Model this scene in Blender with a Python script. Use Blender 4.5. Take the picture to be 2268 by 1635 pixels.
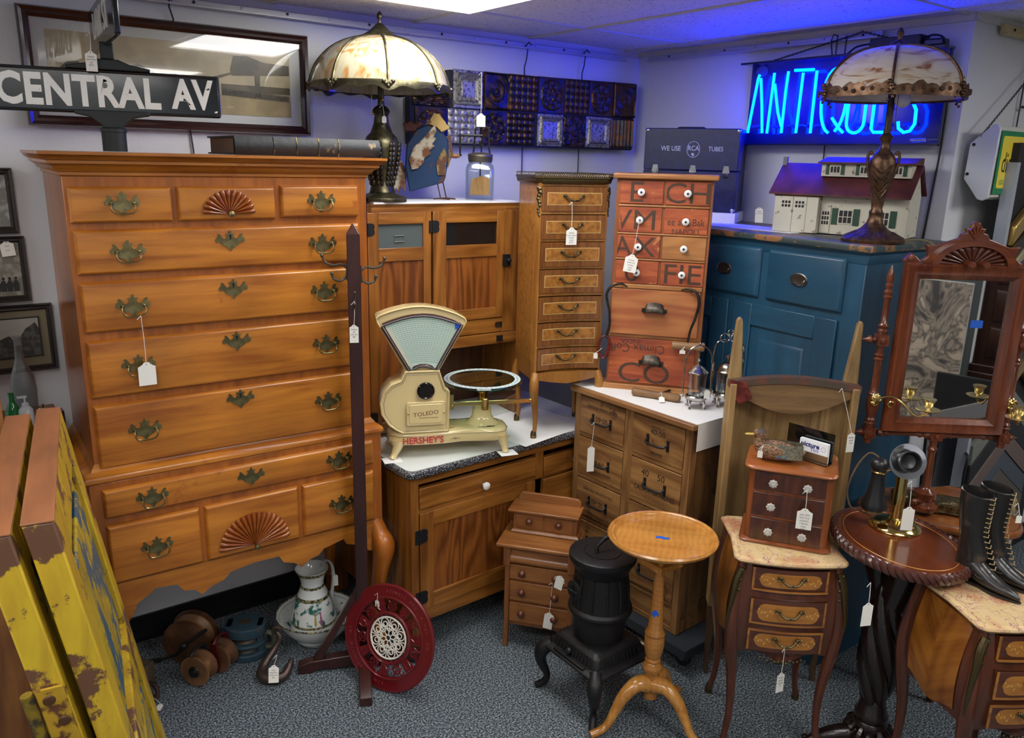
import bpy, bmesh, math, random
from math import sin, cos, pi, radians as R, sqrt, atan2
from mathutils import Vector as V, Matrix, noise
random.seed(7)
for o in list(bpy.data.objects): bpy.data.objects.remove(o)
sc = bpy.context.scene
COL = sc.collection
# ---------------------------------------------------------------- camera
cd = bpy.data.cameras.new('camera'); cam = bpy.data.objects.new('camera', cd); COL.objects.link(cam)
YAW, PIT, ROL, FPX = .6472, .2563, -.0245, 1778.8
fw = V((sin(YAW)*cos(PIT), cos(YAW)*cos(PIT), -sin(PIT)))
rt0 = V((cos(YAW), -sin(YAW), 0)); dn0 = fw.cross(rt0)
rt = rt0*cos(ROL)+dn0*sin(ROL); dn = -rt0*sin(ROL)+dn0*cos(ROL)
m = Matrix((rt, -dn, -fw)).transposed().to_4x4(); m.translation = (0, 0, 1.9)
cam.matrix_world = m
cd.sensor_width = 36; cd.lens = FPX/2268*36; cd.clip_start = .02
sc.camera = cam
# ---------------------------------------------------------------- world and exposure
w = bpy.data.worlds.new('world'); sc.world = w; w.use_nodes = True
w.node_tree.nodes['Background'].inputs[0].default_value = (.9, .93, 1, 1)
w.node_tree.nodes['Background'].inputs[1].default_value = .25
sc.view_settings.view_transform = 'Standard'; sc.view_settings.look = 'None'
sc.view_settings.gamma = 1; sc.view_settings.use_curve_mapping = False
sc.view_settings.exposure = 0.5
PANEL = 9.0      # ceiling light panels
NEON = 42.0
# ---------------------------------------------------------------- materials
MATS = {}
def newmat(name):
    m = bpy.data.materials.new(name); m.use_nodes = True
    nt = m.node_tree; b = nt.nodes['Principled BSDF']
    return m, nt, b
def mat(name, col, rough=.5, metal=0, bump=0, bs=40, var=0, vs=8, coat=0, trans=0, emit=None, es=1, col2=None, thr=(.45, .6), ior=None):
    if name in MATS: return MATS[name]
    m, nt, b = newmat(name); N = nt.nodes.new; L = nt.links.new
    b.inputs['Base Color'].default_value = (*col, 1)
    b.inputs['Roughness'].default_value = rough; b.inputs['Metallic'].default_value = metal
    b.inputs['Coat Weight'].default_value = coat; b.inputs['Coat Roughness'].default_value = .08
    if trans: b.inputs['Transmission Weight'].default_value = trans
    if ior: b.inputs['IOR'].default_value = ior
    if emit: b.inputs['Emission Color'].default_value = (*emit, 1); b.inputs['Emission Strength'].default_value = es
    if var or bump or col2:
        tc = N('ShaderNodeTexCoord')
        if var or col2:
            n = N('ShaderNodeTexNoise'); n.inputs['Scale'].default_value = vs; n.inputs['Detail'].default_value = 6
            L(tc.outputs['Object'], n.inputs['Vector'])
            cr = N('ShaderNodeValToRGB'); L(n.outputs['Fac'], cr.inputs[0])
            c2 = col2 if col2 else tuple(c*(1-var) for c in col)
            cr.color_ramp.elements[0].position = thr[0]; cr.color_ramp.elements[1].position = thr[1]
            cr.color_ramp.elements[0].color = (*c2, 1); cr.color_ramp.elements[1].color = (*col, 1)
            L(cr.outputs[0], b.inputs['Base Color'])
        if bump:
            n2 = N('ShaderNodeTexNoise'); n2.inputs['Scale'].default_value = bs; n2.inputs['Detail'].default_value = 4
            L(tc.outputs['Object'], n2.inputs['Vector'])
            bp = N('ShaderNodeBump'); bp.inputs['Strength'].default_value = bump; bp.inputs['Distance'].default_value = .004
            L(n2.outputs['Fac'], bp.inputs['Height']); L(bp.outputs[0], b.inputs['Normal'])
    MATS[name] = m; return m
def thinglass(name, tint=(1, 1, 1), refl=.06, rough=.02, bump=0):
    if name in MATS: return MATS[name]
    m, nt, b = newmat(name); N = nt.nodes.new; L = nt.links.new; nt.nodes.remove(b)
    out = [n for n in nt.nodes if n.type == 'OUTPUT_MATERIAL'][0]
    t = N('ShaderNodeBsdfTransparent'); t.inputs[0].default_value = (*tint, 1); g = N('ShaderNodeBsdfGlossy'); g.inputs['Roughness'].default_value = rough
    lw = N('ShaderNodeLayerWeight'); lw.inputs[0].default_value = .35; mr = N('ShaderNodeMapRange'); mr.inputs[3].default_value = refl; mr.inputs[4].default_value = .85
    pw = N('ShaderNodeMath'); pw.operation = 'POWER'; pw.inputs[1].default_value = 1.8; L(lw.outputs['Facing'], pw.inputs[0]); L(pw.outputs[0], mr.inputs[0])
    mx = N('ShaderNodeMixShader'); L(mr.outputs[0], mx.inputs[0]); L(t.outputs[0], mx.inputs[1]); L(g.outputs[0], mx.inputs[2]); L(mx.outputs[0], out.inputs[0])
    if bump:
        n2 = N('ShaderNodeTexNoise'); n2.inputs['Scale'].default_value = 160; bp = N('ShaderNodeBump'); bp.inputs['Strength'].default_value = bump; L(n2.outputs['Fac'], bp.inputs['Height']); L(bp.outputs[0], g.inputs['Normal'])
    MATS[name] = m; return m
def wood(name, c1, c2, axis='x', sc_=1., rough=.38, coat=.25, stretch=14, wear=None, wth=.62, cath=0, fig=0, ws=6, bump=.25, pos=(.34, .64), tilt=0):
    """grain runs along the named local axis; wear = colour of rubbed or bare patches"""
    if name in MATS: return MATS[name]
    m, nt, b = newmat(name); N = nt.nodes.new; L = nt.links.new
    tc = N('ShaderNodeTexCoord'); mp = N('ShaderNodeMapping')
    s = {'x': (1, stretch, stretch), 'y': (stretch, 1, stretch), 'z': (stretch, stretch, 1)}[axis]
    if tilt:
        rt_ = N('ShaderNodeMapping'); rt_.inputs['Rotation'].default_value = (R(tilt), 0, 0); L(tc.outputs['Object'], rt_.inputs['Vector'])
    mp.inputs['Scale'].default_value = [v*sc_ for v in s]
    L(rt_.outputs[0] if tilt else tc.outputs['Object'], mp.inputs['Vector'])
    n = N('ShaderNodeTexNoise'); n.inputs['Scale'].default_value = 2.2; n.inputs['Detail'].default_value = 9; n.inputs['Roughness'].default_value = .62; n.inputs['Distortion'].default_value = .6
    L(mp.outputs[0], n.inputs['Vector'])
    fac = n.outputs['Fac']
    if cath:   # cathedral / ring figure
        mp2 = N('ShaderNodeMapping'); s2 = {'x': (.35, 3, 3), 'y': (3, .35, 3), 'z': (3, 3, .35)}[axis]
        mp2.inputs['Scale'].default_value = [v*sc_ for v in s2]; L(tc.outputs['Object'], mp2.inputs['Vector'])
        n3 = N('ShaderNodeTexNoise'); n3.inputs['Scale'].default_value = 1.3; n3.inputs['Detail'].default_value = 1.5
        L(mp2.outputs[0], n3.inputs['Vector'])
        mu = N('ShaderNodeMath'); mu.operation = 'MULTIPLY'; mu.inputs[1].default_value = 22; L(n3.outputs['Fac'], mu.inputs[0])
        si = N('ShaderNodeMath'); si.operation = 'PINGPONG'; si.inputs[1].default_value = 1; L(mu.outputs[0], si.inputs[0])
        mx = N('ShaderNodeMix'); mx.inputs[0].default_value = cath; L(n.outputs['Fac'], mx.inputs[2]); L(si.outputs[0], mx.inputs[3]); fac = mx.outputs[0]
    cr = N('ShaderNodeValToRGB'); L(fac, cr.inputs[0])
    e = cr.color_ramp.elements; e[0].position = pos[0]; e[1].position = pos[1]; e[0].color = (*c2, 1); e[1].color = (*c1, 1)
    out = cr.outputs[0]
    n2 = N('ShaderNodeTexNoise'); n2.inputs['Scale'].default_value = 3.5; n2.inputs['Detail'].default_value = 3; L(tc.outputs['Object'], n2.inputs['Vector'])
    mr = N('ShaderNodeMapRange'); mr.inputs[1].default_value = .3; mr.inputs[2].default_value = .7; mr.inputs[3].default_value = .78; mr.inputs[4].default_value = 1.15
    L(n2.outputs['Fac'], mr.inputs[0])
    mm = N('ShaderNodeMix'); mm.data_type = 'RGBA'; mm.blend_type = 'MULTIPLY'; mm.inputs[0].default_value = 1
    L(out, mm.inputs[6]); L(mr.outputs[0], mm.inputs[7]); out = mm.outputs[2]
    if fig:   # curly cross figure
        wv = N('ShaderNodeTexWave'); wv.bands_direction = axis.upper(); wv.inputs['Scale'].default_value = fig; wv.inputs['Distortion'].default_value = 6; wv.inputs['Detail'].default_value = 2
        L(tc.outputs['Object'], wv.inputs['Vector'])
        mr2 = N('ShaderNodeMapRange'); mr2.inputs[3].default_value = .92; mr2.inputs[4].default_value = 1.06; L(wv.outputs['Fac'], mr2.inputs[0])
        m2 = N('ShaderNodeMix'); m2.data_type = 'RGBA'; m2.blend_type = 'MULTIPLY'; m2.inputs[0].default_value = 1
        L(out, m2.inputs[6]); L(mr2.outputs[0], m2.inputs[7]); out = m2.outputs[2]
    if wear:
        n4 = N('ShaderNodeTexNoise'); n4.inputs['Scale'].default_value = ws; n4.inputs['Detail'].default_value = 12; n4.inputs['Roughness'].default_value = .7; L(tc.outputs['Object'], n4.inputs['Vector'])
        c4 = N('ShaderNodeValToRGB'); c4.color_ramp.elements[0].position = wth; c4.color_ramp.elements[1].position = wth+.03; L(n4.outputs['Fac'], c4.inputs[0])
        m4 = N('ShaderNodeMix'); m4.data_type = 'RGBA'; L(c4.outputs[0], m4.inputs[0]); L(out, m4.inputs[6]); m4.inputs[7].default_value = (*wear, 1); out = m4.outputs[2]
    L(out, b.inputs['Base Color'])
    b.inputs['Roughness'].default_value = rough; b.inputs['Coat Weight'].default_value = coat; b.inputs['Coat Roughness'].default_value = .15
    if bump:
        bp = N('ShaderNodeBump'); bp.inputs['Strength'].default_value = bump; bp.inputs['Distance'].default_value = .0015
        L(fac, bp.inputs['Height']); L(bp.outputs[0], b.inputs['Normal'])
    MATS[name] = m; return m
# ---------------------------------------------------------------- mesh builder
SPLIT = {'rail', 'frame', 'divider', 'stile', 'side_apron', 'crossbanding', 'gable', 'back_plate', 'cover', 'front_door', 'foot_boards'}
class MB:
    def __init__(s): s.v = []; s.f = []; s.sm = []; s.M = Matrix(); s.gr = []
    def at(s, x=0, y=0, z=0, rx=0, ry=0, rz=0, sc=1):
        s.M = Matrix.Translation((x, y, z)) @ Matrix.Rotation(R(rz), 4, 'Z') @ Matrix.Rotation(R(ry), 4, 'Y') @ Matrix.Rotation(R(rx), 4, 'X') @ Matrix.Scale(sc, 4); return s
    def add(s, vs, fs, smooth=False):
        n = len(s.v); s.gr.append((n, len(s.f))); s.v += [tuple(s.M @ V(p)) for p in vs]; s.f += [tuple(i+n for i in f) for f in fs]; s.sm += [smooth]*len(fs); return s
    def box(s, x0, x1, y0, y1, z0, z1):
        return s.add([(x, y, z) for z in (z0, z1) for y in (y0, y1) for x in (x0, x1)], [(0, 2, 3, 1), (4, 5, 7, 6), (0, 1, 5, 4), (1, 3, 7, 5), (3, 2, 6, 7), (2, 0, 4, 6)])
    def loft(s, rings, smooth=True, cap=True, closed=True, loop=False):
        k = len(rings[0]); vs = [p for r in rings for p in r]; fs = []
        n = len(rings)
        for i in range(n if loop else n-1):
            a = i*k; b = ((i+1) % n)*k
            for j in range(k if closed else k-1):
                j2 = (j+1) % k; fs.append((a+j, a+j2, b+j2, b+j))
        s.add(vs, fs, smooth)
        if cap and not loop:
            s.add(rings[0], [tuple(reversed(range(k)))], False); s.add(rings[-1], [tuple(range(k))], False)
        return s
    def lathe(s, prof, seg=24, x=0, y=0, z=0, ax='z', smooth=True, cap=True, sx=1, sy=1, lobes=0, la=0):
        rings = []
        for r, h in prof:
            ring = []
            for i in range(seg):
                a = 2*pi*i/seg; rr = r*(1+la*cos(lobes*a)) if lobes else r
                p = (rr*cos(a)*sx, rr*sin(a)*sy, h)
                if ax == 'y': p = (p[0], -p[2], p[1])     # axis points to -y (out of a front)
                if ax == 'x': p = (p[2], p[0], p[1])
                ring.append((p[0]+x, p[1]+y, p[2]+z))
            rings.append(ring)
        return s.loft(rings, smooth, cap)
    def tube(s, pts, r, seg=8, loop=False, cap=True, flat=1, smooth=True, up=None):
        P = [V(p) for p in pts]; n = len(P); rr = r if isinstance(r, (list, tuple)) else [r]*n; rings = []
        pn = None
        for i in range(n):
            if loop: t = P[(i+1) % n]-P[i-1]
            else: t = P[min(i+1, n-1)]-P[max(i-1, 0)]
            t.normalize()
            if pn is None:
                a = V(up) if up else (V((0, 0, 1)) if abs(t.z) < .9 else V((0, 1, 0)))
                pn = (a-t*a.dot(t)).normalized()
            else: pn = (pn-t*pn.dot(t)).normalized()
            b = t.cross(pn)
            rings.append([tuple(P[i]+pn*cos(2*pi*j/seg)*rr[i]*flat+b*sin(2*pi*j/seg)*rr[i]) for j in range(seg)])
        return s.loft(rings, smooth, cap, True, loop)
    def prism(s, poly, t0, t1, plane='xz', smooth=False):
        f = {'xz': lambda a, b, t: (a, t, b), 'xy': lambda a, b, t: (a, b, t), 'yz': lambda a, b, t: (t, a, b)}[plane]
        k = len(poly); vs = [f(a, b, t0) for a, b in poly]+[f(a, b, t1) for a, b in poly]
        s.add(vs, [tuple(range(k)), tuple(reversed(range(k, 2*k)))], False)
        return s.add(vs, [(i, (i+1) % k, (i+1) % k+k, i+k) for i in range(k)], smooth)
    def sph(s, c, r, seg=14, rings=9, sx=1, sy=1, sz=1):
        return s.lathe([(max(r*sin(pi*i/rings), 1e-4), -r*cos(pi*i/rings)*sz) for i in range(rings+1)], seg, c[0], c[1], c[2], sx=sx, sy=sy)
    def grid(s, fn, nu, nv, smooth=True):
        vs = [fn(i/nu, j/nv) for j in range(nv+1) for i in range(nu+1)]
        return s.add(vs, [(j*(nu+1)+i, j*(nu+1)+i+1, (j+1)*(nu+1)+i+1, (j+1)*(nu+1)+i) for j in range(nv) for i in range(nu)], smooth)
    def slab(s, fn, nu, nv, th, smooth=True):
        """curved sheet with thickness th along +y"""
        s.grid(fn, nu, nv, smooth); s.grid(lambda u, v: tuple(V(fn(1-u, v))+V((0, th, 0))), nu, nv, smooth)
        def rim(g, n):
            a = [g(i/n) for i in range(n+1)]; b = [tuple(V(p)+V((0, th, 0))) for p in a]
            s.add(a+b, [(i, i+n+1, i+n+2, i+1) for i in range(n)], False)
        rim(lambda t: fn(t, 0), nu); rim(lambda t: fn(1-t, 1), nu); rim(lambda t: fn(0, 1-t), nv); rim(lambda t: fn(1, t), nv); return s
    def mould(s, prof, x0, x1, y0, y1, smooth=False, chamf=0):
        """profile (outset, z) run round a rectangle"""
        def ring(o, z):
            if chamf: c = chamf; return [(x0-o+c, y0-o, z), (x1+o-c, y0-o, z), (x1+o, y0-o+c, z), (x1+o, y1, z), (x0-o, y1, z), (x0-o, y0-o+c, z)]
            return [(x0-o, y0-o, z), (x1+o, y0-o, z), (x1+o, y1, z), (x0-o, y1, z)]
        return s.loft([ring(o, z) for o, z in prof], smooth)
    def text(s, t, size, x, z, y=0, ext=.0004, sx=1, rot=0, al='CENTER', wt=0, plane='xz', bold=0):
        c = bpy.data.curves.new('t', 'FONT'); c.body = t; c.size = size; c.extrude = ext; c.align_x = al; c.align_y = 'CENTER'; c.resolution_u = 3; c.offset = bold
        c.space_character = 1+wt
        o = bpy.data.objects.new('t', c); COL.objects.link(o); dg = bpy.context.evaluated_depsgraph_get(); me = o.evaluated_get(dg).to_mesh()
        cr, sr = cos(R(rot)), sin(R(rot)); vs = []
        for p in me.vertices:
            a, b = p.co.x*sx, p.co.y; a, b = a*cr-b*sr, a*sr+b*cr
            vs.append((x+a, y-p.co.z, z+b) if plane == 'xz' else (x+a, y+b, z+p.co.z))
        s.add(vs, [tuple(f.vertices) for f in me.polygons], False)
        o.evaluated_get(dg).to_mesh_clear(); bpy.data.objects.remove(o); bpy.data.curves.remove(c); return s
    def go(s, name, mat, parent=None, bev=0, label=None, loc=None, rot=None):
        if name in ('stencil_lettering', 'white_lettering') and parent is not None and len(s.gr) > 1:
            first = None; E_ = s.gr[1:]+[(len(s.v), len(s.f))]
            for (v0, f0), (v1, f1) in zip(s.gr, E_):
                q = MB(); q.v = s.v[v0:v1]; q.f = [tuple(i-v0 for i in f) for f in s.f[f0:f1]]; q.sm = s.sm[f0:f1]; o = q.go(name, mat, parent, bev); first = first or o
            return first
        if name in SPLIT and parent is not None and len(s.gr) > 1 and all(b[1]-a[1] == 6 for a, b in zip(s.gr, s.gr[1:]+[(len(s.v), len(s.f))])):
            first = None                      # boxes: each its own part
            for k, (vo, fo) in enumerate(s.gr):
                q = MB(); q.v = s.v[vo:vo+8]; q.f = [tuple(i-vo for i in f) for f in s.f[fo:fo+6]]; q.sm = [False]*6
                o = q.go(name, mat, parent, bev); first = first or o
            return first
        me = bpy.data.meshes.new(name); me.from_pydata(s.v, [], s.f); me.polygons.foreach_set('use_smooth', s.sm)
        bm = bmesh.new(); bm.from_mesh(me)
        if len(s.v) < 60000: bmesh.ops.remove_doubles(bm, verts=bm.verts, dist=1e-6)
        bmesh.ops.recalc_face_normals(bm, faces=bm.faces)
        bm.to_mesh(me); bm.free(); me.update(); me.set_sharp_from_angle(angle=R(42))
        me.materials.append(mat); o = bpy.data.objects.new(name, me); COL.objects.link(o)
        if parent: o.parent = parent
        if loc: o.location = loc
        if rot: o.rotation_euler = [R(a) for a in rot]
        if bev:
            b = o.modifiers.new('bevel', 'BEVEL'); b.width = bev; b.segments = 2; b.limit_method = 'ANGLE'; b.angle_limit = R(35)
        if label: o['label'] = label
        return o
def thing(name, label, cat, loc=(0, 0, 0), rz=0, group=None, rx=0, ry=0, sc=1):
    o = bpy.data.objects.new(name, None); COL.objects.link(o); o.empty_display_size = .05
    o.matrix_world = Matrix.Translation(loc) @ Matrix.Rotation(R(rz), 4, 'Z') @ Matrix.Rotation(R(ry), 4, 'Y') @ Matrix.Rotation(R(rx), 4, 'X') @ Matrix.Scale(sc, 4)
    o['label'] = label; o['category'] = cat
    if group: o['group'] = group
    return o
def tag(o, label, cat, group=None):
    o['label'] = label; o['category'] = cat
    if group: o['group'] = group
    return o
def struct(o): o['kind'] = 'structure'; return o
def copy_tree(o, parent=None):
    c = o.copy(); COL.objects.link(c); c.parent = parent
    for ch in list(o.children): copy_tree(ch, c)
    return c
def lerp(a, b, t): return a+(b-a)*t
def sp(pts, n=8):
    """Catmull-Rom through points"""
    P = [V(p) for p in pts]; out = []
    for i in range(len(P)-1):
        p0 = P[max(i-1, 0)]; p1 = P[i]; p2 = P[i+1]; p3 = P[min(i+2, len(P)-1)]
        for k in range(n):
            t = k/n; out.append(.5*((2*p1)+(p2-p0)*t+(2*p0-5*p1+4*p2-p3)*t*t+(3*p1-p0-3*p2+p3)*t**3))
    out.append(P[-1]); return out
def spr(pts, rs, n=8):
    q = sp([(*p, ) for p in pts], n); r = [v.x for v in sp([(a, 0, 0) for a in rs], n)]; return q, r
# common materials
white = mat('white_porcelain', (.82, .82, .8), .18)
brass = mat('aged_brass', (.36, .3, .14), .35, 1, var=.4, vs=30)
brassy = mat('polished_brass', (.75, .55, .2), .14, 1, bump=.1, bs=20)
bronze = mat('dark_bronze', (.16, .12, .07), .38, .9, var=.5, vs=25, bump=.2, bs=60)
iron = mat('black_iron', (.018, .018, .02), .42, .4, bump=.3, bs=80)
rubber = mat('black_plastic', (.012, .012, .013), .35)
silver = mat('silver_plate', (.62, .6, .56), .16, 1, var=.4, vs=40)
chrome = mat('chrome', (.75, .75, .77), .08, 1)
paper = mat('tag_paper', (.85, .83, .76), .8)
ink = mat('tag_ink', (.12, .11, .12), .8)
stringm = mat('white_string', (.8, .78, .72), .9)
glass = thinglass('clear_glass', (.93, .96, .96), .08)
tape = mat('blue_tape', (.01, .09, .5), .7)
black = mat('matt_black', (.01, .01, .011), .6)
# ---------------------------------------------------------------- room
W, XR, CH, YP = 3.15, 3.158, 2.44, 1.49
wallm = mat('wall_paint', (.70, .71, .74), .7, bump=.25, bs=90)
def wallbox(name, *b): return struct(MB().box(*b).go(name, wallm))
wallbox('wall_left', -3.1, XR+.1, W, W+.1, 0, CH)
wallbox('wall_right', XR, XR+.1, YP, W, 0, CH)
wallbox('wall_alcove', XR+.1, 6.1, YP, YP+.1, 0, CH)
wallbox('wall_back', -3.1, 6.1, -3.1, -3, 0, CH)
wallbox('wall_side', -3.1, -3, -3, W, 0, CH)
wallbox('wall_far_right', 6, 6.1, -3, YP, 0, CH)
def carpet():
    m, nt, b = newmat('grey_fleck_carpet'); N = nt.nodes.new; L = nt.links.new
    tc = N('ShaderNodeTexCoord'); n = N('ShaderNodeTexNoise'); n.inputs['Scale'].default_value = 150; n.inputs['Detail'].default_value = 3; n.inputs['Roughness'].default_value = .8
    L(tc.outputs['Object'], n.inputs['Vector']); cr = N('ShaderNodeValToRGB'); L(n.outputs['Fac'], cr.inputs[0])
    e = cr.color_ramp.elements; e[0].position = .41; e[0].color = (.008, .013, .018, 1); e[1].position = .6; e[1].color = (.38, .43, .47, 1)
    x = e.new(.5); x.color = (.075, .096, .112, 1)
    L(cr.outputs[0], b.inputs['Base Color']); b.inputs['Roughness'].default_value = .95
    bp = N('ShaderNodeBump'); bp.inputs['Strength'].default_value = .9; bp.inputs['Distance'].default_value = .006; L(n.outputs['Fac'], bp.inputs['Height']); L(bp.outputs[0], b.inputs['Normal'])
    return m
struct(MB().box(-3.1, 6.1, -3.1, W+.1, -.1, 0).go('floor', carpet()))
def tiles():
    m, nt, b = newmat('ceiling_tile'); N = nt.nodes.new; L = nt.links.new
    tc = N('ShaderNodeTexCoord'); n = N('ShaderNodeTexNoise'); n.inputs['Scale'].default_value = 90; n.inputs['Detail'].default_value = 3
    L(tc.outputs['Object'], n.inputs['Vector']); cr = N('ShaderNodeValToRGB'); L(n.outputs['Fac'], cr.inputs[0])
    e = cr.color_ramp.elements; e[0].position = .33; e[0].color = (.36, .34, .32, 1); e[1].position = .4; e[1].color = (.74, .72, .70, 1)
    L(cr.outputs[0], b.inputs['Base Color']); b.inputs['Roughness'].default_value = .9
    return m
struct(MB().box(-3.1, 6.1, -3.1, W+.1, CH, CH+.1).go('ceiling', tiles()))
tb = MB(); barm = mat('tbar_paint', (.62, .6, .58), .5)
for k in range(-5, 8): tb.box(1.82+.61*k-.012, 1.82+.61*k+.012, -3, W, CH-.006, CH)
for k in range(-5, 1): tb.box(-3, 6, 2.74+1.22*k-.012, 2.74+1.22*k+.012, CH-.0055, CH)
struct(tb.go('trim_1', barm))
struct(MB().box(-3, XR, W-.012, W, CH-.025, CH).box(XR-.012, XR, YP, W, CH-.025, CH).box(XR, 6, YP-.012, YP, CH-.025, CH).go('trim_2', barm))
cove = mat('black_cove_base', (.006, .007, .01), .45)
struct(MB().box(-3, XR, W-.012, W, 0, .1).box(-3, XR, W-.03, W-.012, 0, .014).go('baseboard_left', cove))
struct(MB().box(XR-.012, XR, YP-.012, W-.03, 0, .1).go('baseboard_right', cove))
struct(MB().box(XR, 6, YP-.012, YP, 0, .1).go('baseboard_alcove', cove))
diff = mat('lit_diffuser', (.9, .9, .9), .5, emit=(1, .985, .95), es=PANEL)
lx = [(1.83, 1.53), (-.01, 1.53), (1.83, -1.52), (-.01, -1.52), (3.66, -.3), (-1.84, .31), (1.22-.0, .2)]
for i, (x, y) in enumerate([(1.22, 1.53), (-.61, .31), (1.22, -.91), (-.61, -2.13), (3.05, -.91), (-1.83, 1.53)]):  # first panel is in view; the others are added unseen for fill light
    t = thing('ceiling_light', ['lit fluorescent ceiling panel at the top edge of the picture'][0] if i == 0 else 'lit fluorescent ceiling panel behind the viewer, out of the picture', 'ceiling light', (x+.305, y+.6, CH-.006), 0, 'fluorescent ceiling panels')
    MB().box(-.285, .285, -.585, .585, -.004, 0).go('diffuser', diff, t)
    MB().box(-.3, .3, -.6, -.585, -.012, 0).box(-.3, .3, .585, .6, -.012, 0).box(-.3, -.285, -.585, .585, -.012, 0).box(.285, .3, -.585, .585, -.012, 0).go('frame', barm, t)
PROTO = {}
def inst(key, make, parent, loc, rot=(0, 0, 0), sc=1):
    """first call builds the mesh object, later calls copy it"""
    if key in PROTO: o = PROTO[key].copy(); COL.objects.link(o)
    else: o = make(); PROTO[key] = o
    o.parent = parent; o.location = loc; o.rotation_euler = [R(a) for a in rot]; o.scale = (sc, sc, sc); return o
half = [(0, .36), (.03, .34), (.05, .30), (.03, .27), (.06, .25), (.12, .27), (.16, .24), (.13, .2), (.10, .19), (.12, .12), (.18, .07), (.25, .09), (.29, .16), (.33, .22), (.39, .25), (.43, .21), (.39, .17), (.41, .13), (.47, .1), (.5, .04), (.48, -.04), (.42, -.06), (.36, -.02), (.32, -.05), (.28, -.12), (.2, -.18), (.12, -.2), (.06, -.26), (.04, -.3), (0, -.36)]
def plate(s): return [(x*s, z*s) for x, z in half]+[(-x*s, z*s) for x, z in half[-2:0:-1]]
def pull():
    s = .098; b = MB().prism(plate(s), -.002, 0)
    for sx in (-1, 1): b.lathe([(.006, 0), (.006, .006), (.004, .012), (.001, .013)], 10, sx*.030, -.002, .002, ax='y')
    b.tube(sp([(-.030, -.011, .002), (-.033, -.016, -.012), (-.024, -.018, -.026), (0, -.018, -.029), (.024, -.018, -.026), (.033, -.016, -.012), (.030, -.011, .002)], 5), .0026, 7)
    return b.go('handle', brass)
def escut():
    return MB().prism(plate(.092), -.002, 0).go('escutcheon', brass)
def keyhole(): return MB().lathe([(.004, 0), (.004, .0006)], 12, 0, -.0022, .016, ax='y').box(-.002, .002, -.0028, -.002, .004, .016).go('keyhole', black)
def raised(b, x0, x1, z0, z1, y, t=.012, e=.008):
    """drawer front with a stepped lip"""
    b.box(x0, x1, y, y+.01, z0, z1)
    b.loft([[(x0, y, z0), (x1, y, z0), (x1, y, z1), (x0, y, z1)], [(x0+e*.4, y-t*.7, z0+e*.4), (x1-e*.4, y-t*.7, z0+e*.4), (x1-e*.4, y-t*.7, z1-e*.4), (x0+e*.4, y-t*.7, z1-e*.4)], [(x0+e, y-t, z0+e), (x1-e, y-t, z0+e), (x1-e, y-t, z1-e), (x0+e, y-t, z1-e)]], False)
    return b
def fan(x, z, rad, y, n=15, h=.9):
    """carved half round fan"""
    def fn(u, v):
        a = pi*(1-u); k = u*n; f = k-int(k) if u < 1 else 0; lob = abs(sin(pi*k))
        r = v*rad*(1-.06*(1-lob)**2 if v > .85 else 1)
        return (x+r*cos(a), y-.001-.013*lob**.6*v**.7*(1 if v < .93 else .4), z+r*sin(a)*h)
    return MB().grid(fn, n*6, 8)
# ================================================================ highboy chest
maple = wood('honey_maple', (.56, .205, .022), (.30, .085, .008), 'x', 1., .34, .28, 14, cath=.14, bump=.06, wear=(.36, .10, .010), wth=.60, ws=3)
maplez = wood('honey_maple_upright', (.46, .14, .015), (.28, .075, .008), 'z', 1., .32, .35, 12, bump=.06)
fanm = wood('carved_fan_maple', (.36, .095, .014), (.2, .042, .006), 'x', 1., .28, .4, 8, bump=.05)
H = thing('highboy_chest', 'tall honey maple highboy with carved shell drawers and brass bat-wing pulls', 'chest of drawers', (.37, 2.6, 0), -2)
D_ = .48
MB().box(0, .922, 0, D_, .93, 1.83).go('upper_case', maplez, H, .002)
MB().mould([(0, 1.822), (.006, 1.826), (.006, 1.834), (.014, 1.838), (.02, 1.848), (.032, 1.856), (.036, 1.858), (.036, 1.866), (.048, 1.872), (.052, 1.880), (.056, 1.882), (.056, 1.890)], 0, .922, 0, D_).go('cornice', maple, H)
MB().mould([(0, .962), (.004, .955), (.01, .948), (.012, .94), (.03, .93), (.034, .922), (.034, .912), (.027, .905)], 0, .922, 0, D_).go('waist_moulding', maple, H)
yl = -.028
MB().box(-.024, .948, yl, D_, .56, .906).go('lower_case', maplez, H, .002)
ap = [(-.024, .565), (-.024, .43), (.03, .40), (.06, .44), (.075, .475), (.125, .505), (.13, .514), (.2, .507), (.22, .478), (.255, .47), (.277, .447), (.31, .468), (.35, .478), (.375, .502), (.46, .514), (.545, .512), (.56, .485), (.6, .47), (.625, .448), (.66, .47), (.69, .476), (.712, .497), (.79, .515), (.8, .492), (.85, .475), (.89, .44), (.948, .43), (.948, .565)]
MB().prism(ap, yl, yl+.022).go('apron', maple, H)
MB().prism([(0, .565), (0, .43), (.06, .47), (.42, .5), (.48, .46), (.48, .565)], -.023, -.003, 'yz').prism([(0, .565), (0, .43), (.06, .47), (.42, .5), (.48, .46), (.48, .565)], .927, .947, 'yz').go('side_apron', maplez, H)
for lx_, ly, sx, sy in ((.0, 0, -1, -1), (.924, 0, 1, -1), (0, D_-.03, -1, 1), (.924, D_-.03, 1, 1)):
    p, r = spr([(lx_, ly, .56), (lx_+sx*.012, ly+sy*.02, .50), (lx_+sx*.022, ly+sy*.04, .45), (lx_+sx*.012, ly+sy*.03, .36), (lx_, ly+.01*sy, .22), (lx_-sx*.006, ly, .1), (lx_+sx*.01, ly+sy*.02, .035), (lx_+sx*.015, ly+sy*.03, .004)], [.028, .036, .044, .034, .025, .018, .028, .026], 5)
    MB().tube(p, r, 14).go('leg', maplez, H)
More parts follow.
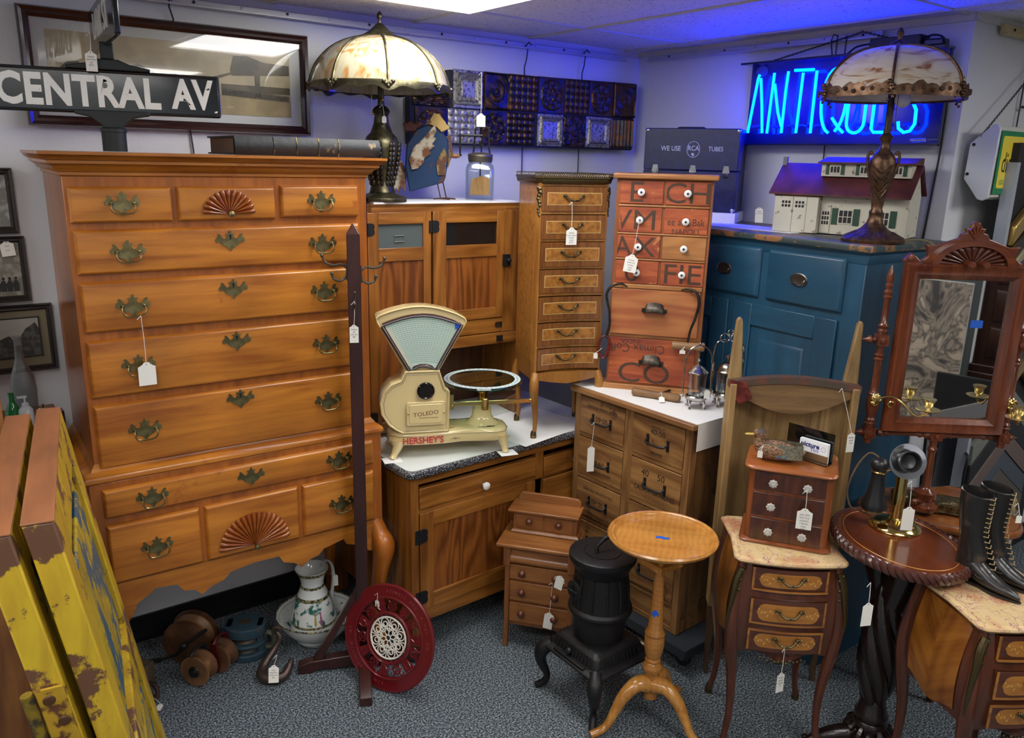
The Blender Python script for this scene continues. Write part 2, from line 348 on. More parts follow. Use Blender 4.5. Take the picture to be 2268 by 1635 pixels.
def drawer(par, x0, x1, z0, z1, y, m, fn=None, name='drawer'):
    return raised(MB(), x0, x1, z0, z1, y).go(name, m, par, .0015)
rows = [((.01, .285), 1.692, 1.794, (.148, 1.747), 0), ((.301, .6), 1.692, 1.795, None, 1), ((.618, .888), 1.696, 1.799, (.753, 1.748), 0)]
def knobs(): return MB().lathe([(.005, 0), (.004, .008), (.010, .014), (.009, .02), (.001, .023)], 12, ax='y').go('knob', brass)
for (a, b), z0, z1, hp, fan_ in rows:
    d = drawer(H, a, b, z0, z1, -.006, maple)
    if hp: inst('pull', pull, d, (hp[0], -.019, hp[1]))
    else: fan(.45, 1.712, .081, -.019, 13, .92).go('carved_fan', fanm, d); inst('bknob', knobs, d, (.451, -.026, 1.713))
for z0, z1, hz, ez in ((1.544, 1.672, 1.607, 1.629), (1.372, 1.522, 1.446, 1.476), (1.172, 1.347, 1.262, 1.305), (.947, 1.148, 1.056, 1.11)):
    d = drawer(H, .013, .888, z0, z1, -.006, maple)
    for hx in (.15, .752): inst('pull', pull, d, (hx, -.019, hz))
    inst('escut', escut, d, (.448, -.019, ez)); inst('keyh', keyhole, d, (.448, -.019, ez))
d = drawer(H, .009, .91, .793, .886, yl-.006, maple)
for hx in (.148, .773): inst('pull', pull, d, (hx, yl-.019, .839))
inst('escut', escut, d, (.459, yl-.019, .842))
for a, b, hp in ((.01, .286, (.148, .668)), (.302, .62, None), (.636, .91, (.778, .668))):
    d = drawer(H, a, b, .57, .767, yl-.006, maple)
    if hp: inst('pull', pull, d, (hp[0], yl-.019, hp[1]))
    else: fan(.458, .592, .122, yl-.019, 19, 1).go('carved_fan', fanm, d); inst('bknob', knobs, d, (.459, yl-.027, .592))
# ================================================================ hoosier cabinet
oak = wood('golden_oak', (.37, .142, .024), (.17, .054, .007), 'x', 1.3, .33, .35, 16, cath=.2, bump=.15)
oakz = wood('golden_oak_upright', (.35, .132, .022), (.16, .05, .007), 'z', 1.3, .33, .35, 16, cath=.2, bump=.15)
oakp = wood('oak_cathedral_panel', (.30, .095, .017), (.14, .038, .007), 'z', 2.0, .33, .3, 10, cath=.32, bump=.1)
oakd = wood('dark_oak_side', (.10, .035, .01), (.045, .015, .006), 'z', 1.3, .4, .2, 12)
def knobw(): 
    return MB().lathe([(.007, 0), (.006, .007), (.010, .010), (.016, .015), (.016, .021), (.011, .025), (.001, .026)], 18, ax='y').go('knob', white)
def hinge():
    b = MB().box(-.02, -.003, -.003, 0, -.028, .028).box(.003, .018, -.003, 0, -.028, .028).prism([(.018, -.028), (.03, -.024), (.034, -.012), (.03, 0), (.034, .012), (.03, .024), (.018, .028)], -.003, 0).tube([(0, -.004, -.029), (0, -.004, .029)], .004, 8)
    return b.go('hinge', iron)
HO = thing('oak_kitchen_cabinet', 'oak kitchen cabinet base with white knobs and black iron hinges under the enamel worktop', 'cabinet', (1.375, 2.42, 0), 2)
DB = .66; WB = 1.0
b = MB().box(0, .033, 0, .03, .13, .75).box(WB-.033, WB, 0, .03, .13, .75).box(.608, .648, 0, .03, .6, .72)
b.box(0, .02, .03, DB, .13, .75).box(WB-.02, WB, .03, DB, .13, .75).box(0, WB, DB-.012, DB, .13, .75); b.go('frame', oakz, HO, .0015)
MB().box(.033, WB-.033, .002, .03, .715, .75).box(.033, WB-.033, .002, .03, .135, .19).box(.033, WB-.033, .004, .03, .596, .615).box(.02, WB-.02, .03, DB-.012, .13, .15).go('rail', oak, HO, .0015)
for lx_ in (.0, WB-.045):
    for ly in (.0, DB-.045): MB().box(lx_, lx_+.045, ly, ly+.045, 0, .135).go('leg', oakz, HO)
d = MB().box(.036, .605, -.004, .02, .616, .70).go('drawer', oak, HO, .003); inst('wk', knobw, d, (.334, -.004, .645))
d = MB().box(.652, WB-.04, -.004, .02, .605, .69).go('drawer', oak, HO, .003); inst('wk', knobw, d, (.824, -.004, .642))
d = MB().box(.652, WB-.04, -.004, .02, .42, .59).go('drawer', oak, HO, .003)
d = MB().box(.652, WB-.04, -.004, .02, .20, .41).go('drawer', oak, HO, .003)
dr = MB().box(.095, .547, .004, .012, .25, .54).go('door', oakp, HO)
MB().box(.037, .097, -.004, .018, .192, .596).box(.545, .605, -.004, .018, .192, .596).go('stile', oakz, dr, .0015)
MB().box(.097, .545, -.004, .018, .538, .596).box(.097, .545, -.004, .018, .192, .252).go('rail', oak, dr, .0015)
for z in (.505, .245): inst('hinge', hinge, dr, (.035, -.004, z))
def enamel_edge():
    return mat('speckled_black_enamel', (.01, .01, .012), .25, col2=(.35, .36, .38), vs=260, thr=(.38, .5))
WT = thing('enamel_worktop', 'white enamel worktop with black speckled rim on the oak cabinet base', 'worktop', (1.375, 2.42, 0), 2)
def rr(x0, x1, y0, y1, r, n=5):
    o = []
    for cx_, cy_, a0 in ((x1-r, y1-r, 0), (x0+r, y1-r, 90), (x0+r, y0+r, 180), (x1-r, y0+r, 270)):
        for k in range(n+1): a = R(a0+90*k/n); o.append((cx_+r*cos(a), cy_+r*sin(a)))
    return o
enam = mat('white_enamel', (.72, .76, .72), .22, var=.05, vs=3)
def ringz(p, z): return [(a, b, z) for a, b in p]
MB().loft([ringz(rr(-.03+i, 1.03-i, -.03+i, .68-i, .035), z) for i, z in ((.006, .752), (0, .757), (-.001, .765), (0, .774), (.006, .779), (.012, .7795))], True).go('rim', enamel_edge(), WT)
MB().prism(rr(-.014, 1.014, -.014, .665, .03), .7765, .782, 'xy').go('enamel_sheet', enam, WT)
U = thing('oak_hutch_cupboard', 'oak upper cabinet with small glass windows and black hinges on the enamel worktop', 'cabinet', (1.41, 2.8, 0), -3)
zt, zb = 1.72, .785
DU = .31; WU = .72
MB().box(0, .02, 0, DU, zb, zt).box(WU-.02, WU, 0, DU, zb, zt).box(.0, .02, 0, DU, zb, zt).box(.62, WU, -.004, .02, 1.168, 1.69).box(.628, .72, 0, .02, 1.17, 1.7).box(.245, .275, .0, .02, 1.178, 1.69).go('frame', oakz, U, .0015)
MB().box(.0, WU, -.0, .02, 1.688, zt).box(.25, WU, 0, .02, 1.17, 1.232).box(.25, WU, -.006, .016, 1.12, 1.166).box(0, WU, 0, DU, zt-.015, zt).box(.25, WU, .02, DU, 1.18, 1.2).go('rail', oak, U, .0015)
MB().box(.02, WU-.02, DU-.015, DU-.002, zb, zt-.015).go('back_panel', oakd, U)
def updoor(x0, x1, gx0, gx1, z0, px0, px1):
    dr = MB().box(gx0-.002, gx1+.002, .004, .012, z0+.04, 1.502).go('door', oakp, U)
    MB().box(x0, gx0, -.004, .018, z0, 1.688).box(gx1, x1, -.004, .018, z0, 1.688).go('stile', oakz, dr, .0015)
    MB().box(gx0, gx1, -.004, .018, 1.643, 1.688).box(gx0, gx1, -.004, .018, 1.50, 1.551).box(gx0, gx1, -.004, .018, z0, z0+.045).go('rail', oak, dr, .0015)
    return dr
d1 = updoor(.0, .245, .045, .238-.0, .80, 0, 0); d2 = updoor(.282, .628, .342, .586, 1.235, 0, 0)
MB().box(.045, .238, .006, .009, 1.55, 1.645).go('glass_pane', mat('ribbed_grey_glass', (.09, .11, .11), .2, bump=.2, bs=150), d1)
MB().tube([(.115, .003, 1.575), (.155, .003, 1.575), (.155, .003, 1.598), (.115, .003, 1.598)], .002, 6, loop=True).go('finger_frame', mat('dull_grey', (.2, .21, .2), .5), d1)
MB().box(.342, .586, .006, .009, 1.55, 1.645).go('glass_pane', mat('dark_window_glass', (.01, .008, .008), .05), d2)
for dd, x, z in ((d1, .0, 1.625), (d1, .0, .87), (d2, .28, 1.63)): inst('hinge', hinge, dd, (x, -.004, z), sc=.85)
MB().box(.615, .65, -.012, 0, 1.455, 1.505).lathe([(.01, 0), (.01, .01), (.004, .014)], 12, .64, -.012, 1.48, ax='y').go('latch', iron, U)
MB().prism(rr(.585, .63, 1.19, 1.214, .009), -.003, 0).go('maker_badge', bronze, U)
MB().box(.59, .62, -.012, -.006, 1.13, 1.155).go('latch', iron, U)
tag(MB().box(.03, .7, .002, DU-.01, zt, zt+.006).go('paper_sheet', mat('white_board', (.8, .8, .8), .6)), 'white paper sheet covering the oak upper cabinet, under the domed lamp', 'paper'); o = bpy.data.objects['paper_sheet']; o.location = (1.41, 2.8, 0); o.rotation_euler = (0, 0, R(-3))
# ================================================================ seven drawer chest
walnut = wood('crossband_walnut', (.26, .10, .022), (.14, .042, .008), 'z', 2.2, .3, .35, 14, bump=.05)
burl = mat('burl_veneer', (.40, .17, .03), .3, coat=.4, col2=(.22, .075, .013), vs=55, thr=(.3, .62))
ster = wood('satin_walnut', (.40, .175, .035), (.26, .095, .016), 'z', 1.5, .3, .35, 12, bump=.05)
dkline = mat('dark_inlay_line', (.035, .015, .006), .5)
inl = mat('light_inlay', (.6, .42, .16), .4)
SM = thing('seven_drawer_chest', 'narrow French walnut seven drawer chest with brass gallery standing on the enamel worktop', 'chest of drawers', (1.965, 2.45, 0), -20)
SW, SD, SZ, ST = .285, .25, 1.06, 1.815
c = .025
def oct_(x0, x1, y0, y1, c): return [(x0+c, y0), (x1-c, y0), (x1, y0+c), (x1, y1), (x0, y1), (x0, y0+c)]
MB().loft([ringz(oct_(-.004, SW+.004, .034, SD, .002), z) for z in (SZ-.03, ST)], False).go('case', ster, SM)
for xa, xb, ca_ in ((-.004, .008, 1), (.278, SW+.004, -1)):
    MB().prism([(xa, .036), (xb, .036), (xb, .0), (xa+.006, 0), (xa, .012)] if ca_ > 0 else [(xa, .036), (xb, .036), (xb, .012), (xb-.006, 0), (xa, 0)], SZ-.02, ST, 'xy').go('corner_stile', ster, SM)
for zr_ in (1.802, 1.6955, 1.590, 1.4825, 1.375, 1.268, 1.162):
    MB().slab(lambda u, v: (lerp(.008, .278, u), .0+.021*(1.85-zr_)/.75*(1-(2*u-1)**2), lerp(zr_, zr_+.013, v)), 12, 1, .03-.021*(1.85-zr_)/.75).go('rail', ster, SM)
MB().box(-.0055, -.004, .04, SD-.02, 1.1, 1.78).go('side_panel', burl, SM)
brd = mat('antique_gilt_bronze', (.14, .105, .05), .38, .95, bump=.3, bs=120)
MB().loft([ringz(oct_(-.004-o, SW+.004+o, -o, SD+o*.3, c), z) for o, z in ((0, ST-.006), (.008, ST-.003), (.012, ST+.004), (.012, ST+.012), (.016, ST+.016), (.016, ST+.022), (0, ST+.022))], False).go('top_moulding', brd, SM)
g = MB(); gp = oct_(-.018, SW+.018, -.014, SD, c)
for i in range(5):
    a, b_ = V(gp[(i+5) % 6]), V(gp[(i) % 6]) 
    L_ = (b_-a).length; n = max(2, int(L_/.009))
    for k in range(n+1):
        q = a.lerp(b_, k/n); q2 = a.lerp(b_, min(1, (k+1)/n))
        g.tube([(q.x, q.y, ST+.022), (q2.x, q2.y, ST+.034)], .0009, 4, cap=False); g.tube([(q2.x, q2.y, ST+.022), (q.x, q.y, ST+.034)], .0009, 4, cap=False)
    for z in (ST+.034, ST+.022): g.tube([(a.x, a.y, z), (b_.x, b_.y, z)], .0016, 6)
g.go('gallery', brd, SM)
def bail2():
    b = MB().tube(sp([(-.034, -.004, .014), (-.028, -.008, .004), (-.014, -.014, -.006), (0, -.015, -.005), (.014, -.014, -.006), (.028, -.008, .004), (.034, -.004, .014)], 4), [.0035]*25, 7)
    for s in (-1, 1):
        for dx, dz, r in ((.034, .012, .006), (.04, .015, .0045), (.028, .005, .005), (.044, .009, .003)): b.sph((s*dx, -.004, dz), r, 8, 6)
    b.sph((0, -.015, -.005), .005, 8, 6); return b.go('handle', brd)
tops = [1.80, 1.692, 1.587, 1.479, 1.37, 1.263, 1.158]; bots = [1.708, 1.60, 1.492, 1.387, 1.278, 1.173, 1.07]
for i, (z1, z0) in enumerate(zip(tops, bots)):
    dep = .001+.0035*i    # the lower drawers bow inwards
    def fr(x0, x1, z0, z1, off, th=.012):
        return lambda u, v: (lerp(x0, x1, u), -.004-off+dep*(1-(2*(lerp(x0, x1, u)-.01)/.27-1)**2), lerp(z0, z1, v))
    d = MB().slab(fr(.009, .277, z0, z1, 0), 12, 1, .012).go('drawer', walnut, SM)
    MB().slab(fr(.03, .256, z0+.022, z1-.022, .0012), 12, 1, .003).go('inlay_line', inl, d)
    MB().slab(fr(.0325, .2535, z0+.0245, z1-.0245, .0018), 12, 1, .003).go('burl_panel', burl, d)
    inst('bail2', bail2, d, (.136, -.008+dep, z0+.046))
sk = [(-.004, 1.06), (-.004, 1.03), (.02, 1.03), (.06, 1.022), (.14, 1.012), (.22, 1.022), (.262, 1.03), (.289, 1.03), (.289, 1.06)]
MB().prism(sk, -.002, .016).prism([(.0, 1.06), (0, 1.03), (.06, 1.025), (.2, 1.025), (.25, 1.03), (.25, 1.06)], -.003, .012, 'yz').go('skirt', ster, SM)
for lx_, ly, sx, sy in ((.008, .008, -1, -1), (SW-.008, .008, 1, -1), (.008, SD-.012, -1, 1), (SW-.008, SD-.012, 1, 1)):
    p, r = spr([(lx_, ly, 1.06), (lx_+sx*.008, ly+sy*.01, 1.01), (lx_+sx*.006, ly+sy*.008, .96), (lx_-sx*.004, ly, .88), (lx_-sx*.004, ly, .82), (lx_+sx*.004, ly+sy*.006, .788)], [.016, .02, .017, .011, .009, .011], 5)
    lg = MB().tube(p, r, 10).go('leg', ster, SM)
    MB().lathe([(.013, .784), (.013, .80), (.010, .812)], 10, lx_+sx*.002, ly+sy*.003).go('foot_mount', brd, lg)
def mount(n=9, s=1.):
    b = MB()
    for k in range(n):
        t = k/(n-1); b.sph((.004*sin(k*1.7), -.003, -.1*t*s), (.011-.006*t)*s, 8, 6, sy=.5); b.sph((-.006*cos(k*2.1)*(1-t), -.003, -.1*t*s+.005), (.006-.002*t)*s, 7, 5, sy=.6)
    return b.go('corner_mount', brd)
inst('cmount', mount, SM, (.0, .006, 1.79), (0, 0, -45)); inst('cmount', mount, SM, (SW, .006, 1.79), (0, 0, 45))
# ================================================================ crate drawer tower
crate = wood('weathered_red_crate', (.50, .12, .035), (.24, .035, .014), 'x', 1.8, .55, .1, 9, wear=(.5, .21, .07), wth=.60, ws=9)
pine = wood('worn_pine', (.46, .20, .06), (.3, .11, .03), 'x', 1.4, .45, .2, 12, cath=.2)
pinez = wood('worn_pine_upright', (.36, .12, .035), (.24, .07, .02), 'z', 1.4, .45, .2, 12)
sten = mat('faded_black_stencil', (.07, .035, .02), .75)
TW = thing('crate_drawer_tower', 'tall narrow tower of ten red stencilled crate-wood drawers on the prune cabinet', 'chest of drawers', (2.245, 2.335, 0), -51)
TD = .16; tz0 = .985
MB().box(.008, .378, .0, TD, 1.012, 1.835).go('case', pinez, TW, .003)
MB().box(-.004, .386, -.012, TD+.01, tz0, 1.013).go('plinth', pine, TW, .003)
MB().box(-.004, .395, -.022, TD+.012, 1.835, 1.857).go('top_board', pine, TW, .006)
MB().box(.02, .37, -.008, 0, 1.73, 1.738).box(.02, .37, -.008, 0, 1.622, 1.63).box(.018, .368, -.008, 0, 1.522, 1.53).box(.016, .366, -.012, 0, 1.41, 1.428).box(.012, .362, -.003, 0, 1.21, 1.222).go('divider', pine, TW, .003)
def knobw2(): return MB().lathe([(.006, 0), (.005, .007), (.014, .010), (.014, .016), (.008, .02), (.001, .02)], 18, ax='y').go('knob', white)
def screw(): return MB().lathe([(.0045, 0), (.0045, .0015), (.001, .002)], 10, 0, -.0195, 0, ax='y').go('screw', iron)
zs = [(1.742, 1.83), (1.632, 1.728), (1.532, 1.62), (1.43, 1.52)]
txt = [('E', 'CH'), ('VM', 'ee and Bak'), ('AX', None), ('0', 'FIE')]
for i, (z0, z1) in enumerate(zs):
    for s, (x0, x1) in enumerate(((.024, .19), (.2, .366))):
        d = MB().box(x0, x1, -.006, .01, z0, z1).go('drawer', pine if (i, s) == (2, 1) else crate, TW, .0015)
        t = txt[i][s]
        if t:
            big = len(t) < 4; tb_ = MB()
            tb_.text(t, .11 if big else .04, (x0+x1)/2+(-.02 if s == 0 else 0), (z0+z1)/2-.004, -.0062, .0003, sx=1.15 if big else .8)
            if (i, s) == (1, 1): tb_.text('NAPOLI', .03, (x0+x1)/2, z0+.008, -.0062, .0003)
            # keep the stencil within the drawer front
            bx = []
            for k, p in enumerate(tb_.v): tb_.v[k] = (min(max(p[0], x0+.002), x1-.002), p[1], min(max(p[2], z0+.002), z1-.002))
            tb_.go('stencil_lettering', sten, d)
        kb = inst('wk2', knobw2, d, (x0+.083, -.006, (z0+z1)/2)); inst('scr', screw, d, (x0+.083, -.006, (z0+z1)/2))
def binpull():
    b = MB(); b.grid(lambda u, v: (.042*cos(pi*u)*(.8+.2*sin(pi*v*.5)), -.022*sin(pi*v*.5)*sin(pi*u)**.4-.001, .017-.034*v+.012*sin(pi*u)), 16, 6)
    b.box(-.05, .05, -.002, 0, -.012, .004); return b.go('cup_pull', mat('tarnished_iron', (.09, .075, .06), .4, .8, var=.4, vs=40))
d = MB().box(.014, .36, -.012, .01, 1.224, 1.408).go('drawer', wood('plain_pine_front', (.50, .19, .06), (.36, .10, .035), 'x', 1.2, .5, .15, 10, cath=.25, wear=(.42, .11, .05), wth=.6), TW, .002)
inst('bin', binpull, d, (.187, -.012, 1.33))
d = MB().box(.014, .358, -.006, .01, 1.022, 1.206).go('drawer', crate, TW, .002)
tb_ = MB().text('Climax Coff', .05, .13, 1.168, -.0062, .0003, sx=.9, rot=180).text('INDIA', .03, .1, 1.195, -.0062, .0003, sx=1, rot=180).text('CO', .12, .16, 1.06, -.0062, .0003, sx=1.2)
for k, p in enumerate(tb_.v): tb_.v[k] = (min(max(p[0], .016), .356), p[1], min(max(p[2], 1.024), 1.204))
tb_.go('stencil_lettering', sten, d)
inst('bin', binpull, d, (.187, -.006, 1.115))
# ================================================================ prune crate cabinet
prune = wood('old_crate_pine', (.33, .165, .052), (.14, .055, .016), 'x', 1.4, .55, .12, 10, cath=.25, wear=(.12, .05, .02), wth=.58)
prunez = wood('old_crate_pine_upright', (.30, .145, .045), (.12, .048, .014), 'z', 1.4, .55, .12, 10, cath=.2, wear=(.1, .045, .018), wth=.58)
PC = thing('prune_crate_cabinet', 'brown pine cabinet of eight stencilled prune crate drawers standing on a dolly', 'cabinet', (2.17, 2.42, 0), -88)
PW, PD = .615, .405; pz = .12
MB().box(0, .03, 0, .03, pz, .975).box(PW-.03, PW, 0, .03, pz, .975).box(.285, .33, 0, .02, pz, .975).box(0, .02, .03, PD, pz, .975).box(PW-.02, PW, .03, PD, pz, .975).go('frame', prunez, PC, .002)
MB().box(0, PW, PD-.012, PD, pz, .975).go('back_panel', prunez, PC)
rl = MB()
PCb = 0
for z in (.955, .78, .594, .41, .225, pz): rl.box(.03, PW-.03, .001, .02, z, z+.022)
rl.box(.03, PW-.03, .004, .02, .14, .228).box(.02, PW-.02, .03, PD-.012, pz, pz+.02); rl.go('rail', prune, PC, .0015)
MB().box(-.018, PW+.018, -.02, PD+.01, .965, .988).go('top_board', wood('top_board_wood', (.30, .14, .045), (.17, .07, .022), 'x', 1.4, .5, .15, 12), PC, .005)
def ipull():
    b = MB()
    for s in (-1, 1): b.box(s*.05-.006, s*.05+.006, -.003, 0, -.022, .022)
    b.tube(sp([(-.05, -.004, .004), (-.046, -.018, -.002), (-.03, -.024, -.006), (.03, -.024, -.006), (.046, -.018, -.002), (.05, -.004, .004)], 4), .0045, 8); return b.go('handle', iron)
zr = [(.798, .953), (.614, .776), (.43, .59), (.247, .406)]; k_ = 0
for i, (z0, z1) in enumerate(zr):
    for s, (x0, x1) in enumerate(((.033, .283), (.332, .583))):
        d = MB().box(x0, x1, -.002, .016, z0, z1).go('drawer', prune, PC, .002)
        xc = (x0+x1)/2; zc = (z0+z1)/2; t = MB()
        if (i, s) == (1, 1): t.text('40    50', .038, xc-.01, zc+.035, -.0022, .0003).text('CALIFORNIA PRUNES', .03, xc, zc-.035, -.0022, .0003, sx=.72)
        elif (i, s) == (0, 1): t.text('40-50', .032, xc, zc+.03, -.0022, .0003).text('PACKED AT', .012, xc, zc+.05, -.0022, .0003).text('PRUNES', .016, xc, zc-.055, -.0022, .0003)
        elif i == 1: t.text('50-60', .03, xc-.01, zc-.012, -.0022, .0003).text('CALIFORNIA PRUNES', .014, xc, zc-.05, -.0022, .0003)
        elif i == 3: pass
        else: t.text('CALIFORNIA PRUNES', .018, xc, zc+.045, -.0022, .0003, rot=180).text('30-40' if i == 2 else '50-60', .03, xc, zc, -.0022, .0003, rot=180)
        if t.v: t.go('stencil_lettering', mat('black_stencil', (.012, .009, .007), .7), d)
        inst('ipull', ipull, d, (xc+.002, -.002, zc-.006))
o = MB().box(-.015, PW+.019, .0, PD+.005, .9885, .991).box(PW+.0195, PW+.021, .005, PD+.005, .885, .991).go('paper_runner', mat('white_paper', (.78, .78, .76), .7))
o.location = (2.17, 2.42, 0); o.rotation_euler = (0, 0, R(-88)); tag(o, 'white paper runner covering the prune cabinet and hanging over its side', 'paper')
o = thing('wheeled_dolly', 'dark grey carpeted dolly on black casters under the prune cabinet', 'dolly', (2.17, 2.42, 0), -88)
MB().box(-.02, PW+.09, -.05, PD+.01, .075, .118).go('deck', mat('dark_carpet', (.016, .02, .028), .95, bump=.6, bs=200), o, .004)
for x in (.05, PW+.03):
    for y in (.02, PD-.04):
        cs = MB().lathe([(.03, -.012), (.034, -.008), (.034, .008), (.03, .012)], 20, x, y, .034, ax='y').go('caster', rubber, o)
        MB().prism([(x-.022, .075), (x+.022, .075), (x+.01, .03), (x-.008, .03)], y-.016, y-.0135).prism([(x-.022, .075), (x+.022, .075), (x+.01, .03), (x-.008, .03)], y+.0135, y+.016).go('bracket', mat('zinc', (.5, .5, .5), .35, .8), cs)
tag(MB().box(-.25, .22, -.02, .12, 0, .035).go('white_board', mat('cream_board', (.55, .47, .33), .6), None, .002, loc=(2.04, 2.1, .004), rot=(0, 0, -88)), 'cream board lying on the floor behind the black stove', 'board')
# ================================================================ blue cupboard
blue = wood('worn_blue_paint', (.016, .085, .155), (.012, .06, .115), 'x', .8, .42, .15, 10, wear=(.10, .045, .02), wth=.72, ws=7, bump=.3)
bluez = wood('worn_blue_paint_upright', (.014, .078, .145), (.011, .055, .105), 'z', .8, .42, .15, 10, wear=(.10, .045, .02), wth=.73, ws=7, bump=.3)
BC = thing('blue_cupboard', 'large worn blue painted cupboard with two drawers above panelled doors', 'cupboard', (2.683, 2.668, 0), -93)
BW, BD_, BT = 1.2, .44, 1.645
MB().box(0, BW, 0, BD_, .0, 1.62).go('case', bluez, BC, .004)
MB().mould([(0, 1.575), (.004, 1.58), (.012, 1.6), (.014, 1.61), (.024, 1.615), (.026, 1.62)], 0, BW, 0, BD_).go('cornice', blue, BC)
MB().mould([(.02, 1.62), (.034, 1.622), (.038, 1.633), (.034, 1.644), (.0, 1.645)], 0, BW, 0, BD_).go('top_board', wood('rubbed_blue_top', (.05, .07, .07), (.02, .05, .06), 'x', .8, .45, .1, 12, wear=(.28, .13, .05), wth=.52, ws=9), BC)
def oval():
    b = MB().lathe([(.03, 0), (.03, .002), (.026, .004), (.022, .002), (.001, .003)], 24, 0, 0, 0, ax='y', sx=1.3, sy=1)
    v = b.v; b.v = [(x, y, z*.82) for x, y, z in v]
    b.tube(sp([(-.03, -.006, .002), (-.026, -.012, -.008), (0, -.014, -.014), (.026, -.012, -.008), (.03, -.006, .002)], 4), .0028, 7); return b.go('handle', mat('pewter_pull', (.12, .11, .10), .35, .9))
for x0, x1, hx in ((BW-.404, BW-.073, BW-.252), (BW-.76, BW-.44, BW-.61), (BW-1.13, BW-.8, BW-.96)):
    d = raised(MB(), x0, x1, 1.397, 1.592, -.004, .014, .012).go('drawer', blue, BC, .003); inst('ovalp', oval, d, (hx, -.018, 1.493))
for x0, x1 in ((BW-.55, BW-.08), (BW-1.05, BW-.58)):
    dr = raised(MB(), x0+.085, x1-.085, .285, 1.29, -.001, .004, .035).go('door', bluez, BC)
    MB().box(x0, x0+.09, -.012, .004, .2, 1.37).box(x1-.09, x1, -.012, .004, .2, 1.37).go('stile', bluez, dr, .003)
    MB().box(x0+.09, x1-.09, -.012, .004, 1.285, 1.37).box(x0+.09, x1-.09, -.012, .004, .2, .29).go('rail', blue, dr, .003)
    raised(MB(), x0+.125, x1-.125, .33, 1.24, -.003, .007, .016).go('panel', bluez, dr)
    MB().box(x1-.002, x1+.02, -.018, -.012, 1.02, 1.08).tube([(x1+.004, -.016, 1.015), (x1+.004, -.016, 1.085)], .005, 8).go('hinge', mat('rusty_hinge', (.08, .035, .02), .7, .5), dr)
# ================================================================ bombe nightstands
kw = wood('kingwood', (.115, .033, .014), (.055, .016, .008), 'x', 1.6, .28, .45, 10, fig=0, bump=.03)
kwz = wood('kingwood_upright', (.13, .036, .015), (.06, .017, .008), 'z', 1.6, .28, .45, 10, bump=.03)
tul = wood('tulipwood_veneer', (.42, .17, .03), (.24, .08, .016), 'x', 1.8, .28, .45, 10, cath=.2, bump=.03)
tulz = wood('tulipwood_side_veneer', (.36, .13, .02), (.2, .06, .01), 'z', 1., .28, .45, 9, cath=.3, bump=.03)
tulA = wood('tulipwood_chevron_far', (.40, .15, .022), (.2, .058, .009), 'z', 1.2, .28, .45, 9, cath=.15, bump=.03, tilt=50)
tulB = wood('tulipwood_chevron_near', (.36, .13, .02), (.18, .052, .009), 'z', 1.2, .28, .45, 9, cath=.15, bump=.03, tilt=-50)
sat = wood('satinwood_inlay', (.48, .2, .035), (.34, .13, .022), 'x', 1.6, .3, .4, 10, bump=.03)
leafm = mat('pale_marquetry', (.66, .40, .1), .35)
def marble():
    m, nt, b = newmat('veined_cream_marble'); N = nt.nodes.new; L = nt.links.new
    tc = N('ShaderNodeTexCoord'); n = N('ShaderNodeTexNoise'); n.inputs['Scale'].default_value = 22; n.inputs['Detail'].default_value = 10; n.inputs['Distortion'].default_value = 1.6
    L(tc.outputs['Object'], n.inputs['Vector']); cr = N('ShaderNodeValToRGB'); L(n.outputs['Fac'], cr.inputs[0])
    e = cr.color_ramp.elements; e[0].position = .455; e[0].color = (.66, .48, .23, 1); e[1].position = .545; e[1].color = (.68, .50, .26, 1)
    x = e.new(.485); x.color = (.62, .42, .28, 1); x = e.new(.5); x.color = (.30, .10, .08, 1); x = e.new(.515); x.color = (.66, .46, .32, 1)
    n2 = N('ShaderNodeTexNoise'); n2.inputs['Scale'].default_value = 7; L(tc.outputs['Object'], n2.inputs['Vector'])
    c2 = N('ShaderNodeValToRGB'); c2.color_ramp.elements[0].position = .5; c2.color_ramp.elements[0].color = (1, 1, 1, 1); c2.color_ramp.elements[1].position = .68; c2.color_ramp.elements[1].color = (.75, .42, .42, 1); L(n2.outputs['Fac'], c2.inputs[0])
    mm = N('ShaderNodeMix'); mm.data_type = 'RGBA'; mm.blend_type = 'MULTIPLY'; mm.inputs[0].default_value = 1; L(cr.outputs[0], mm.inputs[6]); L(c2.outputs[0], mm.inputs[7])
    L(mm.outputs[2], b.inputs['Base Color']); b.inputs['Roughness'].default_value = .15; b.inputs['Coat Weight'].default_value = .3; return m
marb = marble()
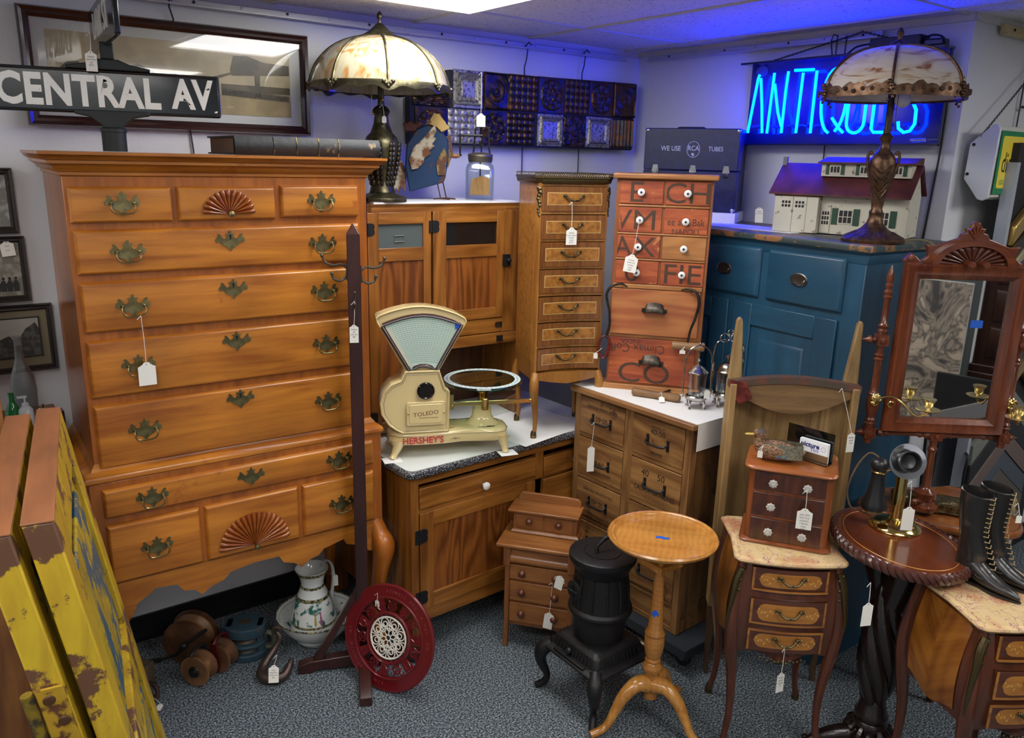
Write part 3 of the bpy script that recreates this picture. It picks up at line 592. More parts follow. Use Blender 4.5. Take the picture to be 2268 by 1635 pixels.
def nightstand(label, loc, rz, dp):
    t = thing('bombe_nightstand', label, 'nightstand', loc, rz, 'bombe marble topped nightstands')
    NW, ND = .295, dp
    def bul(z):   # swelling of the case
        k = (z-.36)/.33; return .016*sin(pi*min(max(k, 0), 1))**1.0-.004+(.012*(1-k) if k < 1 else 0)
    def outl(z):
        o = bul(z); pts = []
        for i in range(9): u = i/8; pts.append((lerp(-o+.004, NW+o-.004, u), -o-.022*sin(pi*u), z))
        pts += [(NW+o+.004, .012-o, z), (NW+o*1.3+.006, ND*.5, z), (NW+o, ND, z), (-o, ND, z), (-o*1.3-.006, ND*.5, z), (-o-.004, .012-o, z)]
        return pts
    MB().loft([outl(lerp(.385, .692, i/10)) for i in range(11)], True).go('case', kwz, t)
    def face(x0, x1, z0, z1, off, e=0):
        def f(u, v):
            x = lerp(x0, x1, u); z = lerp(z0, z1, v); o = bul((z0+z1)/2); uu = (x+o)/(NW+2*o); return (x, -o-.022*sin(pi*uu)-off, z)
        return f
    for i, (z0, z1) in enumerate(((.605, .68), (.493, .58), (.398, .474))):
        d = MB().slab(face(.03, .263, z0, z1, .01), 12, 1, .02).go('drawer', kw, t)
        MB().slab(face(.03, .263, z1-.007, z1, .0108), 12, 1, .003).slab(face(.03, .263, z0, z0+.006, .0108), 12, 1, .003).slab(face(.03, .037, z0, z1, .0109), 2, 1, .003).slab(face(.256, .263, z0, z1, .0109), 2, 1, .003).go('crossbanding', tul, d)
        def ov(off, kx=1):
            def f(u, v):
                x = lerp(.05, .243, u); h = (z1-z0)/2-.014; hh = h*kx*min(1, sqrt(max(0, 1-max(0, abs(2*u-1)-.72)**2/.28**2))+.001); z = (z0+z1)/2+hh*(2*v-1); o = bul((z0+z1)/2); uu = (x+o)/(NW+2*o); return (x, -o-.022*sin(pi*uu)-off, z)
            return f
        MB().slab(ov(.0112), 24, 2, .003).go('inlay_panel', sat, d)
        lf = MB(); zc = (z0+z1)/2
        for s in (-1, 1):
            for q in range(7):
                xx = .147+s*(.035+q*.0085); uu = xx/NW; yy = -bul(zc)-.022*sin(pi*uu)-.0125; zz = zc+.006*sin(q*1.4)
                a = R(35 if q % 2 else -35)*s; L_ = .0085
                lf.add([(xx, yy, zz), (xx+s*L_*.5, yy, zz+L_*sin(a)+.003), (xx+s*L_, yy, zz+L_*1.6*sin(a)), (xx+s*L_*.5, yy, zz+L_*sin(a)-.003)], [(0, 1, 2, 3)])
        lf.go('marquetry_sprays', leafm, d)
        inst('bail2', bail2, d, (.147, -.022-.014-bul(zc), zc+.002))
    # shaped apron and mount
    MB().slab(lambda u, v: (lerp(.0, NW, u), -bul(.38)-.018*sin(pi*u), lerp(.392, .375-.022*sin(pi*u)**4+.012*sin(2*pi*u)**2, v)), 16, 1, .016).go('apron', kwz, t)
    b = MB()
    for k in range(13):
        u = k/12*2-1; b.sph((.147+u*.07, -.045+.006*abs(u), .372-.012*(1-u*u)+.004*sin(k*2.5)), .007-.003*abs(u), 8, 6, sy=.5)
    b.go('apron_mount', brd, t)
    for sx, x in ((-1, 0), (1, NW)):
        for sy, y in ((-1, 0), (1, ND)):
            f = sy < 0
            p, r = spr([(x+sx*.0, y, .685), (x+sx*.012, y+sy*.008, .58), (x+sx*.018, y+sy*.012, .48), (x+sx*.010, y+sy*.006, .38), (x-sx*.004, y-sy*.002, .25), (x-sx*.006, y, .12), (x+sx*.006, y+sy*.008, .03), (x+sx*.012, y+sy*.016, .003)], [.012, .016, .02, .021, .016, .012, .0105, .012], 5)
            lg = MB().tube(p, r, 8).go('leg', kwz, t)
            MB().lathe([(.014, .0), (.013, .02), (.009, .035)], 8, x+sx*.010, y+sy*.013).go('foot_mount', brd, lg)
            if f:
                b = MB(); q, rr_ = spr([(x+sx*.002, y-.012, .672), (x+sx*.016, y-.016, .63), (x+sx*.024, y-.022, .58), (x+sx*.034, y-.024, .50), (x+sx*.03, y-.018, .43)], [.012, .013, .010, .006, .003], 6); b.tube(q, rr_, 8)
                for k in range(6): b.sph((x+sx*(.006+.002*k)+.006*(-1)**k, y-.02, .665-.017*k), .006, 7, 5)
                b.go('corner_mount', brd, t)
    for s in (-1, 1):
        xx = -.0 if s < 0 else NW
        for h in (0, 1):
            MB().grid(lambda u, v: (xx+s*(bul(lerp(.41, .68, v))*1.3+.0045+.004*sin(pi*(u+h)/2)), lerp(.035, ND-.03, (u+h)/2), lerp(.41-.03*sin(pi*(u+h)/2)**2, .68, v)), 6, 8).go('side_veneer', tulA if h else tulB, t)
    def mt(o, z):
        pts = []
        for i in range(9): u = i/8; pts.append((lerp(-.022-o+.012, NW+.022+o-.012, u), -.022-o-.02*sin(pi*u)**.8, z))
        return pts+[(NW+.024+o, -.006-o*.3, z), (NW+.012+o, ND*.5, z), (NW+.022+o, ND+.01, z), (-.022-o, ND+.01, z), (-.012-o, ND*.5, z), (-.024-o, -.006-o*.3, z)]
    MB().loft([mt(o, z) for o, z in ((-.008, .69), (0, .693), (.004, .7), (.002, .706), (-.005, .7085), (-.012, .7095), (-.013, .712), (-.05, .7125))], True).go('marble_top', marb, t)
    return t
nightstand('bombe nightstand with marble top beneath the small glass-knobbed chest', (1.985, 1.392, 0), -42, .27)
N2 = nightstand('bombe nightstand with marble top carrying the laced black boots', (2.215, .765, 0), -28, .27)
# ================================================================ small three drawer chest
mah = wood('crotch_mahogany', (.12, .032, .012), (.04, .012, .006), 'z', 2.4, .25, .5, 3, cath=.15, bump=.02)
chry = wood('cherry', (.36, .11, .025), (.24, .065, .014), 'x', 1.5, .3, .4, 10, bump=.03)
chryz = wood('cherry_upright', (.26, .07, .018), (.17, .042, .01), 'z', 1.5, .3, .4, 10, bump=.03)
MC = thing('miniature_chest', 'miniature mahogany three drawer chest with glass rosette knobs on the marble nightstand', 'chest of drawers', (2.05, 1.463, 0), -57)
MB().loft([ringz(rr(.012, .268, .008, .2, .018), z) for z in (.722, .965)], True).go('case', chryz, MC)
MB().loft([ringz(rr(-.0-o, .28+o, -.006-o, .214, .024), z) for o, z in ((-.004, .7135), (0, .715), (.001, .72), (-.004, .725))], True).go('plinth', chryz, MC)
MB().loft([ringz(rr(-.002-o, .276+o, -.012-o, .214+o, .03), z) for o, z in ((-.006, .963), (0, .966), (.002, .971), (0, .976), (-.006, .979))], True).go('top_board', chry, MC)
crystal = mat('pressed_glass_knob', (.85, .83, .78), .06, trans=.5, ior=1.5)
def gknob(): return MB().lathe([(.004, 0), (.004, .006), (.013, .010), (.0135, .013), (.009, .017), (.001, .016)], 32, ax='y', lobes=8, la=.1).lathe([(.004, .0165), (.003, .02), (.001, .0205)], 10, ax='y').go('knob', crystal)
for z0, z1 in ((.897, .96), (.81, .888), (.725, .8)):
    d = MB().box(.031, .246, .002, .02, z0, z1).go('drawer', mah, MC, .002)
    for x in (.088, .191): inst('gk', gknob, d, (x, .002, (z0+z1)/2-.002))
# ================================================================ child's desk chest
cw = wood('childs_chest_walnut', (.34, .13, .032), (.2, .068, .016), 'x', 1.5, .38, .25, 10, cath=.15)
cwz = wood('childs_chest_walnut_upright', (.29, .10, .025), (.17, .055, .014), 'z', 1.5, .38, .25, 10)
DC = thing('childs_dresser', 'small walnut child\'s dresser with raised back drawers in front of the oak cabinet', 'dresser', (1.718, 2.288, 0), -52)
dw, dd_ = .278, .188
MB().box(.016, dw-.016, .012, dd_, .09, .43).go('case', cwz, DC, .002)
MB().box(-.033, dw+.003, -.02, dd_+.01, .437, .452).go('top_board', cw, DC, .004)
for x in (0, dw-.022):
    p, r = spr([(x+.004, -.006, .0), (x+.008, -.002, .05), (x+.01, .006, .1), (x+.01, .004, .25), (x+.01, -.002, .36)], [.011, .011, .013, .012, .013], 4)
    MB().prism([(-.012, 0), (.006, 0), (.014, .07), (.012, .12), (.014, .3), (.012, .36), (-.002, .36), (-.0, .3), (-.006, .2), (-.002, .1), (-.014, .02)], x, x+.02, 'yz').go('leg', cwz, DC, .003)
    MB().box(x-.004, x+.024, -.014, .02, .36, .438).go('corner_block', cwz, DC, .002)
    MB().box(x, x+.02, dd_-.02, dd_, 0, .1).go('leg', cwz, DC)
MB().loft([[(.02, y, z), (dw-.02, y, z), (dw-.02, .02, z), (.02, .02, z)] for y, z in ((-.002, .368), (-.010, .375), (-.013, .385), (-.010, .397), (-.002, .404), (-.001, .437))], True).go('ogee_drawer', cw, DC)
bknob = mat('brown_knob', (.10, .025, .012), .3, coat=.4)
def wknob(): return MB().lathe([(.005, 0), (.005, .004), (.012, .007), (.0135, .012), (.010, .018), (.001, .021)], 16, ax='y').go('knob', bknob)
for z0, z1 in ((.298, .36), (.205, .288), (.111, .195)):
    d = MB().box(.021, dw-.021, .0, .014, z0, z1).go('drawer', cw, DC, .002)
    for x in (.072, .205): inst('dk', wknob, d, (x, .0, (z0+z1)/2), sc=1.1)
u0 = .1
MB().box(.004, .262, u0, dd_+.005, .452, .545).go('upper_case', cwz, DC, .002)
MB().mould([(.006, .452), (.010, .456), (.006, .464), (0, .468)], .006, .262, u0, dd_).go('base_moulding', cw, DC)
MB().box(-.014, .272, u0-.025, dd_+.005, .545, .556).go('shelf_board', cw, DC, .003)
MB().prism([(.005, .55), (.005, .575), (.02, .592), (.2, .592), (.25, .588), (.262, .575), (.262, .55)], dd_-.012, dd_+.002).go('backsplash', cw, DC, .002)
for x0, x1, m_ in ((.016, .126, bknob), (.134, .246, rubber)):
    d = MB().box(x0, x1, u0-.003, u0+.01, .472, .54).go('drawer', cw, DC, .002); k = inst('dk', wknob, d, ((x0+x1)/2, u0-.003, .507), sc=1.05)
# ================================================================ things hung on the walls
darkred = wood('dark_mahogany_frame', (.045, .010, .009), (.018, .006, .006), 'x', 1, .25, .5, 12)
railm = mat('aluminium_rail', (.55, .55, .58), .35, .3)
scr = mat('rail_screw', (.02, .02, .02), .4)
def gallery(name, x0, x1, y0, y1, z0, z1, lab, along='x', m_=railm):
    r = MB().box(x0, x1, y0, y1, z0, z1)
    if along == 'x': r.box(x0, x1, y0-.012, y0, z0, z0+.006)
    else: r.box(x0-.012, x0, y0, y1, z0, z0+.006)
    o = r.go(name, m_, None, .001); tag(o, lab, 'rail')
    n = int(((x1-x0) if along == 'x' else (y1-y0))/.17)
    for k in range(n):
        b = MB()
        if along == 'x': b.lathe([(.005, 0), (.005, .004), (.001, .005)], 10, x0+.08+.17*k, y0, (z0+z1)/2+.004, ax='y')
        else: b.sph((x0-.001, y0+.08+.17*k, (z0+z1)/2+.004), .005, 8, 6)
        b.go('screw', scr if k % 2 == 0 else railm, o)
    return o
gallery('picture_rail', -1.2, 3.03, W-.03, W-.013, 2.388, 2.412, 'long pale picture rail under the ceiling on the left wall')
gallery('picture_rail', XR-.03, XR-.013, 1.82, 3.06, 2.388, 2.412, 'pale picture rail under the ceiling above the neon sign', 'y')
gallery('picture_rail', 3.33, 4.6, YP-.028, YP-.013, 2.385, 2.42, 'cream picture rail at the right edge above the soda sign', m_=mat('cream_rail', (.62, .5, .26), .5))
rodm = mat('dark_rod', (.03, .03, .035), .5)
def rod(pts, lab, r=.003, m_=rodm, nm='hanging_rod', grp=None): return tag(MB().tube(pts, r, 7).go(nm, m_), lab, 'rod', grp)
for x, l in ((2.416, 'dark hooked hanging rod above the left middle of the tin tile panel'), (2.77, 'dark hooked hanging rod above the right part of the tin tile panel')):
    rod([(x, W-.04, 2.405), (x-.02, W-.05, 2.415), (x-.028, W-.035, 2.40), (x-.012, W-.03, 2.385), (x-.014, W-.024, 2.34), (x-.024, W-.024, 2.31), (x-.022, W-.02, 1.2)], l)
rod([(.845, W-.035, 2.40), (.835, W-.045, 2.41), (.835, W-.03, 2.38), (.85, W-.014, 2.345), (.862, W-.008, 2.2), (.888, W-.008, 1.9), (.888, W-.008, 1.2)], 'dark hanging rod behind the large framed panorama photograph')
def frame_rect(x0, x1, z0, z1, wd, th, y, b=None):
    """picture frame with a moulded profile, facing -y"""
    b = b or MB()
    prof = [(0, 0), (0, -th*.6), (wd*.15, -th), (wd*.45, -th*.75), (wd*.7, -th*.85), (wd, -th*.45), (wd, 0)]
    rings = [[(x0+o, y+d, z0+o), (x1-o, y+d, z0+o), (x1-o, y+d, z1-o), (x0+o, y+d, z1-o)] for o, d in prof]
    return b.loft(rings, False, cap=False, loop=True)
def picture(name, lab, x0, x1, z0, z1, wd, th, y, fm, mats_, mw):
    fr = frame_rect(x0, x1, z0, z1, wd, th, 0).go(name, fm, loc=(0, y, 0)); tag(fr, lab, 'picture')
    MB().box(x0+wd*.8, x1-wd*.8, -.006, -.003, z0+wd*.8, z1-wd*.8).go('mat_board', mats_, fr)
    return fr
matb = mat('pale_mat', (.62, .63, .62), .6)
P = picture('framed_panorama', 'long dark red framed sepia panorama photograph on the left wall', .371, 1.338, 1.968, 2.336, .034, .025, W-.012, darkred, matb, .03)
sep = lambda n, c, v=.25: mat('sepia_'+n, c, .35, coat=.6, var=v, vs=14)
X0, X1, Z0, Z1 = .445, 1.263, 2.033, 2.27
MB().box(X0, X1, -.008, -.006, Z0, Z1).go('photograph_sky', sep('sky', (.50, .42, .27), .15), P)
MB().prism([(X0, Z0), (X1, Z0), (X1, 2.105), (.9, 2.10), (X0, 2.125)], -.0085, -.008).go('photograph_ground', sep('ground', (.42, .32, .15)), P)
b = MB().prism([(X0, 2.12), (X0, 2.135), (.47, 2.145), (.50, 2.175), (.535, 2.178), (.56, 2.15), (.61, 2.15), (.64, 2.175), (.68, 2.16), (.70, 2.18), (.72, 2.185), (.80, 2.15), (.84, 2.165), (.88, 2.14), (.93, 2.15), (.98, 2.12), (.9, 2.11)], -.009, -.0085)
b.go('photograph_buildings', sep('building', (.13, .10, .06), .5), P)
MB().prism([(.93, 2.135), (1.04, 2.175), (1.26, 2.185), (1.26, 2.21), (1.1, 2.2), (.93, 2.15)], -.0092, -.0085).prism([(1.035, 2.19), (1.05, 2.24), (1.1, 2.243), (1.16, 2.225), (1.26, 2.22), (1.26, 2.185), (1.04, 2.17)], -.0091, -.0085).box(1.125, 1.145, -.0092, -.0085, 2.1, 2.18).box(1.0, 1.26, -.0088, -.0085, 2.115, 2.14).go('photograph_bridge', sep('bridge', (.12, .095, .05), .5), P)
b = MB()
for k in range(64):
    x = 1.0+k*.004; z = 2.10-.012*(k/64); b.box(x, x+.0028, -.0094, -.009, z, z+.018+.004*random.random()); b.box(x+.0006, x+.0022, -.0095, -.009, z+.019, z+.023)
b.go('photograph_crowd', mat('sepia_crowd', (.10, .08, .055), .5, var=.9, vs=200), P)
MB().text('Plants', .009, 1.03, 2.06, -.0088, .0002).go('photograph_caption', mat('cap', (.6, .55, .4), .6), P)
MB().box(.4, 1.308, -.0125, -.011, 1.998, 2.306).go('glass_pane', thinglass('picture_glass', (.98, .98, .98), .035), P)
oldf = mat('worn_black_frame', (.02, .016, .014), .45, col2=(.10, .06, .03), vs=60, thr=(.3, .36))
bw = lambda n, c: mat('photo_'+n, c, .3, var=.5, vs=35)
P1 = picture('framed_photograph', 'narrow black frame at the left edge of the picture, uppermost of the three', -.05, .305, 1.622, 1.832, .022, .018, W-.01, oldf, bw('grey', (.4, .4, .37)), .02)
P2 = picture('framed_photograph', 'black frame with an old photograph of men and a 275 price tag on its glass', .02, .316, 1.395, 1.612, .02, .02, W-.01, oldf, bw('field', (.33, .31, .25)), .02)
b = MB()
for k in range(4): b.prism([(.215+k*.018, 1.43), (.213+k*.018, 1.455), (.22+k*.018, 1.468), (.226+k*.018, 1.468), (.232+k*.018, 1.455), (.23+k*.018, 1.43)], -.0075, -.006); b.sph((.223+k*.018, -.007, 1.474), .005, 8, 6, sy=.3)
b.go('photograph_figures', mat('photo_dark', (.02, .02, .02), .4), P2)
P3 = picture('framed_photograph', 'black framed farmhouse photograph with olive mat, lowest of the three on the left wall', .1, .372, 1.15, 1.382, .02, .02, W-.01, oldf, mat('olive_mat', (.19, .16, .10), .7), .02)
MB().box(.14, .33, -.0085, -.006, 1.2, 1.34).go('dark_fillet', mat('fillet', (.02, .02, .02), .5), P3)
MB().box(.145, .325, -.0095, -.0085, 1.205, 1.335).go('photograph', mat('photo_sky', (.42, .41, .37), .4, var=.15, vs=9), P3)
MB().box(.145, .325, -.0102, -.0095, 1.205, 1.245).prism([(.20, 1.24), (.20, 1.265), (.235, 1.28), (.25, 1.265), (.25, 1.24)], -.0104, -.0095).prism([(.27, 1.24), (.265, 1.27), (.285, 1.30), (.315, 1.32), (.325, 1.3), (.325, 1.24)], -.0103, -.0095).go('photograph_farm', mat('photo_farm', (.10, .10, .09), .5, var=.6, vs=60), P3)
# ---------------------------------------------------------------- tin tile panel
TG = 1
tinm = {'dk': mat('dark_rusty_tin', (.05, .045, .05), .38, .8, col2=(.10, .045, .02), vs=18, bump=.4, bs=70), 'gr': mat('chipped_grey_tin', (.34, .33, .31), .45, .5, col2=(.10, .08, .075), vs=90, thr=(.38, .5), bump=.4, bs=80), 'br': mat('brown_tin', (.12, .06, .025), .35, .8, col2=(.03, .025, .03), vs=25, bump=.4, bs=70)}
TPn = thing('tin_tile_panel', 'wide wall panel patched together from two rows of embossed old tin ceiling tiles', 'wall art', (0, 3.085, 0), 0)
MB().prism([(1.765, 1.95), (1.765, 2.15), (1.962, 2.165), (1.962, 2.262), (3.085, 2.282), (3.085, 2.12), (3.075, 2.118), (3.075, 1.955)], .004, .045).go('backing_box', black, TPn)
def relief(kind, u, v):
    r = sqrt((u-.5)**2+(v-.5)**2)*2
    if kind == 'sq': d = min(u, v, 1-u, 1-v); return .5+.5*cos(d*60) if d < .3 else .2
    if kind == 'frame': d = min(u, v, 1-u, 1-v); return .5+.5*cos(d*70) if d < .22 else .1
    if kind == 'grid': return (abs(sin(u*pi*5))*abs(sin(v*pi*5)))**.3*.5
    if kind == 'medal':
        if r > .86: return .1
        a = atan2(v-.5, u-.5); return (.7 if r > .8 else .2+.6*abs(cos(4*a))*abs(sin(r*7)))
    if kind == 'leaf':
        p, q = u-.15, v-.1; d = abs(p-q*.9-.1); return max(0, .9-d*2.2)*(.6+.4*cos(r*14)) if min(u, v, 1-u, 1-v) > .06 else .7
    if kind == 'ham': return noise.noise(V((u*9, v*9, 3)))*.5+.4
    return .5+.5*cos(u*40)
top = [(1.775, 1.96, 'ham', 'br'), (1.977, 2.13, 'sq', 'gr'), (2.137, 2.278, 'leaf', 'br'), (2.28, 2.445, 'grid', 'dk'), (2.447, 2.606, 'medal', 'dk'), (2.608, 2.763, 'grid', 'dk'), (2.765, 2.921, 'medal', 'dk'), (2.925, 3.082, 'leaf', 'dk')]
bot = [(1.787, 1.948, 'medal', 'br'), (1.95, 2.118, 'grid', 'gr'), (2.12, 2.266, 'medal', 'br'), (2.268, 2.428, 'grid', 'br'), (2.446, 2.60, 'frame', 'gr'), (2.604, 2.746, 'ham', 'br'), (2.748, 2.911, 'frame', 'gr'), (2.914, 3.074, 'str', 'dk')]
for row, (za, zb_) in ((top, (2.108, 2.264)), (bot, (1.958, 2.102))):
    for i, (x0, x1, k, mm_) in enumerate(row):
        sl = .007*(x0-1.77)/1.3; z1 = zb_+(2*sl if row is top else sl)+(0 if not (row is top and i == 0) else -.1+.0); z1 = 2.155 if (row is top and i == 0) else z1
        MB().slab(lambda u, v: (lerp(x0, x1, u), -.002-.013*relief(k, u, v)*min(1, 20*min(u, 1-u, v, 1-v)+.1), lerp(za+sl, z1, v)), 30, 30, .006).go('tin_tile', tinm[mm_], TPn)
# ---------------------------------------------------------------- neon sign
tubem = mat('blue_neon_tube', (.0, .3, .9), .3, emit=(.0, .016, 1.0), es=NEON)
NS = thing('neon_sign', 'glowing blue neon sign reading ANTIQUES hung on the right wall', 'sign', (3.08, 2.46, 0), -90)
MB().box(.06, .925, .03, .045, 1.985, 2.325).box(.05, .93, -.04, .045, 2.32, 2.328).box(.06, .925, -.03, .045, 1.982, 1.988).go('backing_box', mat('glossy_blue_black', (.008, .012, .05), .12, coat=.5), NS)
for k, (x, z) in enumerate(((.075, 2.0), (.875, 2.0), (.08, 2.0))[:2]): MB().tube([(x-.02, -.035, z), (x+.035, -.035, z+.002)], .007, 10).go('standoff', glass, NS)
def nt(name, strokes, r=.0062):
    b = MB()
    for s in strokes: b.tube([(x, -.012, z) for x, z in s], r, 10)
    return b.go(name, tubem, NS)
nt('letter_a', [[(.098, 2.035), (.128, 2.262), (.134, 2.278)], [(.142, 2.262), (.160, 2.15), (.175, 2.034)]])
nt('letter_n', [[(.200, 2.032), (.206, 2.20), (.209, 2.28)], [(.216, 2.235), (.245, 2.12), (.27, 2.06)], [(.273, 2.033), (.274, 2.20), (.278, 2.282)]])
nt('letter_t', [[(.308, 2.284), (.399, 2.281)], [(.350, 2.272), (.345, 2.032)]])
nt('letter_i', [[(.413, 2.276), (.414, 2.031)]])
nt('letter_q', [[(.505+.055*cos(R(a)), 2.155+.125*sin(R(a))) for a in range(-70, 275, 15)], [(.505, 2.09), (.54, 2.05), (.562, 2.032)]])
nt('letter_u', [[(.572, 2.285), (.572, 2.10)]+[(.609+.037*cos(R(a)), 2.07+.04*sin(R(a))) for a in range(180, 361, 20)]+[(.646, 2.10), (.646, 2.285)]])
nt('letter_e', [[(.752, 2.283), (.69, 2.283), (.68, 2.27), (.68, 2.045), (.69, 2.032), (.752, 2.031)], [(.69, 2.165), (.74, 2.165)]])
nt('letter_s', [[(.845, 2.262), (.838, 2.28), (.82, 2.285), (.80, 2.28), (.788, 2.25), (.795, 2.2), (.82, 2.16), (.848, 2.11), (.85, 2.06), (.835, 2.035), (.812, 2.03), (.79, 2.045), (.785, 2.07)]])
b = MB(); dk = mat('blacked_out_tube', (.02, .05, .1), .15)
for x in (.11, .19, .285, .33, .42, .5, .6, .7, .8): b.tube([(x, .0, 2.06), (x+.02, .02, 2.065), (x+.045, .018, 2.06)], .006, 8)
b.go('tube_supports', dk, NS)
MB().box(.632, .83, -.02, .05, 2.333, 2.375).go('transformer', mat('black_box_metal', (.012, .013, .016), .4, .3), NS, .003)
MB().box(.80, .905, .0, .05, 2.333, 2.358).go('power_supply', mat('blue_black_case', (.01, .02, .08), .2), NS, .006)
MB().tube(sp([(.83, 0, 2.36), (.87, -.01, 2.368), (.905, 0, 2.355), (.918, .02, 2.30), (.925, .05, 2.2), (.925, .06, 2.0), (.915, .065, 1.8), (.9, .066, 1.5)], 5), .004, 7).tube(sp([(.63, 0, 2.36), (.57, -.0, 2.355), (.53, 0, 2.33), (.5, .01, 2.32)], 5), .004, 7).go('cable', rubber, NS)
MB().lathe([(.024, 0), (.024, .001)], 20, .115, -.001-.0, 0, ax='y', sx=1.3).go('maker_label', mat('label_grey', (.05, .06, .08), .6), NS).location = (0, .029, 2.295)
def chain(name, a, b_, lab, link=.012, r=.0014, m_=rodm, sag=0, grp=None):
    a, b_ = V(a), V(b_); n = max(2, int((b_-a).length/(link*.75))); o = MB()
    d = (b_-a).normalized(); up = V((0, 0, 1)) if abs(d.z) < .9 else V((0, 1, 0)); s = d.cross(up).normalized(); u = s.cross(d)
    for k in range(n):
        c0 = a.lerp(b_, (k+.5)/n); c0.z -= sag*4*(k/n)*(1-k/n); w_ = s if k % 2 else u
        o.tube([c0+d*link*.55*cos(t*pi/4)+w_*link*.28*sin(t*pi/4) for t in range(8)], r, 4, loop=True, smooth=False)
    return tag(o.go(name, m_), lab, 'chain', grp)
nx = XR-.045
chain('hanging_chain', (nx, 2.46-.13, 2.33), (nx, 2.46-.56, 2.41), 'long slanting chain on the left of the neon sign')
chain('hanging_chain', (nx, 2.46-.56, 2.415), (nx, 2.46-.69, 2.376), 'short slanting chain reaching to the neon sign transformer')
for x in (.46, .50): chain('hanging_chain', (nx+.0, 2.46-x, 2.33), (nx+.0, 2.46-x, 2.405), 'short upright chain at the middle of the neon sign, %s of two' % ('left' if x < .48 else 'right'))
rod([(nx+.015, 2.46-.452, 2.41), (nx-.005, 2.46-.445, 2.415), (nx-.004, 2.46-.435, 2.39), (nx+.012, 2.46-.438, 2.33), (nx+.03, 2.46-.44, 2.0), (nx+.035, 2.46-.44, 1.66)], 'dark rod hanging behind the neon sign down to the toy house')
# ---------------------------------------------------------------- diet soda sign
SG = thing('lightbox_sign', 'white edged yellow and green diet soda light box sign at the right edge', 'sign', (3.2, 0, 0), 0)
hexa = [(1.387, 2.063), (1.46, 1.994), (1.463, 1.867), (1.405, 1.795), (1.385, 1.79), (1.366, 1.80), (1.362, 2.044), (1.370, 2.06)]
MB().prism(hexa, 0, .012, 'yz').go('end_cap', mat('white_plastic', (.62, .65, .66), .35), SG, .003)
MB().prism([(y+(.004 if y < 1.4 else -.004), z+(-.004 if z > 1.9 else .004)) for y, z in hexa], .012, .62, 'yz').go('body', mat('cream_plastic', (.6, .6, .52), .4), SG)
MB().box(.018, .62, 1.3615, 1.3625, 1.815, 2.04).go('green_face', mat('sign_green', (.01, .22, .075), .35), SG)
MB().prism(rr(.036, .60, 1.836, 2.022, .012), 1.3605, 1.3615).go('yellow_face', mat('sign_yellow', (.85, .68, .06), .35), SG)
MB().text('diet-rite', .105, .052, 1.925, 1.3603, .0003, sx=.62, al='LEFT').go('black_lettering', mat('sign_black', (.01, .01, .01), .4), SG)
MB().text('enjoy sugar-free', .028, .145, 1.995, 1.3603, .0003, al='LEFT', rot=6).go('red_lettering', mat('sign_red', (.6, .02, .02), .4), SG)
MB().text('LESS THAN 1 CALORIE', .024, .052, 1.857, 1.3603, .0003, al='LEFT', sx=.8).go('green_lettering', mat('sign_green', (0, 0, 0)), SG)
for y, z in ((1.445, 1.99), (1.452, 1.885)): MB().sph((-.002, y, z), .006, 8, 6).go('screw', iron, SG)
chain('hanging_chain', (3.2, 1.425, 2.02), (3.62, 1.44, 2.30), 'steep chain holding the diet soda sign', link=.014)
rod([(3.60, 1.475, 2.38), (3.60, 1.475, 1.3)], 'thin dark wall rod with a hook behind the diet soda sign')
rod([(3.60, 1.47, 2.145), (3.615, 1.45, 2.14), (3.635, 1.44, 2.142), (3.64, 1.44, 2.155)], 'small bronze hook on the wall rod above the diet soda sign', .005, bronze, 'wall_hook')
# ================================================================ street sign and book on the highboy
enb = mat('black_enamel', (.006, .010, .014), .22, bump=.25, bs=6, coat=.3)
enw = mat('chipped_white_enamel', (.78, .77, .73), .3, col2=(.05, .05, .05), vs=70, thr=(.29, .31))
STS = thing('street_sign', 'black cast street sign with two crossed blades, one reading CENTRAL AV', 'street sign', (.545, 2.74, 1.892), -12)
MB().lathe([(.034, 0), (.034, .055), (.037, .056), (.037, .066), (.03, .07)], 24).go('post_sleeve', mat('cast_black', (.02, .025, .024), .5, .4, bump=.3, bs=50), STS)
castb = mat('cast_black', (0, 0, 0))
MB().prism([(-.1, .118), (-.1, .106), (-.06, .098), (-.03, .075), (-.028, .066), (.03, .066), (.03, .075), (.06, .098), (.105, .106), (.105, .118)], -.014, .014).go('lower_bracket', castb, STS, .003)
MB().prism(rr(-.31, .31, .108, .232, .008), -.008, .008).go('blade', enb, STS, .003)
bl = frame_rect(-.308, .308, .11, .23, .007, .005, -.007).go('blade_rim', enb, STS)
t = MB().text('CENTRAL', .118, -.292, .166, -.0075, .0022, sx=.80, al='LEFT', bold=.0042, wt=.06).text('AV', .118, .172, .17, -.0075, .0022, sx=.76, al='LEFT', bold=.0042).go('white_lettering', enw, STS, .0012)
MB().prism([(-.11, .232), (-.11, .240), (-.055, .25), (-.025, .262), (.03, .262), (.06, .25), (.115, .24), (.115, .232)], -.016, .016).box(-.016, .02, -.016, .016, .262, .31).go('upper_bracket', castb, STS, .003)
cb = MB().prism([(a, b_) for a, b_ in rr(-.30, .30, .30, .43, .008)], -.008, .008, 'yz').go('cross_blade', enb, STS, .003); cb.rotation_euler = (0, 0, R(7))
tt = MB().text('LARK ST', .11, 0, .365, 0, .0022, sx=.9); tt.v = [(-.0085+y, -x, z) for x, y, z in tt.v]; tt.go('cross_lettering', enw, cb)
MB().sph((.295, -.008, .125), .006, 10, 6).go('bolt', chrome, STS)
BK = thing('old_ledger_book', 'large worn black leather ledger lying on the highboy top', 'book', (.87, 2.625, 1.8915), -3)
lea = mat('worn_black_leather', (.010, .013, .015), .6, col2=(.28, .2, .10), vs=16, thr=(.3, .36), bump=.5, bs=40)
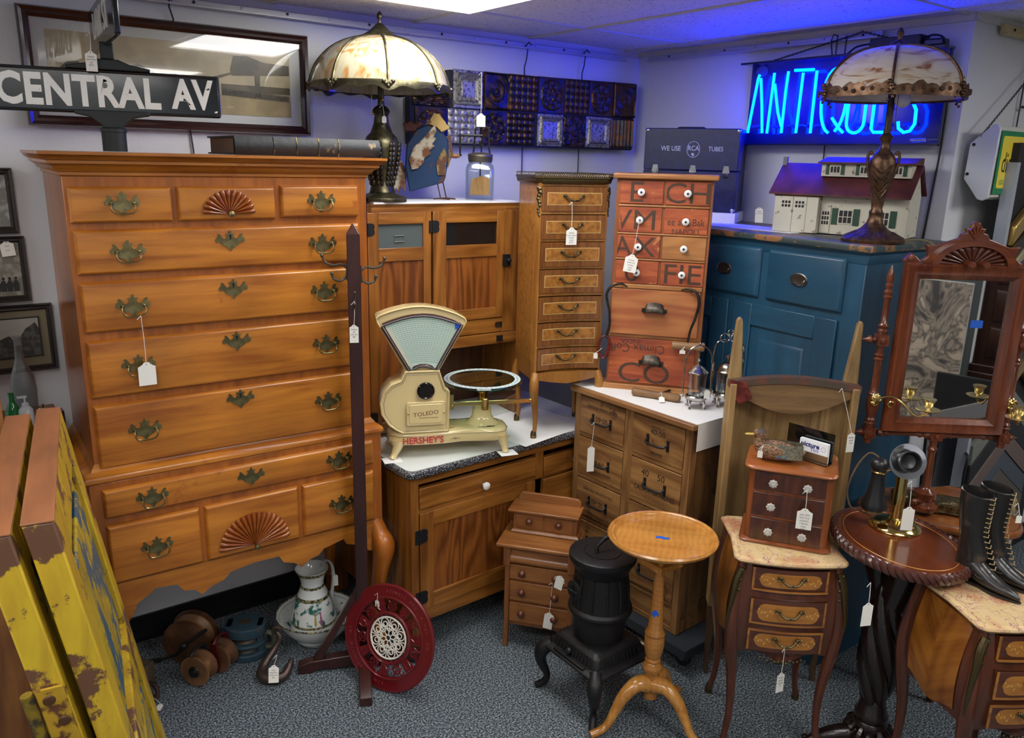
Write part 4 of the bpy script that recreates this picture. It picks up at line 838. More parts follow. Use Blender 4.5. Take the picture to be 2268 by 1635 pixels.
MB().box(-.004, .49, .0, .33, 0, .005).box(-.004, .49, .0, .33, .052, .058).go('cover', lea, BK, .002)
MB().loft([[(x, .03*0-.004-.012*sin(pi*k/8), .058*k/8) for x in (-.004, .49)] for k in range(9)], True, cap=False, closed=False).grid(lambda u, v: (lerp(-.004, .49, u), .006, .058*v), 1, 1).go('spine', lea, BK)
g = MB()
for x in (.12, .195, .27, .34): g.tube([(x, -.004-.0125*sin(pi*k/8), .058*k/8) for k in range(9)], .0022, 6)
g.go('gilt_bands', mat('worn_gilt', (.35, .26, .1), .5, .3, col2=(.03, .03, .03), vs=60), BK)
MB().box(.004, .484, .004, .32, .005, .052).go('page_block', mat('old_pages', (.16, .10, .06), .9, bump=.6, bs=120), BK)
# ================================================================ leaded lamps
def slag(name, c1, c2, c3, sc3=(9, 9, 1.4)):
    m, nt_, b = newmat(name); N = nt_.nodes.new; L = nt_.links.new
    tc = N('ShaderNodeTexCoord'); mp = N('ShaderNodeMapping'); mp.inputs['Scale'].default_value = sc3; L(tc.outputs['Object'], mp.inputs['Vector'])
    n = N('ShaderNodeTexNoise'); n.inputs['Scale'].default_value = 2.2; n.inputs['Detail'].default_value = 5; n.inputs['Distortion'].default_value = 2; L(mp.outputs[0], n.inputs['Vector'])
    cr = N('ShaderNodeValToRGB'); L(n.outputs['Fac'], cr.inputs[0]); e = cr.color_ramp.elements
    e[0].position = .36; e[0].color = (*c2, 1); e[1].position = .52; e[1].color = (*c1, 1); x = e.new(.43); x.color = (*c3, 1)
    L(cr.outputs[0], b.inputs['Base Color']); b.inputs['Roughness'].default_value = .12; b.inputs['Coat Weight'].default_value = .4; return m
def domelamp(t, nP, prof, rm, gm, facets=10, rot=0):
    """prof: (radius, z) from rim to crown"""
    P_ = sp([(r, 0, z) for r, z in prof], 4)
    def pt(a, p, o=0):
        f = ((a/(2*pi/nP)) % 1); return ((p.x+o)*(1-.03*sin(pi*f))*cos(a+R(rot)), (p.x+o)*(1-.03*sin(pi*f))*sin(a+R(rot)), p.z)
    for i in range(nP):
        a0 = 2*pi*i/nP; a1 = a0+2*pi/nP
        def f(u, v):
            k = v*(len(P_)-1); j = min(int(k), len(P_)-2); p = P_[j].lerp(P_[j+1], k-j); a = lerp(a0, a1, u)+1e-6*(1 if u == 0 else -1 if u == 1 else 0)
            ff = u; return (p.x*(1-.03*sin(pi*ff))*cos(a+R(rot)), p.x*(1-.03*sin(pi*ff))*sin(a+R(rot)), p.z)
        b = MB().grid(f, 8, 14).grid(lambda u, v: tuple(V(f(1-u, v))*.985+V((0, 0, f(1-u, v)[2]*.015-.001))), 8, 14); b.go('glass_panel', gm, t)
        MB().tube([((p.x+.003)*cos(a0+R(rot)), (p.x+.003)*sin(a0+R(rot)), p.z) for p in P_], [.0052]*len(P_), 6, flat=.8).go('rib', rm, t)
L1 = thing('dome_table_lamp', 'table lamp with cream slag glass dome and bronze leaf-cast baluster base', 'lamp', (1.52, 2.88, 1.7262), -37)
slag1 = slag('cream_slag_glass', (.44, .40, .28), (.40, .19, .06), (.42, .32, .17))
LB = mat('lamp_bronze', (.13, .115, .065), .36, .85, var=.5, vs=30, bump=.3, bs=50)
MB().loft([ringz([(r*cos(R(45*k+22.5))*(1.08 if k % 2 else 1), r*sin(R(45*k+22.5)), 0) [:2] for k in range(8)], z) for r, z in ((.098, 0), (.098, .014), (.09, .018), (.055, .03), (.048, .036), (.045, .04))], False).go('foot', LB, L1, .002)
MB().lathe([(.05, .035), (.046, .05), (.04, .07), (.044, .10), (.056, .15), (.066, .19), (.066, .22), (.058, .242), (.042, .258), (.03, .29), (.026, .32), (.034, .335), (.03, .345), (.02, .355), (.013, .358), (.012, .40), (.010, .58), (.008, .60)], 32).go('baluster', LB, L1)
b = MB()
for k in range(8):
    a = R(45*k)
    for j in range(9):
        z = .07+.018*j; r = (.042+.026*sin((z-.07)/.15*pi/2) if z < .22 else .064)+.002
        for s in (-1, 1): b.sph((r*cos(a+s*.16*(1-j*.05)), r*sin(a+s*.16*(1-j*.05)), z), .0065, 6, 5, sz=1.8)
b.go('cast_leaves', LB, L1)
SR = .262
domelamp(L1, 8, [(SR, .415), (SR*.985, .44), (SR*.9, .495), (SR*.72, .548), (SR*.5, .582), (.062, .602)], LB, slag1, rot=15)
b = MB()
def edge(a, k): return (SR+.004)*(1-.03*abs(sin(k*pi)))
pts = []
for i in range(96):
    a = 2*pi*i/96; ph = (i % 12)/12; r = (SR+.003)*(1-.03*sin(pi*ph)); dz = .014*abs(cos(pi*ph*2))**2*(1 if ph in (0,) or abs(ph-.5) > .2 else .4)
    pts.append((r*cos(a+R(15)), r*sin(a+R(15)), dz))
b.loft([[(x, y, .432) for x, y, d in pts], [(x*1.012, y*1.012, .424) for x, y, d in pts], [(x*1.012, y*1.012, .412-d*1.3) for x, y, d in pts], [(x*.985, y*.985, .412-d) for x, y, d in pts], [(x*.985, y*.985, .432) for x, y, d in pts]], True, cap=False, loop=True)
for i in range(8):
    a = R(45*i+15); 
    for q in range(5): b.sph(((SR+.006)*cos(a+(q-2)*.03), (SR+.006)*sin(a+(q-2)*.03), .425-.008*(2-abs(q-2))), .008, 7, 5)
b.go('skirt_band', LB, L1)
MB().lathe([(.07, .598), (.066, .606), (.045, .618), (.028, .632), (.016, .645), (.007, .65), (.006, .66), (.011, .668), (.010, .68), (.003, .69)], 24).go('crown_cap', LB, L1)
for x, z in ((-.03, .33), (.012, .38)): MB().tube([(x, -.03, .47), (x, -.03, z)], .0012, 6).sph((x, -.03, z-.004), .005, 8, 6).go('pull_chain', brassy, L1)
L2 = thing('dome_table_lamp', 'table lamp with swirled caramel glass dome and copper brown urn base on the blue cupboard', 'lamp', (2.74, 1.53, 1.6465), -61)
slag2 = slag('caramel_slag_glass', (.66, .60, .47), (.30, .13, .045), (.60, .50, .35), (2.2, 2.2, 8))
L2m = mat('copper_bronze', (.17, .095, .055), .4, .8, var=.45, vs=40, bump=.35, bs=70)
MB().lathe([(.104, 0), (.106, .008), (.10, .016), (.07, .03), (.045, .045), (.028, .065), (.02, .09), (.024, .10), (.018, .112), (.02, .13), (.034, .2), (.042, .25), (.042, .275), (.034, .295), (.02, .31), (.014, .33), (.018, .345), (.024, .355), (.014, .365), (.01, .37)], 32).go('urn_base', L2m, L2)
b = MB()
for s in (-1, 1): MB().tube(sp([(s*.03, 0, .20), (s*.044, 0, .245), (s*.05, 0, .29), (s*.042, 0, .305), (s*.036, 0, .295)], 4), .005, 7).go('scroll_handle', L2m, L2)
for k in range(5): b.tube(sp([(-.03+.002*k, -.02-.02*sin(.5+k*.1), .26-.02*k), (0, -.046+.002*k, .235-.022*k), (.03-.002*k, -.022-.02*sin(.5), .26-.02*k)], 4), .0025, 5)
for k in range(16): a = 2*pi*k/16; b.tube([(.1*cos(a), .1*sin(a), .014), (.06*cos(a+.1), .06*sin(a+.1), .035)], .003, 5)
b.go('cast_ornament', L2m, L2)
MB().tube([(0, 0, .365), (0, 0, .64)], .012, 12).go('stem', mat('dark_stem', (.05, .035, .03), .4, .7), L2)
MB().sph((.035, -.01, .475), .026, 16, 10).go('bulb', mat('white_bulb', (.7, .7, .68), .25), L2)
MB().tube([(.02, -.045, .52), (.02, -.045, .37)], .0012, 6).go('pull_chain', rodm, L2)
S2 = .232
domelamp(L2, 6, [(S2, .485), (S2*.99, .505), (S2*.93, .55), (S2*.76, .598), (S2*.5, .632), (.03, .65)], L2m, slag2, rot=-61+90)
b = MB(); pts = []
for i in range(96):
    a = 2*pi*i/96; ph = (i % 16)/16; r = (S2+.002)*(1-.03*sin(pi*ph)); pts.append((r*cos(a+R(29)), r*sin(a+R(29)), .006*sin(i*2.1)+.006*cos(i*.9)))
b.loft([[(x, y, .512+d) for x, y, d in pts], [(x*1.01, y*1.01, .50) for x, y, d in pts], [(x*1.01, y*1.01, .476) for x, y, d in pts], [(x*.985, y*.985, .478) for x, y, d in pts], [(x*.985, y*.985, .512+d) for x, y, d in pts]], True, cap=False, loop=True)
for i in range(6):
    a = R(60*i+29)
    for q in range(7): b.sph(((S2+.006)*cos(a+(q % 3-1)*.03), (S2+.006)*sin(a+(q % 3-1)*.03), .515-.009*q), .0085-.0006*q, 7, 5)
for i in range(48): a = 2*pi*i/48; b.sph(((S2-.001)*cos(a), (S2-.001)*sin(a), .495+.005*sin(i*2.3)), .007, 6, 4)
b.go('skirt_band', L2m, L2)
MB().lathe([(.034, .645), (.03, .655), (.016, .662), (.007, .668), (.007, .675), (.012, .684), (.010, .694), (.002, .705)], 18).go('crown_cap', L2m, L2)
tag(MB().tube(sp([(2.80, 1.46, 1.652), (2.86, 1.44, 1.655), (2.885, 1.40, 1.65), (2.885, 1.36, 1.60), (2.88, 1.352, 1.45), (2.86, 1.35, 1.3), (2.75, 1.34, 1.1), (2.70, 1.32, 1.0)], 6), .0035, 7).go('lamp_cord', mat('olive_cord', (.16, .14, .08), .7)), 'olive cord dropping from the caramel glass lamp over the cupboard edge', 'cord')
# ================================================================ rooster and butter churn
rust = mat('rusty_cream_tin', (.50, .44, .32), .6, .2, col2=(.17, .06, .02), vs=24, thr=(.42, .55), bump=.3)
RO = thing('metal_rooster', 'scrap metal rooster with blue body and rusty cream wing next to the domed lamp', 'figure', (1.845, 2.915, 1.727), -30)
MB().prism([(-.16, .03), (-.02, .07), (-.012, .09), (.0, .16), (.0, .24), (-.03, .28), (-.08, .30), (-.13, .28), (-.17, .22), (-.178, .13)], -.035, .035).go('body', mat('chipped_blue_tin', (.008, .035, .10), .5, .3, col2=(.10, .04, .02), vs=16, thr=(.38, .44)), RO, .006)
MB().prism([(-.15, .12), (-.16, .16), (-.14, .21), (-.10, .245), (-.055, .30), (-.05, .275), (-.062, .25), (-.05, .245), (-.068, .222), (-.055, .215), (-.08, .195), (-.072, .185), (-.1, .165), (-.1, .15), (-.125, .125)], -.048, -.043).go('wing', rust, RO)
MB().prism([(-.085, .30), (-.06, .345), (-.035, .335), (.005, .285), (-.03, .27), (-.05, .29)], -.044, -.006).go('beak', mat('yellow_tin', (.50, .33, .10), .5, .2, col2=(.12, .05, .02), vs=30, thr=(.36, .42)), RO, .002)
MB().prism([(-.175, .27), (-.185, .30), (-.165, .305), (-.155, .315), (-.135, .30), (-.12, .30), (-.13, .27)], -.02, .02).go('comb', mat('red_rust', (.10, .02, .012), .6), RO, .004)
MB().prism([(-.19, .15), (-.215, .18), (-.24, .15), (-.245, .09), (-.24, .04), (-.225, .02), (-.215, .045), (-.205, .022), (-.195, .05), (-.18, .03), (-.17, .1)], .0, .02).go('tail', rust, RO, .002)
MB().prism([(-.045, .10), (-.05, .15), (-.02, .21), (-.01, .19), (-.012, .10)], -.042, -.036).prism([(-.0, .13), (.02, .19), (.01, .26), (-.03, .25), (-.03, .15)], .0, .008).go('breast_patch', mat('mustard_tin', (.28, .21, .04), .5, .2, col2=(.1, .04, .02), vs=30), RO)
for x, y in ((-.05, -.02), (-.025, .015)):
    MB().tube([(x, y, .09), (x+.018, y, .006)], .003, 6).tube([(x-.01, y-.02, .004), (x+.018, y, .006), (x+.055, y-.02, .003)], .0028, 6).tube([(x+.018, y, .005), (x+.045, y+.02, .003)], .0028, 6).go('leg', mat('rust_rod', (.10, .05, .03), .6, .5), RO)
CH_ = thing('butter_churn', 'glass jar butter churn with iron crank and wooden paddle next to the metal rooster', 'churn', (1.972, 2.865, 1.727), -37)
def sq(h, r): return rr(-h, h, -h, h, r, 4)
MB().loft([ringz(sq(a, b_), z) for a, b_, z in ((.05, .015, .0), (.058, .016, .006), (.059, .016, .12), (.056, .02, .14), (.048, .03, .152), (.044, .04, .158))], True, cap=False).loft([ringz(sq(a, b_), z) for a, b_, z in ((.0, .0, .007), (.053, .013, .008), (.055, .014, .12), (.052, .018, .138), (.044, .028, .149), (.041, .038, .158))], True, cap=False).go('glass_jar', thinglass('jar_glass', (.90, .93, .93), .05), CH_)
lid = MB().lathe([(.048, .155), (.05, .158), (.05, .163), (.053, .166), (.05, .169), (.053, .172), (.05, .175), (.053, .178), (.052, .186), (.04, .192), (.012, .195)], 30).go('lid', mat('zinc_lid', (.16, .14, .11), .45, .8), CH_)
MB().tube([(-.03, 0, .19), (-.026, 0, .215), (-.022, 0, .29), (-.012, 0, .298), (.025, 0, .298), (.034, 0, .29), (.036, 0, .21), (.04, 0, .19)], .004, 8).tube([(.004, 0, .19), (.004, 0, .296)], .003, 8).lathe([(.02, -.004), (.02, .004)], 18, .0, -.01, .24, ax='x').tube([(-.085, -.01, .262), (.01, -.01, .262)], .005, 8).lathe([(.012, -.003), (.012, .003)], 12, .004, -.002, .225).go('gear_frame', iron, CH_)
MB().tube([(-.084, -.012, .268), (-.084, -.012, .19), (-.08, -.012, .178)], .004, 8).go('crank', iron, CH_)
MB().lathe([(.004, -.0), (.007, .004), (.009, .02), (.011, .035), (.006, .05), (.003, .052)], 14, -.136, -.012, .178, ax='x').go('crank_handle', wood('handle_beech', (.28, .13, .05), (.18, .07, .03), 'x'), CH_)
MB().tube([(0, 0, .19), (0, 0, .08)], .003, 8).go('shaft', iron, CH_)
pdm = wood('paddle_wood', (.62, .33, .11), (.45, .2, .06), 'z', 2)
MB().prism([(-.042, .02), (.042, .02), (.038, .09), (.01, .098), (-.038, .085)], -.002, .003).prism([(-.02, .088), (-.012, .095), (.016, .022), (.004, .022)], -.008, -.003).box(-.006, .006, -.006, -.002, .022, .098).go('paddle', pdm, CH_)
# ================================================================ hershey scale
cream = mat('cream_enamel', (.74, .58, .28), .14, coat=.6)
pin = mat('dark_pinstripe', (.05, .03, .03), .4)
SC = thing('counter_scale', 'cream enamel counter scale with fan dial and round glass plate on the white worktop', 'scale', (1.387, 2.586, .783), -23)
def off(pts, dx=0, dz=0, s=1, c=(0, 0)): return [(c[0]+(x-c[0])*s+dx, c[1]+(z-c[1])*s+dz) for x, z in pts]
hs = [(.05, .33), (.05, .345), (-.052, .53), (-.055, .545), (-.045, .555)]+[(lerp(-.045, .275, k/10), .557+.036*sin(pi*k/10)+(-.012*k/10)) for k in range(1, 10)]+[(.278, .538), (.284, .525), (.275, .508), (.18, .342), (.18, .33)]
MB().loft([[(x, y, z) for x, z in off(hs, s=s, c=(.115, .43))] for y, s in ((-.02, .955), (-.028, .975), (-.024, 1), (.045, 1), (.052, .96))], False).go('dial_housing', cream, SC, .004)
win = [(.066, .345), (-.03, .515)]+[(lerp(-.03, .262, k/8), .52+.036*sin(pi*k/8)+(-.006*k/8)) for k in range(0, 9)]+[(.168, .345)]+[(lerp(.168, .066, k/5), .345+.018*sin(pi*k/5)) for k in range(1, 5)]
MB().tube([(x, -.031, z) for x, z in win], .0075, 8, loop=True).go('window_frame', mat('brown_enamel_rim', (.06, .02, .015), .15, coat=.6), SC)
MB().tube([(x, -.036, z) for x, z in off(win, s=1.0, c=(.115, .43))], .003, 6, loop=True).go('window_bead', chrome, SC)
MB().prism(win, -.031, -.026).go('dial_face', mat('pale_green_dial', (.56, .70, .60), .3), SC)
b = MB(); ac = V((.117, .2))
for k in range(26):
    rr_ = .18+k*.0072; n = 15
    b.tube([(ac.x+rr_*sin(R(a)), -.0318, ac.y+rr_*cos(R(a))) for a in [lerp(-23, 23, q/n) for q in range(n+1)]], .00035, 3, smooth=False)
    for q in range(16+k//3):
        a = R(lerp(-22, 22, q/(15+k//3))); b.box(ac.x+rr_*sin(a)-.0006, ac.x+rr_*sin(a)+.0006, -.0322, -.0316, ac.y+rr_*cos(a)-.002, ac.y+rr_*cos(a)+.0012)
b.go('dial_markings', mat('dial_grey', (.13, .19, .18), .5), SC)
MB().prism([(.06, .362), (.075, .362), (-.004, .512), (-.02, .508)], -.0335, -.032).go('indicator_strip', mat('strip_cream', (.6, .6, .48), .4), SC)
MB().box(.236, .258, -.0345, -.034, .50, .522).go('blue_tape', tape, SC)
bp = [(.035, .10), (.215, .10), (.218, .26), (.2, .275), (.178, .345), (.05, .345), (.034, .31), (-.005, .295), (-.035, .265), (-.047, .225), (-.042, .18), (-.015, .135), (.01, .115)]
MB().loft([[(x, y, z) for x, z in off(bp, s=s, c=(.1, .2))] for y, s in ((-.035, .94), (-.042, .97), (-.036, 1), (.065, 1), (.078, .93))], False).go('body', cream, SC, .006)
MB().lathe([(.05, -.045), (.05, -.03)], 28, .12, .0, .27, ax='y').v
MB().lathe([(.033, 0), (.033, .006), (.029, .009), (.026, .006), (.001, .006)], 28, .125, -.042, .268, ax='y').go('round_window', mat('dark_mirror_window', (.03, .025, .02), .06, .6), SC)
MB().prism(rr(.052, .197, .133, .225, .008), -.048, -.042).prism(rr(.062, .187, .142, .216, .006), -.0505, -.048).go('front_door', cream, SC, .002)
for x in (.058, .193): MB().sph((x, -.05, .182), .004, 8, 6).go('thumb_screw', brassy, SC)
MB().text('TOLEDO', .022, .125, .18, -.0506, .0004, sx=1.1, rot=6).box(.1, .17, -.051, -.0505, .163, .1645).go('gold_lettering', mat('brown_gold', (.16, .06, .03), .4), SC)
base = [(-.01, .015), (.02, -.012), (.10, -.02), (.2, -.018), (.27, -.006), (.33, -.014), (.40, -.022), (.44, -.005), (.458, .04), (.458, .10), (.43, .14), (.36, .15), (.28, .14), (.2, .15), (.05, .15), (-.005, .13), (-.016, .08)]
def bz(s, z): return [(.22+(x-.22)*s, .065+(y-.065)*s-.02, z) for x, y in base]
MB().loft([bz(.97, .052), bz(1, .056), bz(1, .086), bz(.97, .094), bz(.93, .098), bz(.5, .104)], True).go('base', cream, SC)
for x, y, sx, sy in ((.02, -.02, -1, -1), (.43, -.02, .4, -1), (.02, .12, -1, 1), (.43, .12, .4, 1)):
    p, r = spr([(x, y, .062), (x+sx*.002, y+sy*.006, .045), (x+sx*.014, y+sy*.012, .018), (x+sx*.022, y+sy*.016, .002)], [.03, .02, .013, .014], 5); MB().tube(p, r, 10).go('foot', cream, SC)
MB().text("HERSHEY'S", .036, .115, .07, -.0425, .0008, sx=.92, bold=.0006).go('red_lettering', mat('red_letter', (.55, .035, .04), .4), SC)
b = MB()
for s in (-1, 1):
    x = .115+s*.125; b.tube([(x-.02, -.04, .07), (x+.02, -.0365, .07)], .0008, 4).tube([(x-.008, -.04, .073), (x, -.0395, .076), (x+.008, -.0385, .073), (x, -.0395, .067), (x-.008, -.04, .073)], .0007, 4)
b.go('scroll_ornament', pin, SC)
b = MB()
b.tube([(x, y-.002, .0865) for x, y, z in bz(1.0, 0)], .0007, 4, loop=True); b.tube([(x, -.0425, z) for x, z in off(bp, s=.90, c=(.1, .2))], .0007, 4, loop=True)
b.go('pinstripes', pin, SC)
MB().lathe([(.07, .098), (.066, .104), (.05, .115), (.04, .13), (.036, .16), (.03, .185), (.012, .19)], 24, .36, .05, 0, sx=1, sy=.8).go('plate_column', cream, SC)
MB().lathe([(.014, .185), (.014, .225), (.02, .228), (.02, .236), (.006, .24), (.006, .268)], 18, .36, .05).go('plate_spindle', brassy, SC)
b = MB()
for k in range(5):
    a = R(72*k+20); b.tube(sp([(.36, .05, .245), (.36+.06*cos(a), .05+.06*sin(a), .25), (.36+.12*cos(a), .05+.12*sin(a), .268)], 5), .0035, 6)
b.go('spider_arms', silver, SC)
MB().box(.22, .55, -.012, -.006, .19, .208).go('beam', brassy, SC, .002)
MB().lathe([(.014, -.02), (.014, .022), (.012, .026)], 20, .36, -.01, .192).go('beam_poise', brassy, SC)
MB().sph((.232, -.014, .195), .008, 8, 6).sph((.542, -.014, .202), .006, 8, 6).box(.215, .235, -.02, .02, .18, .24).go('beam_end', brassy, SC)
MB().prism([(.37, .185), (.44, .178), (.50, .21), (.50, .235), (.46, .24), (.38, .225)], .05, .09).go('counterpoise_housing', mat('brown_enamel_rim', (0, 0, 0)), SC, .008)
gp = MB().lathe([(.001, .268), (.15, .268), (.157, .270), (.158, .277), (.155, .280), (.001, .280)], 56, .36, .05, cap=False).go('glass_plate', thinglass('green_plate_glass', (.50, .72, .64), .06), SC)
MB().lathe([(.128, .2806), (.150, .2806), (.150, .2812), (.128, .2812), (.128, .2806)], 56, .36, .05, cap=False).go('frosted_ring', mat('frosted_white', (.55, .68, .68), .5), gp)
b = MB()
for k in range(44): a = 2*pi*k/44; b.tube([(.36+.139*cos(a+.03*q)+.005*sin(q*2+k)*cos(a), .05+.139*sin(a+.03*q)+.005*sin(q*2+k)*sin(a), .2814) for q in range(4)], .0007, 4)
b.go('etched_vines', mat('etched_dark', (.05, .09, .09), .5), gp)
b = MB().lathe([(.001, .0), (.012, .0), (.012, .002)], 16, .265, .01, .1, sx=1, sy=.7).tube([(.2, .0, .102), (.21, -.012, .102), (.235, -.002, .102), (.24, .0, .102)], .0015, 5).tube([(.33, -.012, .102), (.36, -.016, .102), (.40, -.01, .102), (.37, -.005, .102)], .0014, 5); b.go('brass_label', mat('dark_label', (.06, .05, .03), .4, .6), SC)
pad = mat('white_card', (.82, .82, .8), .7)
def card(x0, x1, y0, y1, loc, rz, lab, nm='paper_pad', th=.0012): return tag(MB().box(x0, x1, y0, y1, 0, th).go(nm, pad, loc=loc, rot=(0, 0, rz)), lab, 'paper')
ca, sa = cos(R(-23)), sin(R(-23))
for x, y, l in ((-.004, -.045, 'small white paper pad under the left front foot of the scale'), (.445, -.045, 'small white paper pad under the right front foot of the scale')):
    card(-.035, .035, -.03, .03, (1.387+x*ca-y*sa, 2.586+x*sa+y*ca, .7822), -15, l)
card(-.06, .36, -.06, .30, (1.93, 2.455, .7822), 10, 'white card under the legs of the seven drawer chest', 'white_card')
# ================================================================ RCA tube case, toy house
cas = mat('neon_tinted_case', (.008, .012, .075), .4, var=.3, vs=30)  # blue spill of the neon is painted into the case colour
RC = thing('tube_caddy_case', 'dark blue repair case lettered WE USE TUBES on the cupboard below the neon', 'case', (2.72, 2.69, 1.69), -60)
MB().box(.03, .45, 0, .22, 0, .176).go('lower_body', cas, RC, .004)
MB().box(.03, .45, 0, .22, .178, .358).go('lid', cas, RC, .004)
wl = mat('faded_white_print', (.55, .6, .75), .6)
MB().text('WE USE', .03, .15, .27, -.0005, .0004, sx=.85).text('TUBES', .027, .348, .27, -.0005, .0004, sx=.85).text('RCA', .03, .25, .272, -.0005, .0004, sx=.85).tube([(.25+.028*cos(R(a)), -.0012, .268+.034*sin(R(a))) for a in range(0, 360, 15)], .0011, 5, loop=True).prism([(.243, .252), (.254, .252), (.25, .246), (.258, .246), (.247, .236), (.25, .243), (.244, .243)], -.001, -.0005).go('white_lettering', wl, RC)
def latch():
    return MB().prism(rr(-.012, .012, -.022, .022, .008), -.004, 0).prism([(-.016, .0), (.016, 0), (.01, .03), (-.01, .03)], -.003, 0).box(-.008, .008, -.010, -.004, -.012, .014).lathe([(.007, 0), (.007, .003)], 12, 0, -.004, -.005, ax='y').go('latch', chrome)
for x in (.085, .254, .4): inst('latch', latch, RC, (x, 0, .17))
for x in (.04, .44):
    for z in (.01, .348): MB().sph((x, .008, z), .012, 10, 7).go('corner_cap', chrome, RC)
MB().tube([(.15, .1, .356), (.16, .1, .362), (.27, .1, .362), (.28, .1, .356)], .006, 8).go('carry_handle', rubber, RC)
fb = MB().box(-.0, .46, -.03, .24, 0, .0425).go('white_foam_boards', mat('white_card', (0, 0, 0)), loc=(2.72, 2.69, 1.6465), rot=(0, 0, -60)); tag(fb, 'white foam boards lying under the dark repair case', 'board')
card(-.12, .42, -.0, .2, (2.72, 2.28, 1.6455), -88, 'white paper lying on the blue cupboard in front of the toy house', 'white_card', .0015)
hw = mat('chipped_cream_paint', (.60, .57, .46), .6, col2=(.2, .17, .12), vs=35, thr=(.30, .38))
hr = mat('faded_maroon_roof', (.13, .03, .03), .6, var=.4, vs=12)
hg = mat('green_shutter', (.015, .06, .03), .5)
HS = thing('toy_house', 'cream wooden toy house with maroon roof, garage and green shutters on the blue cupboard', 'dollhouse', (2.79, 2.03, 1.648), -75)
MB().box(.05, .535, .0, .17, 0, .15).go('walls', hw, HS, .001)
g = MB().box(.052, .222, -.035, .0, 0, .145).go('garage', hw, HS, .001)
for x0, x1 in ((.075, .125), (.128, .178)):
    dd = MB().box(x0, x1, -.038, -.035, .0, .135).go('garage_door', hw, g)
b = MB()
for x0 in (.082, .135):
    for i in range(3):
        for j in range(2): b.box(x0+i*.0125, x0+i*.0125+.009, -.0385, -.038, .095+j*.014, .095+j*.014+.010)
b.go('garage_panes', black, g)
MB().box(.0505, .225, -.04, .0, .137, .142).go('eave', hr, HS)
def win_(x0, x1, z0, z1, y, par=HS, sh=1, nx=3, nz=2, sw=.022):
    f = MB().box(x0, x1, y-.003, y, z0, z1).go('window', hw, par)
    q = MB(); dx = (x1-x0-.006)/nx; dz = (z1-z0-.006)/nz
    for i in range(nx):
        for j in range(nz): q.box(x0+.003+i*dx+.0015, x0+.003+(i+1)*dx-.0015, y-.0035, y-.003, z0+.003+j*dz+.0015, z0+.003+(j+1)*dz-.0015)
    q.go('pane', black, f)
    if sh:
        for s in (x0-sw-.001, x1+.001): MB().box(s, s+sw, y-.004, y, z0-.003, z1+.003).go('shutter', hg, f)
win_(.29, .345, .04, .095, 0); win_(.425, .475, .04, .095, 0)
dd = MB().box(.205+.02, .262, -.004, 0, .003, .11).go('front_door', hw, HS)
b = MB()
for i in range(3):
    for j in range(3): b.box(.231+i*.0095, .238+i*.0095, -.0045, -.004, .035+j*.018, .048+j*.018)
b.go('door_panes', black, dd)
# roof: front slope, dormer
MB().prism([(-.048, .142), (-.048, .148), (.08, .262), (.09, .262), (.2, .155), (.2, .149), (.085, .255)], .03, .548, 'yz').go('roof', hr, HS)
MB().prism([(.0, .15), (.085, .25), (.17, .15)], .05, .056, 'yz').go('gable', hw, HS); MB().prism([(.0, .15), (.085, .25), (.17, .15)], .529, .535, 'yz').go('gable', hw, HS)
dm = MB().box(.205, .525, .01, .12, .215, .262).go('dormer', hw, HS, .001)
MB().prism([(-.012, .262), (-.012, .268), (.10, .288), (.13, .288), (.13, .262)], .195, .537, 'yz').go('dormer_roof', hr, HS, .001)
for x in (.235, .345, .455): win_(x, x+.042, .225, .256, .01, dm, 1, 3, 1, .012)
MB().box(.03, .045, .07, .09, .2, .285).go('chimney', mat('grey_chimney', (.2, .19, .17), .7), HS)
def LW(o, x, y, z): a = R(o[2]); return (o[0]+x*cos(a)-y*sin(a), o[1]+x*sin(a)+y*cos(a), z)
# ================================================================ hay hooks, glass castors, handled hook
TO = (2.245, 2.335, -51)
hk = mat('forged_hook_iron', (.045, .04, .035), .5, .7, var=.4, vs=60, bump=.3)
K = thing('hay_hook', 'forged hay hook with red metal loop handle hanging on the crate drawer tower', 'tool', TO[:2]+(0,), -51, 'hay hooks')
q, r = spr([(.075, -.012, 1.415), (.05, -.022, 1.428), (.012, -.032, 1.415), (-.004, -.034, 1.38), (.01, -.034, 1.32), (.014, -.034, 1.26), (.004, -.034, 1.215)], [.002, .004, .0055, .0055, .005, .005, .005], 5)
MB().tube(q, r, 8).go('hook', hk, K)
MB().tube(sp([(.002, -.034, 1.215), (-.018, -.034, 1.205), (-.026, -.034, 1.16), (-.012, -.034, 1.125), (.006, -.034, 1.13), (.016, -.034, 1.17), (.016, -.034, 1.20), (.004, -.034, 1.215)], 5), .006, 8, flat=1.8, up=(0, 1, 0)).go('d_handle', mat('worn_red_iron', (.25, .02, .015), .5, .3, col2=(.06, .03, .03), vs=30), K)
K = thing('hay_hook', 'forged hay hook with turned wooden cross handle hanging on the crate drawer tower', 'tool', TO[:2]+(0,), -51, 'hay hooks')
q, r = spr([(.285, -.014, 1.415), (.31, -.022, 1.422), (.345, -.034, 1.412), (.358, -.036, 1.37), (.348, -.036, 1.31), (.333, -.036, 1.26), (.326, -.036, 1.205)], [.002, .004, .0055, .006, .0055, .005, .005], 5)
MB().tube(q, r, 8).go('hook', hk, K)
wb = wood('worn_beech', (.38, .22, .09), (.22, .11, .04), 'x', 2, .5, .1, 8)
MB().lathe([(.0155, -.06), (.0165, -.055), (.015, -.02), (.016, 0), (.015, .03), (.018, .06), (.014, .066)], 16, .328, -.036, 1.198, ax='x').go('wooden_handle', wb, K)
K = thing('box_hook', 'box hook with rough wooden handle and black rod lying on the paper runner', 'tool', (2.30, 2.09, 1.008), -88)
o = K; o.rotation_euler = (0, 0, R(-64))
